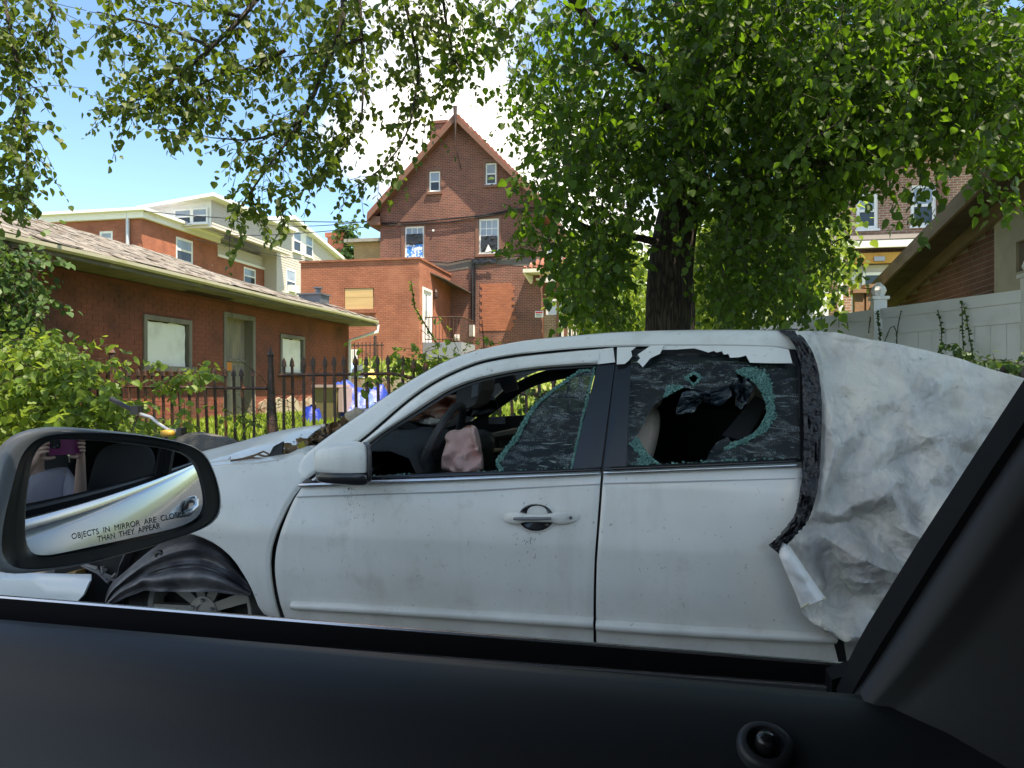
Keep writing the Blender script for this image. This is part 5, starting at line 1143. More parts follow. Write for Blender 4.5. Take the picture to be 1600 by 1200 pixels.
# -------- glass that is left
def shatter(name,dark=(.006,.012,.013),alpha=.72,crack=.5,teal=False):
    m,nt,b=newmat(name); N=nt.nodes.new; L=nt.links.new; g=N('ShaderNodeNewGeometry')
    v=N('ShaderNodeTexVoronoi'); v.feature='DISTANCE_TO_EDGE'; v.inputs['Scale'].default_value=150 if not teal else 120; L(g.outputs['Position'],v.inputs['Vector'])
    q=N('ShaderNodeMapRange'); q.inputs['From Min'].default_value=.03; q.inputs['From Max'].default_value=.12; q.inputs['To Min'].default_value=1; q.inputs['To Max'].default_value=0; L(v.outputs[0],q.inputs['Value'])
    mp=N('ShaderNodeMapping'); mp.inputs['Scale'].default_value=(1,1,2.6); mp.inputs['Rotation'].default_value=(0,.35,0); L(g.outputs['Position'],mp.inputs[0])
    n=N('ShaderNodeTexNoise'); n.inputs['Scale'].default_value=9; n.inputs['Detail'].default_value=10; n.inputs['Roughness'].default_value=.75; n.inputs['Distortion'].default_value=1.2; L(mp.outputs[0],n.inputs['Vector'])
    q2=N('ShaderNodeMapRange'); q2.inputs['From Min'].default_value=.49; q2.inputs['From Max'].default_value=.66; L(n.outputs['Fac'],q2.inputs['Value'])
    mm=N('ShaderNodeMath'); mm.operation='MULTIPLY'; L(q.outputs[0],mm.inputs[0]); L(q2.outputs[0],mm.inputs[1])
    # pale scratch streaks in the film
    wv=N('ShaderNodeTexNoise'); wv.inputs['Scale'].default_value=14; wv.inputs['Detail'].default_value=6; wv.inputs['Distortion'].default_value=2.5; mp2=N('ShaderNodeMapping'); mp2.inputs['Scale'].default_value=(.5,.5,3.2); mp2.inputs['Rotation'].default_value=(0,.25,0); L(g.outputs['Position'],mp2.inputs[0]); L(mp2.outputs[0],wv.inputs['Vector'])
    q3=N('ShaderNodeMapRange'); q3.inputs['From Min'].default_value=.61; q3.inputs['From Max'].default_value=.69; q3.inputs['To Max'].default_value=.6; L(wv.outputs['Fac'],q3.inputs['Value'])
    mxx=N('ShaderNodeMath'); mxx.operation='MAXIMUM'; L(mm.outputs[0],mxx.inputs[0]); L(q3.outputs[0],mxx.inputs[1])
    c=N('ShaderNodeMixRGB'); c.inputs[1].default_value=(*dark,1); c.inputs[2].default_value=(.34,.40,.39,1) if not teal else (.20,.40,.35,1); L(mxx.outputs[0] if not teal else q.outputs[0],c.inputs[0]); L(c.outputs[0],b.inputs['Base Color']); b.inputs['Roughness'].default_value=.2 if not teal else .3; b.inputs['Specular IOR Level'].default_value=.25
    bp=N('ShaderNodeBump'); bp.inputs['Strength'].default_value=.25 if not teal else .9; bp.inputs['Distance'].default_value=.004; L(v.outputs[0],bp.inputs['Height']); L(bp.outputs[0],b.inputs['Normal'])
    t=N('ShaderNodeBsdfTransparent'); t.inputs[0].default_value=(.75,.9,.87,1); ms=N('ShaderNodeMixShader'); a=N('ShaderNodeMath'); a.operation='MAXIMUM'; a.inputs[0].default_value=alpha; L(mxx.outputs[0],a.inputs[1])
    L(a.outputs[0],ms.inputs[0]); L(t.outputs[0],ms.inputs[1]); L(b.outputs[0],ms.inputs[2]); L(ms.outputs[0],nt.nodes['Material Output'].inputs[0]); return m
gd=shatter('shattered_tinted_glass',alpha=.78); gteal=shatter('glass_crumbs',(.06,.17,.145),.82,teal=True)
def jag(P,amp,step,seed,closed=True):
    R_=random.Random(seed); Q=[]; n=len(P)
    for i in range(n if closed else n-1):
        a,b_=P[i],P[(i+1)%n]; d=math.hypot(b_[0]-a[0],b_[1]-a[1]); k=max(1,int(d/step))
        for j in range(k):
            t=j/k; Q.append((a[0]+(b_[0]-a[0])*t+R_.uniform(-amp,amp)*(1 if j or 1 else 0),a[1]+(b_[1]-a[1])*t+R_.uniform(-amp,amp)))
    if not closed: Q.append(P[-1])
    return Q
cz=lambda P:[(560+a/4,560+b_/4) for a,b_ in P]
edgeF=cz([(1440,70),(1380,75),(1300,130),(1200,200),(1110,280),(1060,340),(1020,410),(990,470),(960,510),(920,560),(880,610),(862,650),(885,705)])
gf=jag(edgeF,1.4,4,1,False)+cz([(880,712),(1335,700),(1375,520),(1440,240),(1487,50)])
plate_px('window_glass',gf,.004,.004,gd,FD,label='remaining shattered glass in the rear half of the front window')
hole=cv([(230,820),(270,760),(310,680),(350,610),(400,565),(430,540),(480,510),(560,465),(640,480),(700,498),(800,500),(860,470),(900,440),(950,370),(1000,395),(1050,425),(1080,460),(1110,500),(1135,560),(1150,620),(1140,690),(1100,740),(1060,790),(1000,820),(950,840),(910,850),(870,812),(800,862),(730,960),(725,1010),(410,1010),(330,950),(300,905)])
hole=jag(hole,.8,4,2); small=jag(cv([(600,400),(625,375),(655,380),(680,400),(672,430),(640,445),(612,430)]),.6,3,3)
og=[(985,550),(1240,552),(1251,572),(1253,720),(979,727)]
# the hole runs down to the sill, keep a sliver of glass there
o=plate_px('window_glass',og,.006,.004,MATS['dark_window_glass'],RD); fg=mirror_copy(o); bpy.data.objects.remove(o)
plate_px('window_glass',og,.006,.004,gd,RD,holes=[hole,small],label='rear window glass with a large smashed hole and a small round hole')
def crumbs(name,inner,outer,parent,off,seed,m=gteal,n=60):
    o=ribbon(name,inner,outer,off,m,n=n,nv=4,bulge=.002,th=.006,parent=parent)
    R_=random.Random(seed); mb=MB()
    for k in range(n*7):
        t=R_.random(); s=R_.random()**1.4; i=min(len(inner)-2,int(t*(len(inner)-1))); f_=t*(len(inner)-1)-i
        a=(inner[i][0]*(1-f_)+inner[i+1][0]*f_,inner[i][1]*(1-f_)+inner[i+1][1]*f_); j=min(len(outer)-2,int(t*(len(outer)-1))); g=t*(len(outer)-1)-j
        b_=(outer[j][0]*(1-g)+outer[j+1][0]*g,outer[j][1]*(1-g)+outer[j+1][1]*g)
        p=side(a[0]*(1-s)+b_[0]*s,a[1]*(1-s)+b_[1]*s,off); mb.box(p+Vector((0,-.004,0)),[R_.uniform(.003,.007)]*3,rz=R_.random()*3,rx=R_.random()*3)
    mb.obj('glass_crumbs',m,o,fix=False,kind='stuff'); return o
crumbs('shattered_edge',cv([(950,370),(1000,395),(1050,425),(1110,500),(1140,570),(1150,640),(1100,740),(1050,795),(950,842),(900,852)]),cv([(930,345),(1040,315),(1140,350),(1190,450),(1200,560),(1215,670),(1150,765),(1080,815),(950,880),(840,905)]),RD,.002,5)
crumbs('shattered_edge',cv([(245,815),(300,900),(330,945),(405,1000)]),cv([(190,850),(225,900),(265,940),(235,1010)]),RD,.002,6,n=30)
crumbs('shattered_edge',cv([(430,540),(480,508),(560,465)]),cv([(452,462),(500,448),(565,462)]),RD,.002,7,n=16)
crumbs('shattered_edge',cv([(596,400),(640,445),(684,400),(640,372),(596,400)]),cv([(570,400),(640,462),(700,395),(640,358),(570,400)]),RD,.002,8,n=14)
crumbs('shattered_edge',edgeF,[(x+3+5*abs(math.sin(i*1.7))*(.4+i/len(edgeF)),y+2) for i,(x,y) in enumerate(edgeF)],FD,.0,9,n=60)
crumbs('shattered_edge',cz([(1480,50),(1440,240),(1375,520),(1335,690)]),cz([(1472,60),(1424,250),(1362,520),(1328,690)]),FD,.0,10,n=24)
# loose crumbs on the belt
mb=MB(); R_=random.Random(4)
for k in range(170):
    px=R_.choice([R_.uniform(580,640),R_.uniform(740,900),R_.uniform(985,1250)]); yb=749-(px-600)*.0385-4 if px<940 else 736-(px-943)*.045-6
    p=side(px,yb+R_.uniform(-3,1),.0); mb.box(p+Vector((0,.0,.0)),[R_.uniform(.003,.007)]*3,rz=R_.random()*3,rx=R_.random())
mb.obj('glass_crumbs',gteal,CAR,fix=False,kind='stuff')
# hanging torn window film
film=shatter('torn_window_film',(.02,.03,.04),.75)
def flap(P,seed,amp,parent=RD):
    cx=sum(a for a,_ in P)/len(P); cy=sum(b_ for _,b_ in P)/len(P); G=[]
    for k in range(7):
        s=1-k/6.5; row=[]
        for a,b_ in P+[P[0]]:
            p=side(cx+(a-cx)*s,cy+(b_-cy)*s,.015); p.y+=amp*noise.noise(Vector((a*.1,b_*.1,seed+k*.35)))+.02*k*amp*5*.1; row.append(p)
        G.append(row)
    return MB().grid(G,back=(0,.002,0)).obj('torn_film',film,parent,smooth=1.4)
flap(jag(cv([(520,600),(560,500),(640,485),(760,500),(830,470),(890,440),(900,520),(830,600),(760,590),(700,560),(640,640),(520,655)]),.8,6,11),1,.05)
flap(jag(cv([(890,440),(950,365),(1060,460),(1020,560),(970,620),(930,590),(935,520)]),.8,6,12),5,.06)
flap(jag(cv([(725,990),(740,930),(800,850),(875,808),(910,850),(860,900),(780,960)]),.8,6,13),9,.03)
# ---------------- door handle
def hp(px,py): return side(px,py)
cup=[(hp(838+math.cos(a)*31,808+math.sin(a)*24)) for a in np.linspace(0,2*math.pi,28,endpoint=False)]
c=hp(838,808); G=[]
for k,(s,dy) in enumerate(((1.0,-.003),(.9,-.005),(.8,.012),(.55,.03),(.02,.036))):
    G.append([Vector((c.x+(p.x-c.x)*s,body(p.x,p.z)-.002+dy,c.z+(p.z-c.z)*s)) for p in cup+[cup[0]]])
hc=MB().grid(G,back=(0,.003,0)).obj('handle_cup',paint,FD,smooth=True)
G=[]
for k,(s,dy) in enumerate(((.86,-.007),(.84,-.008),(.8,.0),(.02,.004))):
    G.append([Vector((c.x+(p.x-c.x)*s,body(p.x,p.z)-.003+dy,c.z+(p.z-c.z)*s*.98)) for p in cup+[cup[0]]])
MB().grid(G,back=(0,.003,0)).obj('handle_recess',gloss,hc,smooth=True)
a=hp(786,808); b_=hp(905,807); Lh=(b_-a).length
def barshape(u): # half height, standoff
    return np.interp(u,[0,.03,.10,.22,.3,.5,.66,.72,.85,.95,1],[.004,.013,.019,.021,.014,.013,.015,.022,.022,.017,.005]), np.interp(u,[0,.06,.2,.5,.75,.9,1],[.004,.018,.030,.036,.028,.016,.004])
G=[]
for k in range(33):
    u=k/32; h_,so_=barshape(u); cc=a.lerp(b_,u); row=[]
    for j in range(17):
        t=2*math.pi*j/16; row.append(cc+Vector((0,-so_*.62-(so_*.5)*math.copysign(abs(math.cos(t))**.6,math.cos(t)),h_*math.copysign(abs(math.sin(t))**.7,math.sin(t)))))
    G.append(row)
dh=MB().grid(G).obj('door_handle',paint,FD,smooth=True)
p0=a.lerp(b_,.17); p1=a.lerp(b_,.66); MB().tube([p0+Vector((0,-.0405,.001)),p0.lerp(p1,.5)+Vector((0,-.0425,.001)),p1+Vector((0,-.0395,.001))],[.005,.0065,.005],8).obj('handle_strip',mat('grey_strip',(.16,.165,.17),.45,.2,60),dh,smooth=True)
kc=a.lerp(b_,.90); MB().lathe(kc+Vector((0,-.020,.0)),[(.0055,0),(.0055,-.004),(.004,-.005)],12,'Y').obj('key_cylinder',mat('key_grey',(.12,.12,.12),.4,metal=.5),dh)
# ---------------- wing mirror
def superell(c,r,e,n=28,mm=18,rot=0):
    G=[]
    for j in range(mm+1):
        ph=-math.pi/2+math.pi*j/mm; row=[]
        for i in range(n+1):
            t=2*math.pi*i/n; f_=lambda v,e:math.copysign(abs(v)**e,v)
            row.append(Vector((c[0]+r[0]*f_(math.cos(ph),e)*f_(math.cos(t),e),c[1]+r[1]*f_(math.cos(ph),e)*f_(math.sin(t),e),c[2]+r[2]*f_(math.sin(ph),e))))
        G.append(row)
    return G
mc=onY(536,718,2.40)
def shp(p,c): # taper towards the front
    q=Vector(p)-c; q.x-=.55*q.y*smoothstep(-.02,.08,q.x); k=1-.28*smoothstep(-.10,.10,-q.x); q.z*=k; q.y*=1-.15*smoothstep(0,.1,-q.x); return c+q
WM=MB().grid([[shp(p,mc) for p in r] for r in superell(mc,(.092,.085,.068),.52)]).obj('wing_mirror',paint,CAR,smooth=True)
lo=mc+Vector((.006,0,-.055)); MB().grid([[shp(p,lo) for p in r] for r in superell(lo,(.088,.087,.030),.5)]).obj('mirror_base',gloss,WM,smooth=True)
hb=mc+Vector((.086,.004,-.006)); MB().grid([[Vector((p.x-.55*(p.y-hb.y),p.y,p.z)) for p in r] for r in superell(hb,(.010,.082,.066),.4)]).obj('mirror_rim',blk,WM,smooth=True)
MB().tube([lo+Vector((-.02,.05,.0)),lo+Vector((-.02,.14,-.004))],[.03,.04],10).obj('mirror_arm',gloss,WM,smooth=True)
MB().grid([[Vector((p.x-.55*(p.y-hb.y),p.y,p.z)) for p in r] for r in superell(mc+Vector((.0955,.006,-.004)),(.0015,.066,.05),.5)]).obj('mirror_glass',mat('mirror_glass',(.6,.63,.65),.03,.02,metal=1),WM,smooth=True)
# ---------------- hood, cowl, windscreen, roof
G=[]
for i in range(33):
    a=i/32; row=[]
    for j in range(41):
        b_=j/40; y=2.70+(2*YC-2*2.70)*b_; c_=max(0,math.sin(math.pi*b_))
        xr=-1.42-.14*c_; xf=-2.52-.12*c_; x=xr+(xf-xr)*a
        z=.945+.085*c_**.7-(.24*a**1.4)+.012*math.sin(a*9+b_*3)*(1-a)*.6+.02*(1-a)*c_
        z+=.014*noise.noise(Vector((x*3,y*3,0)))
        if b_<.08: z-=.02*(1-b_/.08)
        row.append(Vector((x,y,z)))
    G.append(row)
MB().grid(G,back=(0,0,-.012)).obj('hood',paint,CAR,smooth=True,label='buckled white hood lifted at its rear edge')
G=[[p+Vector((.0,0,-.02)) for p in G[0]],[p+Vector((.01,0,-.07)) for p in G[0]]]; MB().grid(G,back=(-.01,0,0)).obj('hood_underside',blk,CAR)
G=[]
for i in range(9):
    a=i/8; G.append([Vector((-1.50+.42*a-.10*math.sin(math.pi*b_)*(1-a*.5),2.66+1.54*b_,.90+.02*a+.045*math.sin(math.pi*b_)-.03*math.sin(a*3.1))) for b_ in [k/16 for k in range(17)]])
cowl=MB().grid(G,back=(0,0,-.02)).obj('cowl',blk,CAR,smooth=True)
# engine bay + inner body block so that no light leaks
MB().bx((-2.5,2.75,.25),(-1.45,4.1,.86)).obj('engine_bay',mat('engine_dark',(.03,.028,.026),.8,.3,8,.5),CAR)
MB().bx((-1.45,2.56,.16),(2.0,4.3,.24)).obj('floor_pan',blk,CAR); MB().bx((-1.47,2.60,.24),(-1.38,4.26,.90)).obj('firewall',blk,CAR)
# windscreen
clear=bpy.data.materials.new('clear_glass'); clear.use_nodes=True; nt=clear.node_tree; bb=nt.nodes['Principled BSDF']; bb.inputs['Base Color'].default_value=(.02,.03,.03,1); bb.inputs['Roughness'].default_value=.03
tr=nt.nodes.new('ShaderNodeBsdfTransparent'); tr.inputs[0].default_value=(.82,.88,.86,1); ms=nt.nodes.new('ShaderNodeMixShader'); lw=nt.nodes.new('ShaderNodeFresnel'); nt.links.new(lw.outputs[0],ms.inputs[0]); nt.links.new(tr.outputs[0],ms.inputs[1]); nt.links.new(bb.outputs[0],ms.inputs[2]); nt.links.new(ms.outputs[0],nt.nodes['Material Output'].inputs[0])
near=[side(a,b_,.03) for a,b_ in resample([Vector((x,y,0)) for x,y in outer[1:12]],14,1) for a,b_ in [(a,b_)]] if False else [side(p.x,p.y,.03) for p in resample([Vector((x,y,0)) for x,y in outer[1:12]],14,1)]
G=[]
for p in near: G.append([Vector((p.x-.17*math.sin(math.pi*b_)*(1-(p.z-.95)),p.y+(2*YC-2*p.y)*b_,p.z+.035*math.sin(math.pi*b_))) for b_ in [k/14 for k in range(15)]])
MB().grid(G,back=(0,0,-.004)).obj('windscreen',clear,CAR,smooth=True)
top=[side(p.x,p.y,-.004) for p in resample([Vector((x,y,0)) for x,y in outer[11:]]+[Vector((1262,522,0))],26,1)]
G=[[Vector((p.x,p.y+(2*YC-2*p.y)*b_,p.z-.004+.035*math.sin(math.pi*b_))) for b_ in [k/16 for k in range(17)]] for p in top]
MB().grid(G,back=(0,0,-.02)).obj('roof',paint,CAR,smooth=True)
G=[[q+Vector((0,0,-.035)) for q in r[1:-1]] for r in G]; MB().grid(G,back=(0,0,-.01)).obj('headliner',mat('grey_headliner',(.22,.21,.19),.95),CAR,smooth=True)
# rear body under the sheet
xs_=[.50,.95,1.3,1.7,2.05]; G=[]
for x,zt in zip(xs_,[1.33,1.20,1.0,.92,.88]): G.append([Vector((x,body(x,z)+.06,z)) for z in np.linspace(.25,min(zt,1.4),12)])
o=MB().grid(G,back=(0,.02,0)).obj('rear_quarter',paint,CAR,smooth=True); mirror_copy(o)
MB().hexa([(.75,2.85,1.33),(2.05,2.75,.86),(2.05,4.11,.86),(.75,4.01,1.33),(.75,2.85,1.35),(2.05,2.75,.88),(2.05,4.11,.88),(.75,4.01,1.35)]).obj('trunk_lid',paint,CAR)
MB().bx((2.05,2.7,.3),(2.12,4.16,.95)).obj('rear_bumper',paint,CAR)
# ---------------- wheels and liner
tyre=mat('tyre_rubber',(.018,.018,.018),.8,.2,30,.2); rim=mat('dusty_alloy',(.30,.29,.27),.5,.2,8,metal=.35,dirt=(.14,.125,.10),dlo=.5,dhi=.7)
def wheel(x,y,z,sgn,r=.335):
    W_=MB().lathe((x,y,z),[(.235,-.09*sgn),(.30,-.10*sgn),(r-.01,-.085*sgn),(r,-.05*sgn),(r,.05*sgn),(r-.02,.09*sgn),(.235,.09*sgn)],44,'Y',caps=False).obj('wheel',tyre,CAR,smooth=True)
    mb=MB(); mb.lathe((x,y,z),[(.238,-.085*sgn),(.232,-.092*sgn),(.215,-.085*sgn),(.212,-.02*sgn),(.214,.08*sgn),(.238,.085*sgn)],44,'Y',caps=False)
    for k in range(9):
        t=2*math.pi*(k+.5)/9
        def pt(r_,dt,dy): return (x+r_*math.cos(t+dt),y+dy*sgn,z+r_*math.sin(t+dt))
        mb.hexa([pt(.04,-.45,-.055),pt(.222,-.105,-.082),pt(.222,.105,-.082),pt(.04,.45,-.055),pt(.04,-.4,-.02),pt(.222,-.09,-.04),pt(.222,.09,-.04),pt(.04,.4,-.02)])
    rm=mb.obj('rim',rim,W_,smooth=.5); MB().lathe((x,y,z),[(.062,-.03*sgn),(.06,-.062*sgn),(.03,-.066*sgn),(.028,-.058*sgn),(.012,-.06*sgn)],20,'Y').obj('hub_cap',rim,rm,smooth=.6)
    nb=MB().lathe((0,0,0),[(.009,0),(.009,-.014*sgn),(.006,-.018*sgn)],6,'Y').mesh('lug_nut'); nb.materials.append(chrome)
    for k in range(5): t=2*math.pi*k/5+.3; inst(nb,'lug_nut',rm,(x+.045*math.cos(t),y-.058*sgn,z+.045*math.sin(t)))
    MB().lathe((x,y,z),[(.14,.03*sgn),(.14,.045*sgn)],24,'Y').obj('brake_disc',mat('brake_rust',(.07,.045,.035),.7),W_)
wc=onY(313,957,2.66)
wheel(wc.x,2.74,wc.z,1); wheel(wc.x,2*YC-2.74,wc.z,-1); wheel(1.10,2.66,.335,1); wheel(1.10,2*YC-2.66,.335,-1)
# torn plastic wheel arch liner hanging over the wheel
cl=lambda P:[(160+a/5.333,820+b_/5.333) for a,b_ in P]
lin=mat('dusty_arch_liner',(.055,.055,.060),.45,.25,8,.3,20,dirt=(.22,.21,.21),dscale=4,dlo=.42,dhi=.66)
topL=cl([(20,640),(30,590),(60,500),(150,420),(290,300),(400,210),(520,130),(650,85),(800,60),(900,95),(1010,170),(1100,270),(1180,390),(1250,520)])
botL=cl([(40,690),(60,660),(120,645),(200,600),(300,570),(340,545),(420,555),(560,558),(700,560),(800,560),(900,560),(1050,575),(1160,590),(1225,598)])
n=70; a_=resample([Vector((x,y,0)) for x,y in topL],n,2); b2=resample([Vector((x,y,0)) for x,y in botL],n,2); G=[]
for j in range(30):
    v=j/29; row=[]
    for i in range(n):
        q=b2[i].lerp(a_[i],v); dep=2.54+.08*v**2+.03*math.sin(v*14)*(.4+.6*math.sin(i/n*3.1))+.02*noise.noise(Vector((i*.1,j*.12,0)))
        # raised roll along the lower edge, ribs above
        dep-=.05*math.exp(-((v-.18)/.13)**2)*smoothstep(18,26,i); dep+=.05*math.exp(-((v-.42)/.05)**2)*smoothstep(18,26,i); dep-=.02*math.exp(-((v-.70)/.04)**2)
        row.append(onY(q.x,q.y,dep))
    G.append(row)
LN=MB().grid(G,back=(0,.006,0)).obj('arch_liner',lin,CAR,smooth=1.0,label='torn black wheel arch liner hanging over the front wheel')
# liner roof inside the arch
G=[]
for k in range(21):
    t=math.radians(200-k*10.5); G.append([Vector((wc.x+.40*math.cos(t),y,wc.z+.02+.40*math.sin(t))) for y in (2.66,2.9,3.1)])
MB().grid(G,back=(0,0,.01)).obj('wheel_housing',lin,CAR,smooth=True)
p=onY(258,864,2.60); MB().lathe(p+Vector((0,-.03,0)),[(.020,0),(.018,-.01),(.010,-.012),(.009,.005)],12,'Y').obj('liner_clip',blk,LN)
# remains of the front end: displaced white bumper skin, tan foam, dark cavity
def px3(P,Y): return [onY(a,b_,Y) for a,b_ in P]
G=[]
for k in range(14):
    a=k/13; q=Vector((-260+400*a,0,0)); 
    G.append([onY(q.x,890+8*a-60*max(0,.3-a),2.62+.12*(1-a)),onY(q.x,900+8*a,2.58+.1*(1-a)),onY(q.x-10*a,930,2.57+.1*(1-a)),onY(q.x-55*a*a,975,2.60+.1*(1-a)),onY(q.x-60*a*a,1040,2.66)])
MB().grid(G,back=(0,.01,0)).obj('front_bumper',mat('bumper_skin',(.62,.66,.66),.4,.05,4,coat=.3),CAR,smooth=1.0,label='loose white front bumper corner')
MB().plate([(p.x,p.z) for p in px3([(52,948),(96,898),(120,892),(92,955)],2.66)],[],lambda u,v,w:Vector((u,2.655+w,v)),0,.08).obj('bumper_foam',mat('tan_foam',(.34,.21,.07),.8,.2,8,.4),CAR)
MB().bx((-2.55,2.72,.22),(-2.02,3.2,.62)).obj('headlight_cavity',mat('cavity_dark',(.012,.011,.01),.9),CAR)
R_=random.Random(2); 
for k in range(4):
    q=[onY(125+R_.uniform(0,60),880+R_.uniform(0,30),2.70) for _ in range(3)]; MB().tube(q,.008,5).obj('broken_bracket',mat('bracket_grey',(.2,.19,.18),.6,metal=.3),CAR,smooth=True)
# ---------------- interior
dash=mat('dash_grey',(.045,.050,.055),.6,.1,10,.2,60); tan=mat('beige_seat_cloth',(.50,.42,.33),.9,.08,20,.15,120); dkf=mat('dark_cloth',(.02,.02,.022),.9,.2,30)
prof=[(-1.36,.92),(-1.15,.985),(-1.0,.985),(-.93,.96),(-.90,.90),(-.93,.75),(-1.0,.5),(-1.30,.5)]
G=[]
for k in range(25):
    b_=k/24; y=2.66+1.54*b_; hd=.075*math.exp(-((y-2.98)/.17)**4); G.append([Vector((x+(.02*hd*20 if z>.9 and x>-1.1 else 0),y,z+(hd if x>-1.2 and z>.93 else 0))) for x,z in prof+[prof[0]]])
MB().grid(G).obj('dashboard',dash,CAR,smooth=.9)
sw=onY(690,697,2.93); ax=Vector((-.90,0,.42)).normalized(); rotm=ax.to_track_quat('Z','Y').to_matrix()
mb=MB(); ring=[sw+rotm@Vector((.185*math.cos(t),.185*math.sin(t),0)) for t in np.linspace(0,2*math.pi,41)]; mb.tube(ring,.0165,8,caps=False)
SWo=mb.obj('steering_wheel',mat('wheel_leather',(.028,.028,.03),.5,.1,30),CAR,smooth=True)
mb=MB(); mb.lathe(sw,[(.07,.04),(.075,-.01),(.05,-.03)],20,'Z',rotm)
for t in (0.05,math.pi-.05,-math.pi/2): mb.tube([sw+rotm@Vector((.05*math.cos(t),.05*math.sin(t),0)),sw+rotm@Vector((.18*math.cos(t),.18*math.sin(t),0))],.014,6)
mb.tube([sw,sw+ax*.25],.03,8); mb.obj('steering_hub',dkf,SWo,smooth=True)
# hanging driver airbag: crumpled bag traced at its own distance
abm_=mat('pink_airbag_cloth',(.74,.47,.41),.85,.06,10,.25,50)
def bag3(name,m,outl,Y,dep,seed,parent=CAR,crinkle=.02,label=None):
    n=len(outl); mb=MB(); P=[onY(a,b_,Y) for a,b_ in resample([Vector((x,y,0)) for x,y in outl+[outl[0]]],49,1) for a,b_ in [(a,b_)]] if False else [onY(q.x,q.y,Y) for q in resample([Vector((x,y,0)) for x,y in outl+[outl[0]]],49,1)]
    c=sum(P,Vector())/len(P); G=[]; CRB=Crease(seed,(-.12,-.14,.12,.14),60,(.03,.12))
    for k in range(33):
        a=-math.pi/2+math.pi*k/32; s=math.cos(a)**.8 if 0<k<32 else .02
        row=[]
        for p in P:
            q=c+(p-c)*(s if abs(math.sin(a))<.93 else s); q.y=Y+dep*math.sin(a)*(.8+.3*noise.noise((q-c)*12)); h=CRB(q.x-c.x,q.z-c.z)*26*(1 if math.sin(a)<0 else .3)
            row.append(q+Vector((noise.noise(q*18)*.006,h*crinkle,noise.noise(q*16+Vector((3,3,3)))*.006)))
        G.append(row)
    return mb.grid(G).obj(name,m,parent,smooth=.6,label=label)
bag3('driver_airbag',abm_,[(694,735),(698,700),(699,676),(708,670),(720,672),(724,665),(738,664),(748,668),(752,690),(756,715),(755,738),(720,742)],2.86,.07,3,label='deflated pinkish airbag hanging from the steering wheel')
bag3('passenger_airbag',mat('peach_airbag_cloth',(.80,.46,.34),.85,.08,8,.3,40),[(636,655),(650,640),(668,630),(688,618),(712,616),(722,628),(732,636),(716,640),(706,658),(680,654),(660,656)],3.55,.10,9,crinkle=.05,label='peach coloured airbag burst over the passenger dashboard')
mb=MB(); o=bag3('dash_debris',mat('pale_cloth',(.60,.52,.45),.9,.1,8,.3),[(636,660),(660,652),(700,655),(706,662),(680,664)],3.45,.05,19,crinkle=.02)
# sun visors, interior mirror
plt=lambda name,P,Y,th,m,label=None: MB().plate([(onY(a,b_,Y).x,onY(a,b_,Y).z) for a,b_ in P],[],lambda u,v,w:Vector((u,Y+w,v)),0,th).obj(name,m,CAR,label=label)
plt('sun_visor',[(712,632),(714,606),(728,596),(754,588),(752,610),(742,632),(726,640)],3.05,.25,mat('visor_grey',(.17,.16,.145),.8))
plt('visor_mirror',[(738,602),(748,599),(746,618),(736,622)],3.045,.004,mat('visor_mirror_pale',(.4,.4,.42),.2))
plt('interior_mirror',[(776,590),(802,586),(808,608),(788,614)],3.40,.05,blk)
plt('mirror_stalk',[(752,592),(778,588),(780,598),(754,604)],3.42,.04,dash)
bag3('dark_clutter',dkf,[(722,650),(738,632),(755,622),(772,618),(778,635),(770,645),(745,652)],3.9,.08,29,crinkle=.03)
# far door inner trim
G=[]
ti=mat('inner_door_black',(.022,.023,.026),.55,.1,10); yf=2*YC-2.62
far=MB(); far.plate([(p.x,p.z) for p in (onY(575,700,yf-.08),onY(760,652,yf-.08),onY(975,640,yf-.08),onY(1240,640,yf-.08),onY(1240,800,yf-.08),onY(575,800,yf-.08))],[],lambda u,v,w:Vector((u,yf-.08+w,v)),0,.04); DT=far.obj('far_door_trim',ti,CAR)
p=onY(777,657,yf-.09); MB().bx((p.x-.05,yf-.10,p.z-.02),(p.x+.05,yf-.081,p.z+.02)).obj('inner_handle',chrome,DT)
MB().tube([onY(750,686,yf-.12),onY(800,678,yf-.13),onY(860,668,yf-.12),onY(930,660,yf-.12)],[.02,.03,.03,.02],8).obj('arm_rest',mat('beige_trim',(.15,.125,.10),.8),DT,smooth=True)
MB().tube([onY(755,694,yf-.2),onY(765,705,yf-.22),onY(800,703,yf-.22),onY(830,695,yf-.2)],.015,8).obj('door_pocket',MATS['beige_trim'],DT,smooth=True)
# seats
def seat(name,x,y,w,label=None,m=tan,parent=CAR):
    T=MB().grid(superell(Vector((x-.28,y,.56)),(.28,w/2,.10),.55)).obj(name,m,parent,smooth=True,label=label)
    G=superell(Vector((0,0,0)),(.075,w/2,.33),.55); rt=Matrix.Rotation(.30,3,'Y')
    MB().grid([[rt@p+Vector((x+.06,y,.84)) for p in r] for r in G]).obj('backrest',m,T,smooth=True)
    G=superell(Vector((0,0,0)),(.055,.13,.095),.6); MB().grid([[rt@p+Vector((x+.17,y,1.235)) for p in r] for r in G]).obj('headrest',m,T,smooth=True)
    MB().tube([Vector((x+.14,y-.05,1.1)),Vector((x+.165,y-.05,1.2))],.007,6).tube([Vector((x+.14,y+.05,1.1)),Vector((x+.165,y+.05,1.2))],.007,6).obj('headrest_post',chrome,T)
sx=onY(1032,660,3.0).x
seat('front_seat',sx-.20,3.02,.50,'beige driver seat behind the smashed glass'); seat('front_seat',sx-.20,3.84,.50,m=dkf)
MB().grid(superell(Vector((.55,YC,.55)),(.26,.68,.12),.5)).obj('rear_bench',dkf,CAR,smooth=True)
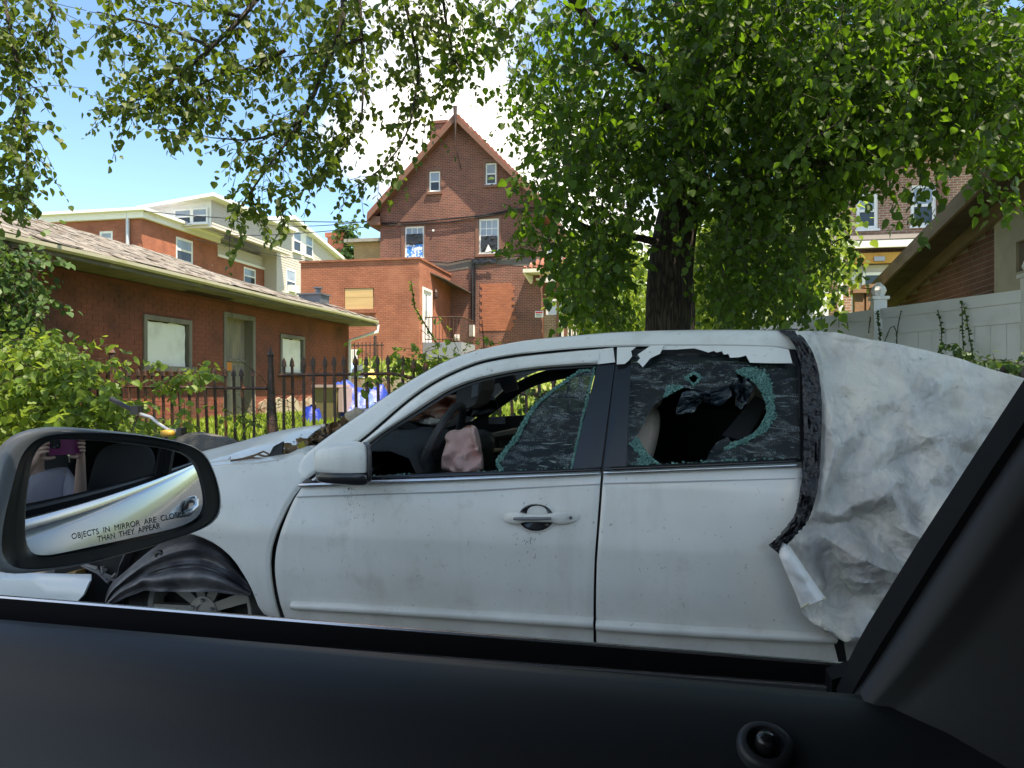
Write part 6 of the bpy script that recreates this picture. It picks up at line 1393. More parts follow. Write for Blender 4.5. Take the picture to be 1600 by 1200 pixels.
rt=Matrix.Rotation(.42,3,'Y'); MB().grid([[rt@p+Vector((.86,YC,.86)) for p in r] for r in superell(Vector((0,0,0)),(.09,.66,.36),.5)]).obj('rear_backrest',dkf,CAR,smooth=True)
MB().plate([(p.x,p.z) for p in (onY(1128,680,2.95),onY(1180,618,2.95),onY(1200,628,2.95),onY(1165,690,2.95))],[],lambda u,v,w:Vector((u,2.95+w,v)),0,.003).obj('seat_belt',mat('belt_grey',(.05,.05,.055),.7),CAR)
MB().bx((.98,2.8,.3),(1.02,4.06,1.10)).obj('rear_bulkhead',blk,CAR)
# leaf litter in the cowl, on the near gutter
lit=leafmat('dry_leaves',(.11,.06,.028),(.27,.17,.09),(.2,.12,.04),.15); C=Crown(70)
def scatter(C,regs):
    for (x0,y0_,x1,y1_,Z0,n,sz) in regs:
        for _ in range(n):
            px=C.R.uniform(x0,x1); u=(px-x0)/(x1-x0); py=y0_+(y1_-y0_)*u+C.R.uniform(-5,7); t=3.0+.0*u+C.R.uniform(-.15,.3)+.55*u
            p=at(px,py,t); dd=C.R.normal(0,1,3); C.P.append(np.array(p)); C.D.append(dd/np.linalg.norm(dd)); C.Nn.append(C.R.normal(0,1,3)+np.array([0,0,1.3])); C.S.append(sz*C.R.uniform(.5,1.3))
scatter(C,[(434,714,540,662,.9,520,.030),(350,722,440,718,.9,50,.02)])
lh=thing('leaf_litter','heap of dry brown leaves caught in the wreck cowl below the windscreen','leaf litter',at(480,700,3.1)); C.build('leaves',lit,lh,blk,nobj=0)
tw=MB(); 
for k in range(9):
    q=at(360+k*10,720-k*.6,2.82+.02*k); tw.tube([q,q+Vector((.07,.03,.012+.01*(k%3))),q+Vector((.14,.02+.03*(k%2),.004))],.004,5)
tw=tw.obj('dry_twigs',mat('dry_twig',(.13,.08,.045),.9,.3,30),smooth=True,loc=at(390,720,2.8)); tag(tw,'dry twigs lying in the gap between hood and fender','twigs')
q=at(427,712,2.85); tw=MB().hexa([q+Vector(v) for v in ((-.03,0,-.02),(.03,.01,-.02),(.03,.02,-.015),(-.03,.01,-.015),(.0,0,.035),(.035,.01,.055),(.035,.02,.055),(.0,.01,.035))]).obj('broken_plastic',blk,loc=q); tag(tw,'broken piece of black plastic sticking up at the hood corner','debris')
C=Crown(71); C.P.append(np.array(at(470,702,2.86))); C.D.append(np.array([.2,.1,.9])); C.Nn.append(np.array([.3,-1,.2])); C.S.append(.034)
lh=thing('yellow_leaf','single yellow green leaf standing upright in the cowl litter','leaf',at(470,706,2.86)); C.build('leaf_blade',leafmat('yellow_leaf',(.35,.28,.03),(.4,.33,.05),(.5,.4,.05)),lh,blk,nobj=0)
# grime spatter below mirror and handle
gr=mat('black_grime',(.05,.045,.035),.9); mb=MB(); R_=random.Random(6)
for (cx,cy,sx_,sy_,n) in ((545,775,8,22,30),(565,805,22,22,22),(825,845,22,20,26),(838,870,30,24,16),(1185,755,4,14,6),(700,860,160,60,12),(1080,860,120,80,12)):
    for _ in range(n):
        px,py=R_.gauss(cx,sx_*.5),R_.gauss(cy,sy_*.5); 
        if py<762: continue
        p=side(px,py,-.0015); l=R_.uniform(.001,.006); w_=R_.uniform(.0005,.0014); an=R_.uniform(-.6,.6)
        d=Vector((math.sin(an)*l,0,math.cos(an)*l)); s_=Vector((w_,0,0)); mb.add([p-d,p+s_,p+d,p-s_],[(0,1,2,3)])
mb.obj('grime_marks',gr,CAR,fix=False,kind='stuff')
# ============================================================ white sheet over the rear, taped on
def sheetmat():
    m,nt,b=newmat('grimy_sheet'); N=nt.nodes.new; L=nt.links.new; g=N('ShaderNodeNewGeometry')
    def nz(sc,st,lo,hi,dist=0,det=8):
        mp=N('ShaderNodeMapping'); mp.inputs['Scale'].default_value=st; L(g.outputs['Position'],mp.inputs[0]); n=N('ShaderNodeTexNoise'); n.inputs['Scale'].default_value=sc; n.inputs['Detail'].default_value=det; n.inputs['Roughness'].default_value=.62; n.inputs['Distortion'].default_value=dist; L(mp.outputs[0],n.inputs['Vector'])
        q=N('ShaderNodeMapRange'); q.inputs['From Min'].default_value=lo; q.inputs['From Max'].default_value=hi; L(n.outputs['Fac'],q.inputs['Value']); return q.outputs[0]
    def mix(f,a,c,k):
        mm=N('ShaderNodeMath'); mm.operation='MULTIPLY'; mm.inputs[1].default_value=k; L(f,mm.inputs[0]); r=N('ShaderNodeMixRGB'); L(mm.outputs[0],r.inputs[0])
        if isinstance(a,tuple): r.inputs[1].default_value=(*a,1)
        else: L(a,r.inputs[1])
        r.inputs[2].default_value=(*c,1); return r.outputs[0]
    c=mix(nz(1.7,(1,1,1),.35,.7,.5),(.76,.745,.68),(.56,.545,.48),.8)
    c=mix(nz(5.5,(1,1,.12),.46,.60),c,(.36,.36,.37),.62)
    c=mix(nz(3.5,(1,1,1),.50,.75,1),c,(.36,.32,.26),.6)
    c=mix(nz(28,(1,1,1),.64,.76,0,4),c,(.15,.12,.09),.6)
    L(c,b.inputs['Base Color']); b.inputs['Roughness'].default_value=.42; b.inputs['Specular IOR Level'].default_value=.45
    bp=N('ShaderNodeBump'); bp.inputs['Strength'].default_value=.5; bp.inputs['Distance'].default_value=.01; n=N('ShaderNodeTexNoise'); n.inputs['Scale'].default_value=13; n.inputs['Detail'].default_value=8; n.inputs['Distortion'].default_value=.8; L(g.outputs['Position'],n.inputs['Vector']); L(n.outputs['Fac'],bp.inputs['Height']); L(bp.outputs[0],b.inputs['Normal'])
    t=N('ShaderNodeBsdfTranslucent'); L(c,t.inputs[0]); ms=N('ShaderNodeMixShader'); ms.inputs[0].default_value=.12; L(b.outputs[0],ms.inputs[1]); L(t.outputs[0],ms.inputs[2]); L(ms.outputs[0],nt.nodes['Material Output'].inputs[0])
    hs=[]
    for sc,wt in ((4.2,1.0),(9.5,.45),(21,.2)):
        mp=N('ShaderNodeMapping'); mp.inputs['Scale'].default_value=(1.25,.4,1); mp.inputs['Rotation'].default_value=(0,sc*.3,0); L(g.outputs['Position'],mp.inputs[0]); dn=N('ShaderNodeTexNoise'); dn.inputs['Scale'].default_value=sc*.6; L(mp.outputs[0],dn.inputs['Vector']); va=N('ShaderNodeVectorMath'); va.operation='MULTIPLY_ADD'; va.inputs[1].default_value=(.22,.22,.22); L(dn.outputs['Color'],va.inputs[0]); L(mp.outputs[0],va.inputs[2])
        v=N('ShaderNodeTexVoronoi'); v.inputs['Scale'].default_value=sc; L(va.outputs[0],v.inputs['Vector']); mm=N('ShaderNodeMath'); mm.operation='MULTIPLY'; mm.inputs[1].default_value=wt; L(v.outputs['Distance'],mm.inputs[0]); hs.append(mm.outputs[0])
    a1=N('ShaderNodeMath'); L(hs[0],a1.inputs[0]); L(hs[1],a1.inputs[1]); a2=N('ShaderNodeMath'); L(a1.outputs[0],a2.inputs[0]); L(hs[2],a2.inputs[1])
    b2_=N('ShaderNodeBump'); b2_.inputs['Strength'].default_value=.6; b2_.inputs['Distance'].default_value=.045; L(a2.outputs[0],b2_.inputs['Height']); L(bp.outputs[0],b2_.inputs['Normal']); L(b2_.outputs[0],b.inputs['Normal']); return m
sm_=sheetmat()
SH_=thing('white_sheet','grimy crumpled white plastic sheet taped over the rear of the wrecked sedan','sheet',(1.4,2.6,.9))
topS=[(1240,519),(1262,517),(1300,518),(1335,529),(1380,537),(1430,545),(1500,562),(1560,583),(1600,600),(1700,640),(1830,700),(1960,770)]
botS=[(1208,842),(1222,880),(1245,925),(1252,962),(1300,985),(1360,1012),(1450,1050),(1560,1090),(1700,1130),(1960,1150)]
lefS=[(1208,842),(1250,815),(1268,780),(1276,740),(1280,690),(1279,640),(1272,595),(1258,555),(1240,519)]
def syd(x,z): return body(x,min(z,1.43))
CR1=Crease(5,(.5,.3,2.3,1.5),90,(.12,.45)); CR2=Crease(8,(.5,.3,2.3,1.5),420,(.04,.16)); CR3=Crease(17,(.7,.4,2.0,1.4),34,(.25,.65)); CR3.d=np.array([(math.cos(q),math.sin(q)) for q in np.random.default_rng(3).uniform(-.35,.25,34)])
G=coons(xz(botS),[Vector(v) for v in (xz([botS[-1]])[0],xz([topS[-1]])[0])],xz(topS),xz(lefS),220,150,2); out=[]
for j,row in enumerate(G):
    q=[]
    for i,p in enumerate(row):
        a=i/219; b_=j/149; x,z=p.x,p.y
        y=syd(x,z)-.03-.06*smoothstep(0,.35,a)*max(0,math.sin(math.pi*b_))**.7
        w=smoothstep(0,.03,min(a,1-a,b_+.02,1.02-b_))
        P3=Vector((x*2.1,z*1.9,0)); wp=Vector((noise.noise(P3*1.3),noise.noise(P3*1.3+Vector((7,3,0))),0))*.6
        r1=abs(noise.noise(P3*1.5+wp)); r2=abs(noise.noise(P3*3.4+wp+Vector((3,9,2)))); r3=abs(noise.noise(P3*7.5+wp+Vector((1,4,8))))
        y-=w*(.022*(1-2.2*r1)+.14*CR1(x,z)+.085*CR3(x,z)+.22*CR2(x,z)*(.35+smoothstep(1.15,.8,z)+smoothstep(.45,.2,a)))
        # broad folds that fan down from the roof corner
        ang=math.atan2(z-1.42,x-.75); y-=w*.007*math.sin(ang*17+noise.noise(P3)*2)*smoothstep(.1,.5,math.hypot(x-.75,z-1.42))
        q.append(Vector((x,min(y,syd(x,z)+.02),z)))
    out.append(q)
# carry the sheet over the top to the far side
for k in range(1,15):
    t=k/14; row=[]
    for i in range(220):
        p=out[149][i]; row.append(Vector((p.x,p.y+(2*YC-2*p.y)*t,p.z+.03*math.sin(math.pi*t)*(.4+.6*(i/219))+.012*noise.noise(Vector((p.x*4,t*5,1)))-.004*(k>0))))
    out.append(row)
last=out[-1]
for k in range(1,8): out.append([Vector((p.x,p.y+.03*k,p.z-.09*k)) for p in last])
MB().grid(out,back=(0,.002,-.001)).obj('sheet',sm_,SH_,smooth=.22)
# bright folded flap at the lower corner
fp=[(1208,842),(1222,836),(1240,862),(1262,895),(1290,933),(1268,936),(1252,950),(1243,925),(1222,880)]
G=[]
L1=resample([Vector(v+(0,)) for v in [(1209,842),(1222,880),(1240,920),(1252,950)]],20,1); L2=resample([Vector(v+(0,)) for v in [(1222,836),(1240,862),(1264,897),(1290,935)]],20,1)
for k in range(20):
    row=[]
    for j in range(8):
        q=L1[k].lerp(L2[k],j/7); p=side(q.x,q.y,-.055-.03*math.sin(j/7*3.1)-.012*noise.noise(Vector((k*.4,j*.5,0)))-.09*smoothstep(0,6,k)); row.append(p)
    G.append(row)
MB().grid(G,back=(0,.003,0)).obj('folded_corner',mat('clean_sheet',(.72,.72,.70),.45,.04,6,.3,14),SH_,smooth=1.2)
MB().tube([side(1252,950,-.16),side(1268,940,-.17),side(1290,935,-.15)],.004,6).obj('hem',mat('yellowed_hem',(.45,.42,.30),.7),SH_)
# white lighter fold just beside the tape
a=[Vector(v+(0,)) for v in [(1262,528),(1285,570),(1290,640),(1292,700),(1286,745),(1274,790)]]; b_=[Vector(v+(0,)) for v in [(1300,528),(1322,585),(1318,650),(1322,700),(1318,745),(1290,800)]]
# tape
tp=mat('black_wrinkled_tape',(.013,.013,.016),.17,.2,8,.8,45)
tl=[(1216,517),(1232,527),(1244,545),(1252,575),(1254,620),(1256,680),(1254,740),(1246,790),(1222,822),(1197,846)]
trr=[(1242,517),(1258,530),(1272,555),(1282,600),(1284,640),(1282,700),(1280,750),(1268,800),(1246,822),(1212,858)]
A_=resample([Vector(v+(0,)) for v in tl],90,2); B_=resample([Vector(v+(0,)) for v in trr],90,2); G=[]
for k in range(90):
    row=[]
    for j in range(11):
        q=A_[k].lerp(B_[k],j/10); p=side(q.x,q.y,-.034*smoothstep(0,6,k)-.012); 
        wob=.016*abs(noise.noise(Vector((j*.55,k*.09,2))))+.010*noise.noise(Vector((j*.9,k*.35,5)))+(.02*abs(noise.noise(Vector((j*.6,k*.5,3)))) if k>68 else 0)
        p.y-=.004+wob*(1.6 if k>65 else 1)+ (.05*smoothstep(66,80,k)); row.append(p)
    G.append(row)
t_=MB().grid(G,back=(0,.004,0)).obj('black_tape',tp,smooth=1.2,loc=side(1270,640)); tag(t_,'wide wrinkled black tape holding the white sheet to the rear door edge','tape')
G=[[Vector((p.x+dx,p.y+(2*YC-2*p.y)*t,p.z+.006+.03*math.sin(math.pi*t)+.004*noise.noise(Vector((t*20,dx*30,0))))) for dx in (-.0,.02,.04,.062)] for t in [k/20 for k in range(21)] for p in [side(1218,517,-.012)]]
MB().grid(G,back=(0,0,-.004)).obj('tape_over_roof',tp,t_,smooth=1.2)
# dark door edge between glass and tape
plate_px('rear_door_edge',[(1240,545),(1256,552),(1262,600),(1262,722),(1250,722),(1250,575)],-.004,.01,gloss,RD)
# ============================================================ bicycle beyond the hood, grey board
BY=4.75; BK=thing('bicycle','old bicycle with black grips and silver handlebar standing beyond the hood of the wreck','bicycle',(-3.4,BY,.15))
def ap(px,py,dy=0): return onY(px,py,BY+dy)
silv=mat('worn_alloy',(.55,.55,.55),.35,.1,20,metal=.8)
hb_=MB().tube([ap(216,646),ap(236,652),ap(248,662),ap(262,671),ap(285,676,.1),ap(305,690,.2)],.012,8).obj('handlebar',silv,BK,smooth=True)
MB().tube([ap(173,623),ap(205,640)],[.018,.016],10).obj('grip',blk,hb_,smooth=True); MB().tube([ap(330,712,.3),ap(303,690,.2)],[.018,.016],10).obj('grip',blk,hb_,smooth=True)
MB().bx(ap(203,648,-.03),ap(224,634,.03)).obj('brake_clamp',blk,hb_); MB().bx(ap(275,682,-.03),ap(292,668,.04)).obj('brake_clamp',blk,hb_)
MB().tube([ap(215,650),ap(208,672),ap(220,690),ap(240,692)],.004,5).tube([ap(213,650),ap(203,680),ap(232,684),ap(262,676)],.004,5).obj('brake_cable',blk,BK,smooth=True)
yl=mat('yellow_plastic',(.40,.24,.03),.5); MB().grid(superell(ap(262,677,-.02),(.05,.035,.025),.7)).obj('yellow_lamp',yl,BK,smooth=True)
hd_=ap(262,676,.02); ft=mat('bike_paint',(.05,.05,.06),.4); mb=MB()
fw=Vector((hd_.x-.35,BY,.49)); rw=Vector((hd_.x-.35+1.02,BY,.49)); bbk=Vector((hd_.x+.28,BY,.43)); hdb=hd_+Vector((-.10,0,-.22)); stt=Vector((hd_.x+.30,BY,.78))
fw.x=hd_.x-.32; mb.tube([hd_,hdb],.018,8); mb.tube([hdb,fw],.014,6); mb.tube([hdb,bbk],.018,6); mb.tube([hdb+Vector((.03,0,.12)),stt+Vector((-.02,0,-.1))],.016,6); mb.tube([bbk,stt],.016,6); mb.tube([bbk,rw],.012,6); mb.tube([rw,stt+Vector((-.02,0,-.1))],.01,6); mb.obj('frame',ft,BK,smooth=True)
for c in (fw,rw):
    mb=MB(); mb.tube([c+Vector((.32*math.cos(t),0,.32*math.sin(t))) for t in np.linspace(0,6.283,33)],.018,6,caps=False); w_=mb.obj('wheel',tyre,BK,smooth=True)
    mb=MB()
    for k in range(18): mb.tube([c,c+Vector((.31*math.cos(k*.349),0,.31*math.sin(k*.349)))],.0015,3)
    mb.obj('spokes',silv,w_)
MB().grid(superell(stt+Vector((.02,0,.02)),(.13,.06,.03),.7)).obj('saddle',blk,BK,smooth=True)
bd=mat('grey_weathered_board',(.085,.08,.072),.9,.25,6,.4,30,stretch=(1,1,5))
P=[(300,676),(318,679),(345,684),(358,688),(366,696),(360,704),(330,716),(300,722),(270,716),(270,690)]; Yb=4.45
b=MB().plate([(onY(a,b_,Yb).x,onY(a,b_,Yb).z) for a,b_ in P],[],lambda u,v,w:Vector((u,Yb+w+.5*(v-1),v)),0,.14)
b.hexa([(onY(285,700,Yb).x-.1,Yb,.15),(onY(345,700,Yb).x,Yb,.15),(onY(345,700,Yb).x,Yb+.14,.15),(onY(285,700,Yb).x-.1,Yb+.14,.15),(onY(285,700,Yb).x-.1,Yb-.02,.80),(onY(345,700,Yb).x,Yb-.02,.80),(onY(345,700,Yb).x,Yb+.12,.80),(onY(285,700,Yb).x-.1,Yb+.12,.80)])
b=b.obj('weathered_stump',bd,loc=(onY(320,700,Yb).x,Yb,.15),smooth=.5); tag(b,'grey weathered wooden stump end between the bicycle and the white hood','stump')
# ============================================================ the car the photograph is taken from
OC=thing('photographers_car','dark interior, door, mirror and window pillar of the car the photo is taken from','car',(.2,-.3,0))
pan=mat('soft_touch_panel',(.015,.0155,.018),.48,.06,60,.02,500,spec=.45); rub=mat('black_rubber',(.006,.006,.007),.75,.1,40,spec=.15); silver=mat('silver_paint',(.50,.52,.54),.22,.03,3,metal=.35,coat=1)
trimm=mat('satin_belt_trim',(.6,.6,.62),.22,.05,20,metal=.9)
xsD=[-2.0+.06*i for i in range(54)]
def strip3(prof,xs=xsD,f=lambda x:0): return [[Vector((x,y,z-.012*(x+.2)*0+f(x))) for x in xs] for y,z in prof]
dz=lambda x:-.012*(x+.15)
# inner panel: shelf that rolls over towards the seat
prof=[(.372,1.070),(.371,1.0865),(.366,1.0905),(.358,1.0900),(.345,1.0855),(.330,1.0775),(.316,1.067),(.303,1.052),(.293,1.034),(.285,1.01),(.278,.97),(.272,.90),(.266,.80),(.262,.45)]
DP=MB().grid(strip3(prof,f=dz)).obj('door_panel',pan,OC,smooth=1.2)
MB().grid(strip3([(.372,1.06),(.372,1.078),(.376,1.083),(.381,1.080),(.386,1.072),(.390,1.064)],f=dz)).obj('inner_window_seal',rub,OC,smooth=1.2)
MB().grid(strip3([(.390,1.055),(.396,1.066),(.401,1.068),(.407,1.064),(.4164,1.062),(.4166,1.0847),(.4172,1.0850)],f=dz)).obj('outer_window_seal',rub,OC,smooth=1.2)
MB().grid(strip3([(.4170,1.0845),(.4178,1.0862),(.4200,1.0862),(.4215,1.0845),(.423,1.070)],f=dz)).obj('belt_trim',trimm,OC,smooth=.9)
MB().grid(strip3([(.386,1.055),(.412,1.055)],f=dz)).obj('window_slot',rub,OC)
xo=[-.95+.05*i for i in range(38)]
osk=MB().grid(strip3([(.422,1.072),(.428,1.06),(.452,.98),(.476,.88),(.490,.76),(.488,.62),(.482,.5),(.468,.36),(.44,.24)],xs=xo),back=(0,-.01,0)).obj('door_skin',silver,OC,smooth=1.2)
# exterior handle, in its dark recess (seen only in the mirror)
hx,hz=.20,.925; hy=float(np.interp(hz,[.88,.98],[.476,.452]))
MB().grid(superell(Vector((hx,hy+.002,hz)),(.055,.006,.032),.8)).obj('handle_recess',blk,osk,smooth=True)
MB().tube([Vector((hx-.11,hy+.004,hz+.004)),Vector((hx-.08,hy+.034,hz+.005)),Vector((hx,hy+.046,hz+.005)),Vector((hx+.08,hy+.034,hz+.005)),Vector((hx+.11,hy+.006,hz+.004))],[.010,.014,.012,.014,.010],10).obj('door_handle',chrome,osk,smooth=True)
MB().grid(superell(Vector((hx+.125,hy+.006,hz+.004)),(.022,.02,.016),.7)).obj('handle_cap',silver,osk,smooth=True)
# body beyond the door: fender and rear door, sill line
MB().grid(strip3([(.46,.98),(.478,.88),(.492,.76),(.488,.55),(.45,.25)],xs=[-2.6,-2.2,-1.6,-.965]),back=(0,-.01,0)).obj('front_wing',silver,OC,smooth=1.0)
MB().bx((-2.6,-1.3,.7),(-.965,.44,.985)).obj('bonnet',silver,OC)
MB().grid(strip3([(.422,1.08),(.452,.98),(.478,.88),(.492,.76),(.488,.55),(.45,.25)],xs=[.915,1.4,2.0,2.6]),back=(0,-.01,0)).obj('rear_door_skin',silver,OC,smooth=1.0)
# window pillar and frame at the rear edge of the window
def pln(name,P,Y,th,m,lean=0,holes=()):
    return MB().plate([(onY(a,b_,Y).x,onY(a,b_,Y).z) for a,b_ in P],[],lambda u,v,w:Vector((u,Y+w,v)),0,th).obj(name,m,OC)
pln('window_frame',[(1300,1062),(1338,1050),(1352,1022),(1370,990),(1450,860),(1540,722),(1640,570),(1900,200),(2050,190),(1700,700),(1420,1100),(1300,1120)],.400,.016,rub)
pill=mat('pillar_trim',(.010,.0105,.012),.55,.05,60,.02,400)
pln('frame_seal',[(1322,1104),(1338,1070),(1352,1046),(1372,1012),(1460,872),(1550,733),(1640,600),(1920,190),(2100,190),(1700,800),(1440,1200)],.372,.02,rub)
G=[]; E0=[Vector(v+(0,)) for v in [(1322,1106),(1345,1070),(1366,1040),(1384,1012),(1470,878),(1560,740),(1650,610),(1930,190)]]
E1=[Vector(v+(0,)) for v in [(1480,1250),(1560,1290),(1700,1250),(1800,1200),(1900,1100),(2000,1000),(2100,850),(2400,190)]]
a_=resample(E0,40,1); b2=resample(E1,40,1)
for k in range(40):
    row=[]
    for j in range(16):
        v=j/15; q=a_[k].lerp(b2[k],v); Yd=.372-.006*smoothstep(0,.05,v)-.045*v-.010*math.exp(-((v-.10)/.03)**2); row.append(onY(q.x,q.y,Yd))
    G.append(row)
MB().grid(G,back=(0,.012,0)).obj('pillar',pill,OC,smooth=1.2)
# lock knob in its ring
kp=onZ=None
def onZp(px,py,Z):
    d=ray(px,py); t=(Z-CZ)/d.z; return Vector((d.x*t,d.y*t,Z))
kp=onZp(1196,1166,1.0765); nrm=Vector((0,-.5,1)).normalized(); rk_=nrm.to_track_quat('Z','Y').to_matrix()
KR=MB().lathe(kp,[(.0122,-.006),(.0119,.001),(.0103,.0028),(.0080,.0028),(.0066,.0003),(.0062,-.006)],32,'Z',rk_).obj('lock_ring',pan,OC,smooth=.9)
MB().lathe(kp,[(.0044,-.006),(.0044,.0035),(.0037,.0056),(.0018,.0066),(.0004,.0068)],20,'Z',rk_).obj('lock_knob',mat('gloss_knob',(.015,.015,.017),.2),KR,smooth=.9)
# cabin shell
hl=mat('grey_cabin_lining',(.06,.06,.062),.9)
sh=MB(); sh.bx((-.55,-1.35,1.565),(2.4,.40,1.60)); sh.obj('cabin_roof',hl,OC)
MB().bx((-.44,.36,1.52),(1.6,.415,1.564)).obj('roof_rail',hl,OC)
MB().hexa([(-1.05,.36,1.08),(-.99,.36,1.08),(-.99,.415,1.08),(-1.05,.415,1.08),(-.56,.36,1.564),(-.46,.36,1.564),(-.46,.415,1.564),(-.56,.415,1.564)]).hexa([(-1.05,-1.35,1.08),(-.99,-1.35,1.08),(-.99,-1.28,1.08),(-1.05,-1.28,1.08),(-.56,-1.35,1.564),(-.46,-1.35,1.564),(-.46,-1.28,1.564),(-.56,-1.28,1.564)]).obj('windscreen_pillar',hl,OC)
MB().bx((-.98,-1.35,.25),(2.4,.25,.30)).obj('cabin_floor',rub,OC); MB().bx((-.98,-1.35,.30),(2.4,-1.30,1.08)).bx((.40,-1.35,1.08),(.55,-1.30,1.56)).bx((1.5,-1.35,1.08),(2.4,-1.30,1.56)).obj('driver_side_wall',hl,OC)
MB().bx((2.38,-1.30,.30),(2.4,.40,1.56)).obj('cabin_rear',rub,OC)
MB().bx((.95,.30,.3),(1.02,.40,1.56)).bx((1.02,.36,.3),(2.38,.40,1.10)).obj('rear_side_lining',hl,OC)
G=[]
for x,z in [(-1.0,.3),(-.85,.5),(-.78,.75),(-.75,.98),(-.82,1.03),(-1.0,1.04),(-1.25,1.0)]: G.append([Vector((x,y,z)) for y in np.linspace(-1.28,.26,8)])
MB().grid(G,back=(-.01,0,0)).obj('dashboard',pan,OC,smooth=1.2)
def oseat(y):
    s=MB().grid(superell(Vector((.28,y,.60)),(.27,.24,.09),.55)).obj('seat',hl,OC,smooth=True); rt=Matrix.Rotation(.30,3,'Y')
    MB().grid([[rt@p+Vector((.66,y,.92)) for p in r] for r in superell(Vector((0,0,0)),(.07,.24,.34),.55)]).obj('backrest',hl,s,smooth=True)
oseat(-.12); oseat(-.88)
tg=bpy.data.materials.new('light_dimming_glass'); tg.use_nodes=True; nt=tg.node_tree; bb=nt.nodes['Principled BSDF']; bb.inputs['Base Color'].default_value=(.01,.012,.012,1); bb.inputs['Roughness'].default_value=.04; tr=nt.nodes.new('ShaderNodeBsdfTransparent'); tr.inputs[0].default_value=(.35,.38,.37,1); ms=nt.nodes.new('ShaderNodeMixShader'); ms.inputs[0].default_value=.12; nt.links.new(tr.outputs[0],ms.inputs[1]); nt.links.new(bb.outputs[0],ms.inputs[2]); nt.links.new(ms.outputs[0],nt.nodes['Material Output'].inputs[0])
MB().bx((-.95,-1.325,1.081),(.399,-1.32,1.56)).bx((.551,-1.325,1.081),(1.499,-1.32,1.56)).obj('driver_side_dimmer',tg,OC)  # unseen dark panes added to cut the light entering the cabin
# ---------------- door mirror of this car
camp=Vector((0,0,CZ)); ax_=ray(87,692).normalized(); R0=.45; d0=.72; SC=camp+ax_*(d0+R0)
def sph(px,py,near=0,rad=R0):
    d=ray(px,py).normalized(); o=camp-SC; b_=d.dot(o); c=o.length_squared-rad*rad; disc=b_*b_-c
    t=-b_-math.sqrt(max(disc,0)); return camp+d*(t-near)
z2=lambda P:[(a/4.444,660+b_/4.444) for a,b_ in P]
gl=z2([(205,400),(214,320),(230,245),(258,195),(290,158),(320,138),(350,127),(420,120),(600,123),(800,140),(1000,163),(1150,185),(1250,208),(1310,240),(1350,285),(1385,360),(1410,460),(1424,540),(1422,620),(1400,660),(1370,690),(1300,725),(1200,757),(1000,798),(800,840),(600,882),(450,918),(350,938),(300,944),(250,938),(225,925),(200,890),(188,850),(180,760),(180,650),(188,520)])
ca=z2([(-60,430),(-30,250),(60,120),(150,78),(250,45),(400,33),(700,53),(1000,88),(1200,123),(1350,160),(1410,195),(1450,250),(1490,340),(1520,430),(1536,520),(1541,600),(1530,650),(1500,690),(1460,720),(1400,747),(1200,815),(1000,880),(800,935),(600,985),(450,1015),(300,1037),(150,1052),(0,1062),(-60,1040),(-90,900),(-95,750),(-85,580)])
n=120
def loopres(P,k): 
    Q=[Vector((a,b_,0)) for a,b_ in P]; c=sum(Q,Vector())/len(Q); Q=resample(Q+[Q[0]],k*3+1,2)[:-1]
    # start at fixed direction and sample by angle so that loops correspond
    out=[]; cc=Vector((175,775,0)); ang=[math.atan2(q.y-cc.y,q.x-cc.x) for q in Q]
    for i in range(k):
        t=-math.pi+2*math.pi*i/k; j=min(range(len(Q)),key=lambda m:abs((ang[m]-t+math.pi)%(2*math.pi)-math.pi)); out.append(Q[j])
    return out
def ringpts(P): return P+[P[0]]
LG=loopres(gl,n); LC=loopres(ca,n); cc=Vector((175,775,0))
def sm_loop(P,it=3):
    for _ in range(it): P=[(P[i-1]+P[i]*2+P[(i+1)%len(P)])/4 for i in range(len(P))]
    return P
LG=sm_loop(LG,2); LC=sm_loop(LC)
Lb=[]
for i in range(n):
    t=-math.pi+2*math.pi*i/n; k=.50*max(0,math.cos((t+2.45)/1.35)) if abs(t+2.45)<2.1 or abs(t+2.45-2*math.pi)<1.2 else 0
    tt=(t+2.75+math.pi)%(2*math.pi)-math.pi; k=.55*math.exp(-(tt/1.0)**2)+.06
    Lb.append(LC[i].lerp(LG[i],min(.62,k)))
Lb=sm_loop(Lb,3)
MR=None
G=[[sph(cc.x+(p.x-cc.x)*s,cc.y+(p.y-cc.y)*s,0) for p in ringpts([p+ (p-cc)*.01 for p in LG])] for s in [1.0]+[1-k/24 for k in range(1,24)]+[.004]]
away=(ax_+Vector((-.15,.0,0))).normalized()
def cent(P): return sum(P,Vector())/len(P)
C0=[sph(p.x,p.y,.004) for p in LC]; cB=cent(C0)
rows=[[p for p in ringpts(C0)]]
for k,(s,dd) in enumerate(((1.0,.008),(1.02,.02),(1.0,.045),(.93,.075),(.78,.10),(.5,.118),(.2,.124),(.01,.125))):
    rows.append([cB+(p-cB)*s+away*dd for p in ringpts(C0)])
silv2=mat('silver_mirror_shell',(.22,.235,.25),.38,.05,40,coat=.4)
MR=MB().grid(rows).obj('side_mirror',silv2,OC,smooth=1.2)
lerpL=lambda A_,B_,s:[a.lerp(b_,s) for a,b_ in zip(A_,B_)]
rows=[[sph(p.x,p.y,.004) for p in ringpts(LC)],[sph(p.x,p.y,.009) for p in ringpts(lerpL(LC,Lb,.3))],[sph(p.x,p.y,.010) for p in ringpts(lerpL(LC,Lb,.7))],[sph(p.x,p.y,.0085) for p in ringpts(Lb)]]
MB().grid(rows).obj('mirror_rim',silv2,MR,smooth=1.2)
rows=[[sph(p.x,p.y,o) for p in ringpts(lerpL(Lb,LG,s))] for s,o in ((0,.0083),(.06,.007),(.5,.006),(.86,.005),(.94,.003),(.98,-.001),(1.0,-.004))]
MB().grid(rows).obj('mirror_bezel',mat('bezel_plastic',(.008,.009,.009),.42,.1,60),MR,smooth=1.0)
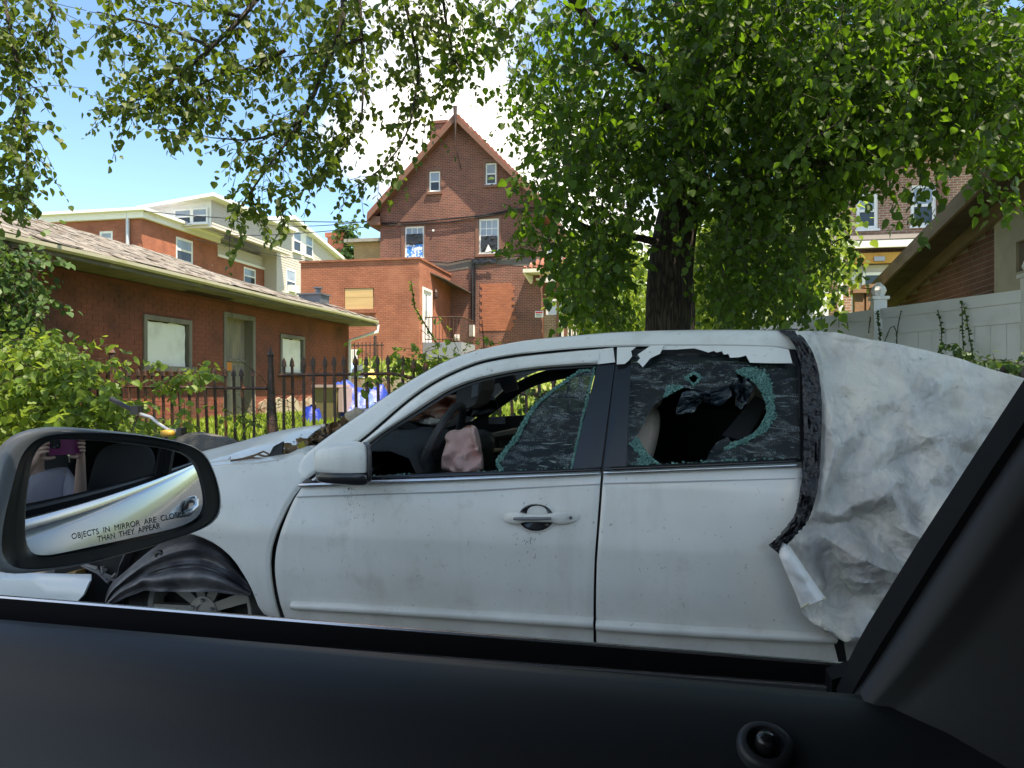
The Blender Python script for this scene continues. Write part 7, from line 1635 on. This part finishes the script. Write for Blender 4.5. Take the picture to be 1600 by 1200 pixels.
mg=bpy.data.materials.new('convex_mirror'); mg.use_nodes=True; b_=mg.node_tree.nodes['Principled BSDF']; b_.inputs['Metallic'].default_value=1; b_.inputs['Roughness'].default_value=.012; b_.inputs['Base Color'].default_value=(.68,.72,.76,1)
me=MB().grid(G).mesh('mirror_glass',wloc(MR),smooth=2.0,fix=False)
if me.polygons[len(me.polygons)//2].normal.dot(Vector(me.polygons[len(me.polygons)//2].center)+wloc(MR)-SC)<0: me.flip_normals()
# exact sphere normals for a clean reflection
me.normals_split_custom_set_from_vertices([((Vector(v.co)+wloc(MR))-SC).normalized() for v in me.vertices])
me.materials.append(mg); o=bpy.data.objects.new('mirror_glass',me); COL.objects.link(o); o.parent=MR
MB().hexa([Vector(v) for v in ((-.76,.42,1.02),(-.62,.42,1.02),(-.62,.46,1.02),(-.76,.46,1.02),(-.74,.43,1.10),(-.62,.43,1.10),(-.64,.48,1.10),(-.74,.48,1.10))]).tube([Vector((-.68,.45,1.07)),cB+away*.07+Vector((-.06,-.03,.0))],.03,8).obj('mirror_foot',blk,MR,smooth=True)
def glasstext(txt,x0,y0_,ex,ey,h,name):
    cu=bpy.data.curves.new(name,'FONT'); cu.body=txt; cu.size=1; to=bpy.data.objects.new('t',cu); COL.objects.link(to); bpy.context.view_layer.update()
    me=bpy.data.meshes.new_from_object(to.evaluated_get(bpy.context.evaluated_depsgraph_get())); bpy.data.objects.remove(to)
    xs_=[v.co.x for v in me.vertices]; W_=max(xs_); L_=math.hypot(ex-x0,ey-y0_); dx,dy=(ex-x0)/L_,(ey-y0_)/L_; k=L_/W_; hh=h/.7
    og=wloc(MR); mb=MB(); vs=[]
    for v in me.vertices:
        a,b_=v.co.x*k,v.co.y*hh; vs.append(sph(x0+dx*a-.12*b_*0+dy*b_*.6,y0_+dy*a-b_,.0006))
    mb.add(vs,[list(p.vertices) for p in me.polygons]); return mb.obj(name,mat('mirror_print',(.035,.045,.05),.6,.05),MR,fix=False)
glasstext('OBJECTS  IN  MIRROR  ARE  CLOSER',112,843,291,806.5,8.6,'warning_text')
glasstext('THAN  THEY  APPEAR',153,847,251,825.5,8.6,'warning_text')
# ============================================================ the photographer, mirrored in the door mirror
r_=Vector((CA,SA,0)); u_=Vector((0,0,1)); bk_=Vector((SA,-CA,0))
def PF(a,b_,c): return camp+r_*a+u_*b_+bk_*c
def skin(name,chains,m,parent,sub=2):
    bm=bmesh.new(); vs={}; L_=bm.verts.layers.skin.verify()
    def V(key,co,rad):
        if key not in vs: v=bm.verts.new(co); v[L_].radius=(rad,rad) if not hasattr(rad,'__len__') else rad; vs[key]=v
        return vs[key]
    first=None
    for ch in chains:
        prev=None
        for key,co,rad in ch:
            v=V(key,co if co is not None else (0,0,0),rad if rad is not None else .01)
            if first is None: first=v; v[L_].use_root=True
            if prev is not None: bm.edges.new((prev,v))
            prev=v
    me=bpy.data.meshes.new(name); og=wloc(parent)
    for v in bm.verts: v.co-=og
    bm.to_mesh(me); bm.free(); o=bpy.data.objects.new(name,me); COL.objects.link(o); o.parent=parent
    o.modifiers.new('s','SKIN').use_smooth_shade=True; s=o.modifiers.new('d','SUBSURF'); s.levels=sub; s.render_levels=sub; me.materials.append(m); return o
PE=thing('person','person in a pale grey shirt holding up a phone, seen in the door mirror','person',PF(.2,-.8,.45))
skm=mat('skin',(.68,.45,.36),.55,.05,30); shm2=mat('pale_lilac_shirt',(.58,.57,.66),.85,.06,12,.25,30); jean=mat('dark_jeans',(.03,.035,.06),.9,.15,60)
pel=PF(.12,-.66,.46); bl=PF(.12,-.50,.44); chst=PF(.11,-.30,.42); nk=PF(.10,-.13,.40); hd0=PF(.10,-.05,.37); hd1=PF(.10,.03,.36); hd2=PF(.10,.10,.37)
sr=PF(.29,-.20,.38); slf=PF(-.09,-.20,.42); er=PF(.30,-.40,.24); el=PF(-.14,-.40,.27); wr_=PF(.175,-.105,.075); wl=PF(-.07,-.10,.075)
pr=PF(.152,-.045,.038); pl_=PF(-.052,-.045,.042)
ch=[[('pel',pel,.13),('bl',bl,.12),('ch',chst,.125),('nk',nk,.055),('h0',hd0,.062),('h1',hd1,(.075,.088)),('h2',hd2,(.07,.08)),('h3',PF(.10,.145,.375),.045)],
 [('ch',None,None),('sr',sr,.058),('er',er,.042),('fr',er.lerp(wr_,.45),.036),('wr',wr_,.023),('pr',pr,(.016,.030))],
 [('ch',None,None),('sl',slf,.058),('el',el,.042),('fl',el.lerp(wl,.45),.036),('wl',wl,.023),('pl',pl_,(.016,.030))],
 [('pel',None,None),('hr',pel+Vector((-.02,.08,-.03)),.09),('kr',Vector((-.28,.06,.62)),.065),('ar',Vector((-.42,.08,.36)),.04)],
 [('pel',None,None),('hl',pel+Vector((-.02,-.10,-.03)),.09),('kl',Vector((-.25,-.22,.62)),.065),('al',Vector((-.40,-.24,.36)),.04)]]
for side_,(pp,sx_,key) in enumerate(((pr,1,'pr'),(pl_,-1,'pl'))):
    ex=.127 if side_==0 else -.033
    for k,uu in enumerate((.012,-.006,-.024,-.040)):
        Ln=(.024,.030,.028,.020)[k]
        a=PF(ex+sx_*.016,uu,.026); b_=PF(ex+sx_*.013,uu+.003,.006); c=PF(ex-sx_*.001,uu+.004,-.004 if side_==0 else .0); d=PF(ex-sx_*Ln*(1 if side_==0 else .25),uu+.004,-.0045 if side_==0 else .0)
        ch.append([(key,None,None),('%s%da'%(key,k),a,.0088),('%s%db'%(key,k),b_,.0082),('%s%dc'%(key,k),c,.0074),('%s%dd'%(key,k),d,.0062)])
    ch.append([(key,None,None),(key+'t0',PF(ex+sx_*.004,-.062,.042),.011),(key+'t1',PF(ex-sx_*.022,-.066,.028),.0095),(key+'t2',PF(ex-sx_*.045,-.062,.018),.008)])
BD=skin('body',ch,skm,PE)
tc_=[[('pel',pel,.150),('bl',bl,.140),('ch',chst,.145),('nk',nk-Vector((0,0,.04)),.075)],[('ch',None,None),('sr',sr,.078),('er',sr.lerp(er,.75),.062)],[('ch',None,None),('sl',slf,.078),('el',slf.lerp(el,.75),.062)]]
skin('shirt',tc_,shm2,PE)
skin('trousers',[[('pel',pel-Vector((0,0,.06)),.15),('hr',pel+Vector((-.02,.08,-.03)),.105),('kr',Vector((-.28,.06,.62)),.08),('ar',Vector((-.42,.08,.38)),.055)],[('pel',None,None),('hl',pel+Vector((-.02,-.10,-.03)),.105),('kl',Vector((-.25,-.22,.62)),.08),('al',Vector((-.40,-.24,.38)),.055)]],jean,PE)
G=superell(Vector((0,0,0)),(.092,.10,.115),.95); hm=Matrix.Rotation(A,3,'Z')
MB().grid([[hm@p+PF(.10,.075,.395) for p in r] for r in G]).obj('hair',mat('dark_hair',(.03,.02,.015),.6,.2,40,.3,60),PE,smooth=True)
fb=MB()
for s_ in (-1,1): fb.grid([[p+PF(.10+s_*.032,.05,.285) for p in r] for r in superell(Vector((0,0,0)),(.013,.008,.008),1,12,8)])
fb.obj('eye',mat('eye_dark',(.05,.03,.02),.2),PE,smooth=True)
MB().tube([PF(.10,.055,.285),PF(.10,.022,.262),PF(.10,.012,.28)],[.007,.013,.008],8).obj('nose',skm,PE,smooth=True)
MB().tube([PF(.075,-.012,.29),PF(.10,-.010,.280),PF(.125,-.012,.29)],[.003,.006,.003],8).obj('mouth',mat('lip',(.4,.15,.13),.5),PE,smooth=True)
# phone
PH=thing('phone','phone in a magenta purple case held up by the photographer, seen in the door mirror','phone',PF(.05,-.02,.012))
case=mat('magenta_case',(.22,.012,.13),.45,.03,10)
def rbox(a0,a1,b0,b1,c0,c1,rad,nn=6):
    P=[]
    for (cx,cy,t0) in ((a1-rad,b1-rad,0),(a0+rad,b1-rad,1),(a0+rad,b0+rad,2),(a1-rad,b0+rad,3)):
        for k in range(nn+1):
            t=math.pi/2*(t0+k/nn); P.append((cx+rad*math.cos(t),cy+rad*math.sin(t)))
    mb=MB(); mb.plate(P,[],lambda u,v,w:PF(u,v,w),c0,c1); return mb
rbox(-.026,.127,-.053,.021,.007,.018,.012).obj('case',case,PH,smooth=.5)
rbox(-.018,.024,-.024,.016,.0045,.0069,.008).obj('camera_bump',mat('lens_black',(.01,.01,.012),.15),PH)
rbox(-.022,.123,-.049,.017,.0181,.0190,.010).obj('screen',mat('screen_glass',(.02,.02,.025),.1),PH)
lz=MB(); rotl=bk_.to_track_quat('Z','Y').to_matrix()
for a,b_ in ((0,-.0),(.0,-.016),(.014,-.008)): lz.lathe(PF(a,b_,.0044),[(.0065,0),(.0065,-.0006 if a==0 and b_==0 else -.001),(.005,-.0006)],20,'Z',rotl)
lz.obj('lens',mat('lens_glass',(.02,.02,.04),.05),PH)
# ------------------------------------------------------------ tidy: labels on setting
for n_,l_ in (('lawn','uneven sunlit yard ground with grass and bare earth'),('road','dark asphalt street'),('sidewalk','concrete sidewalk behind the wreck'),('kerb','concrete kerb'),('retaining_wall','low concrete retaining wall under the iron fence'),('path','grey concrete path across the yard'),('grass','bright sunlit grass in the yard'),('grass.001','taller grass further up the slope')):
    o=bpy.data.objects.get(n_)
    if o: o['label']=l_
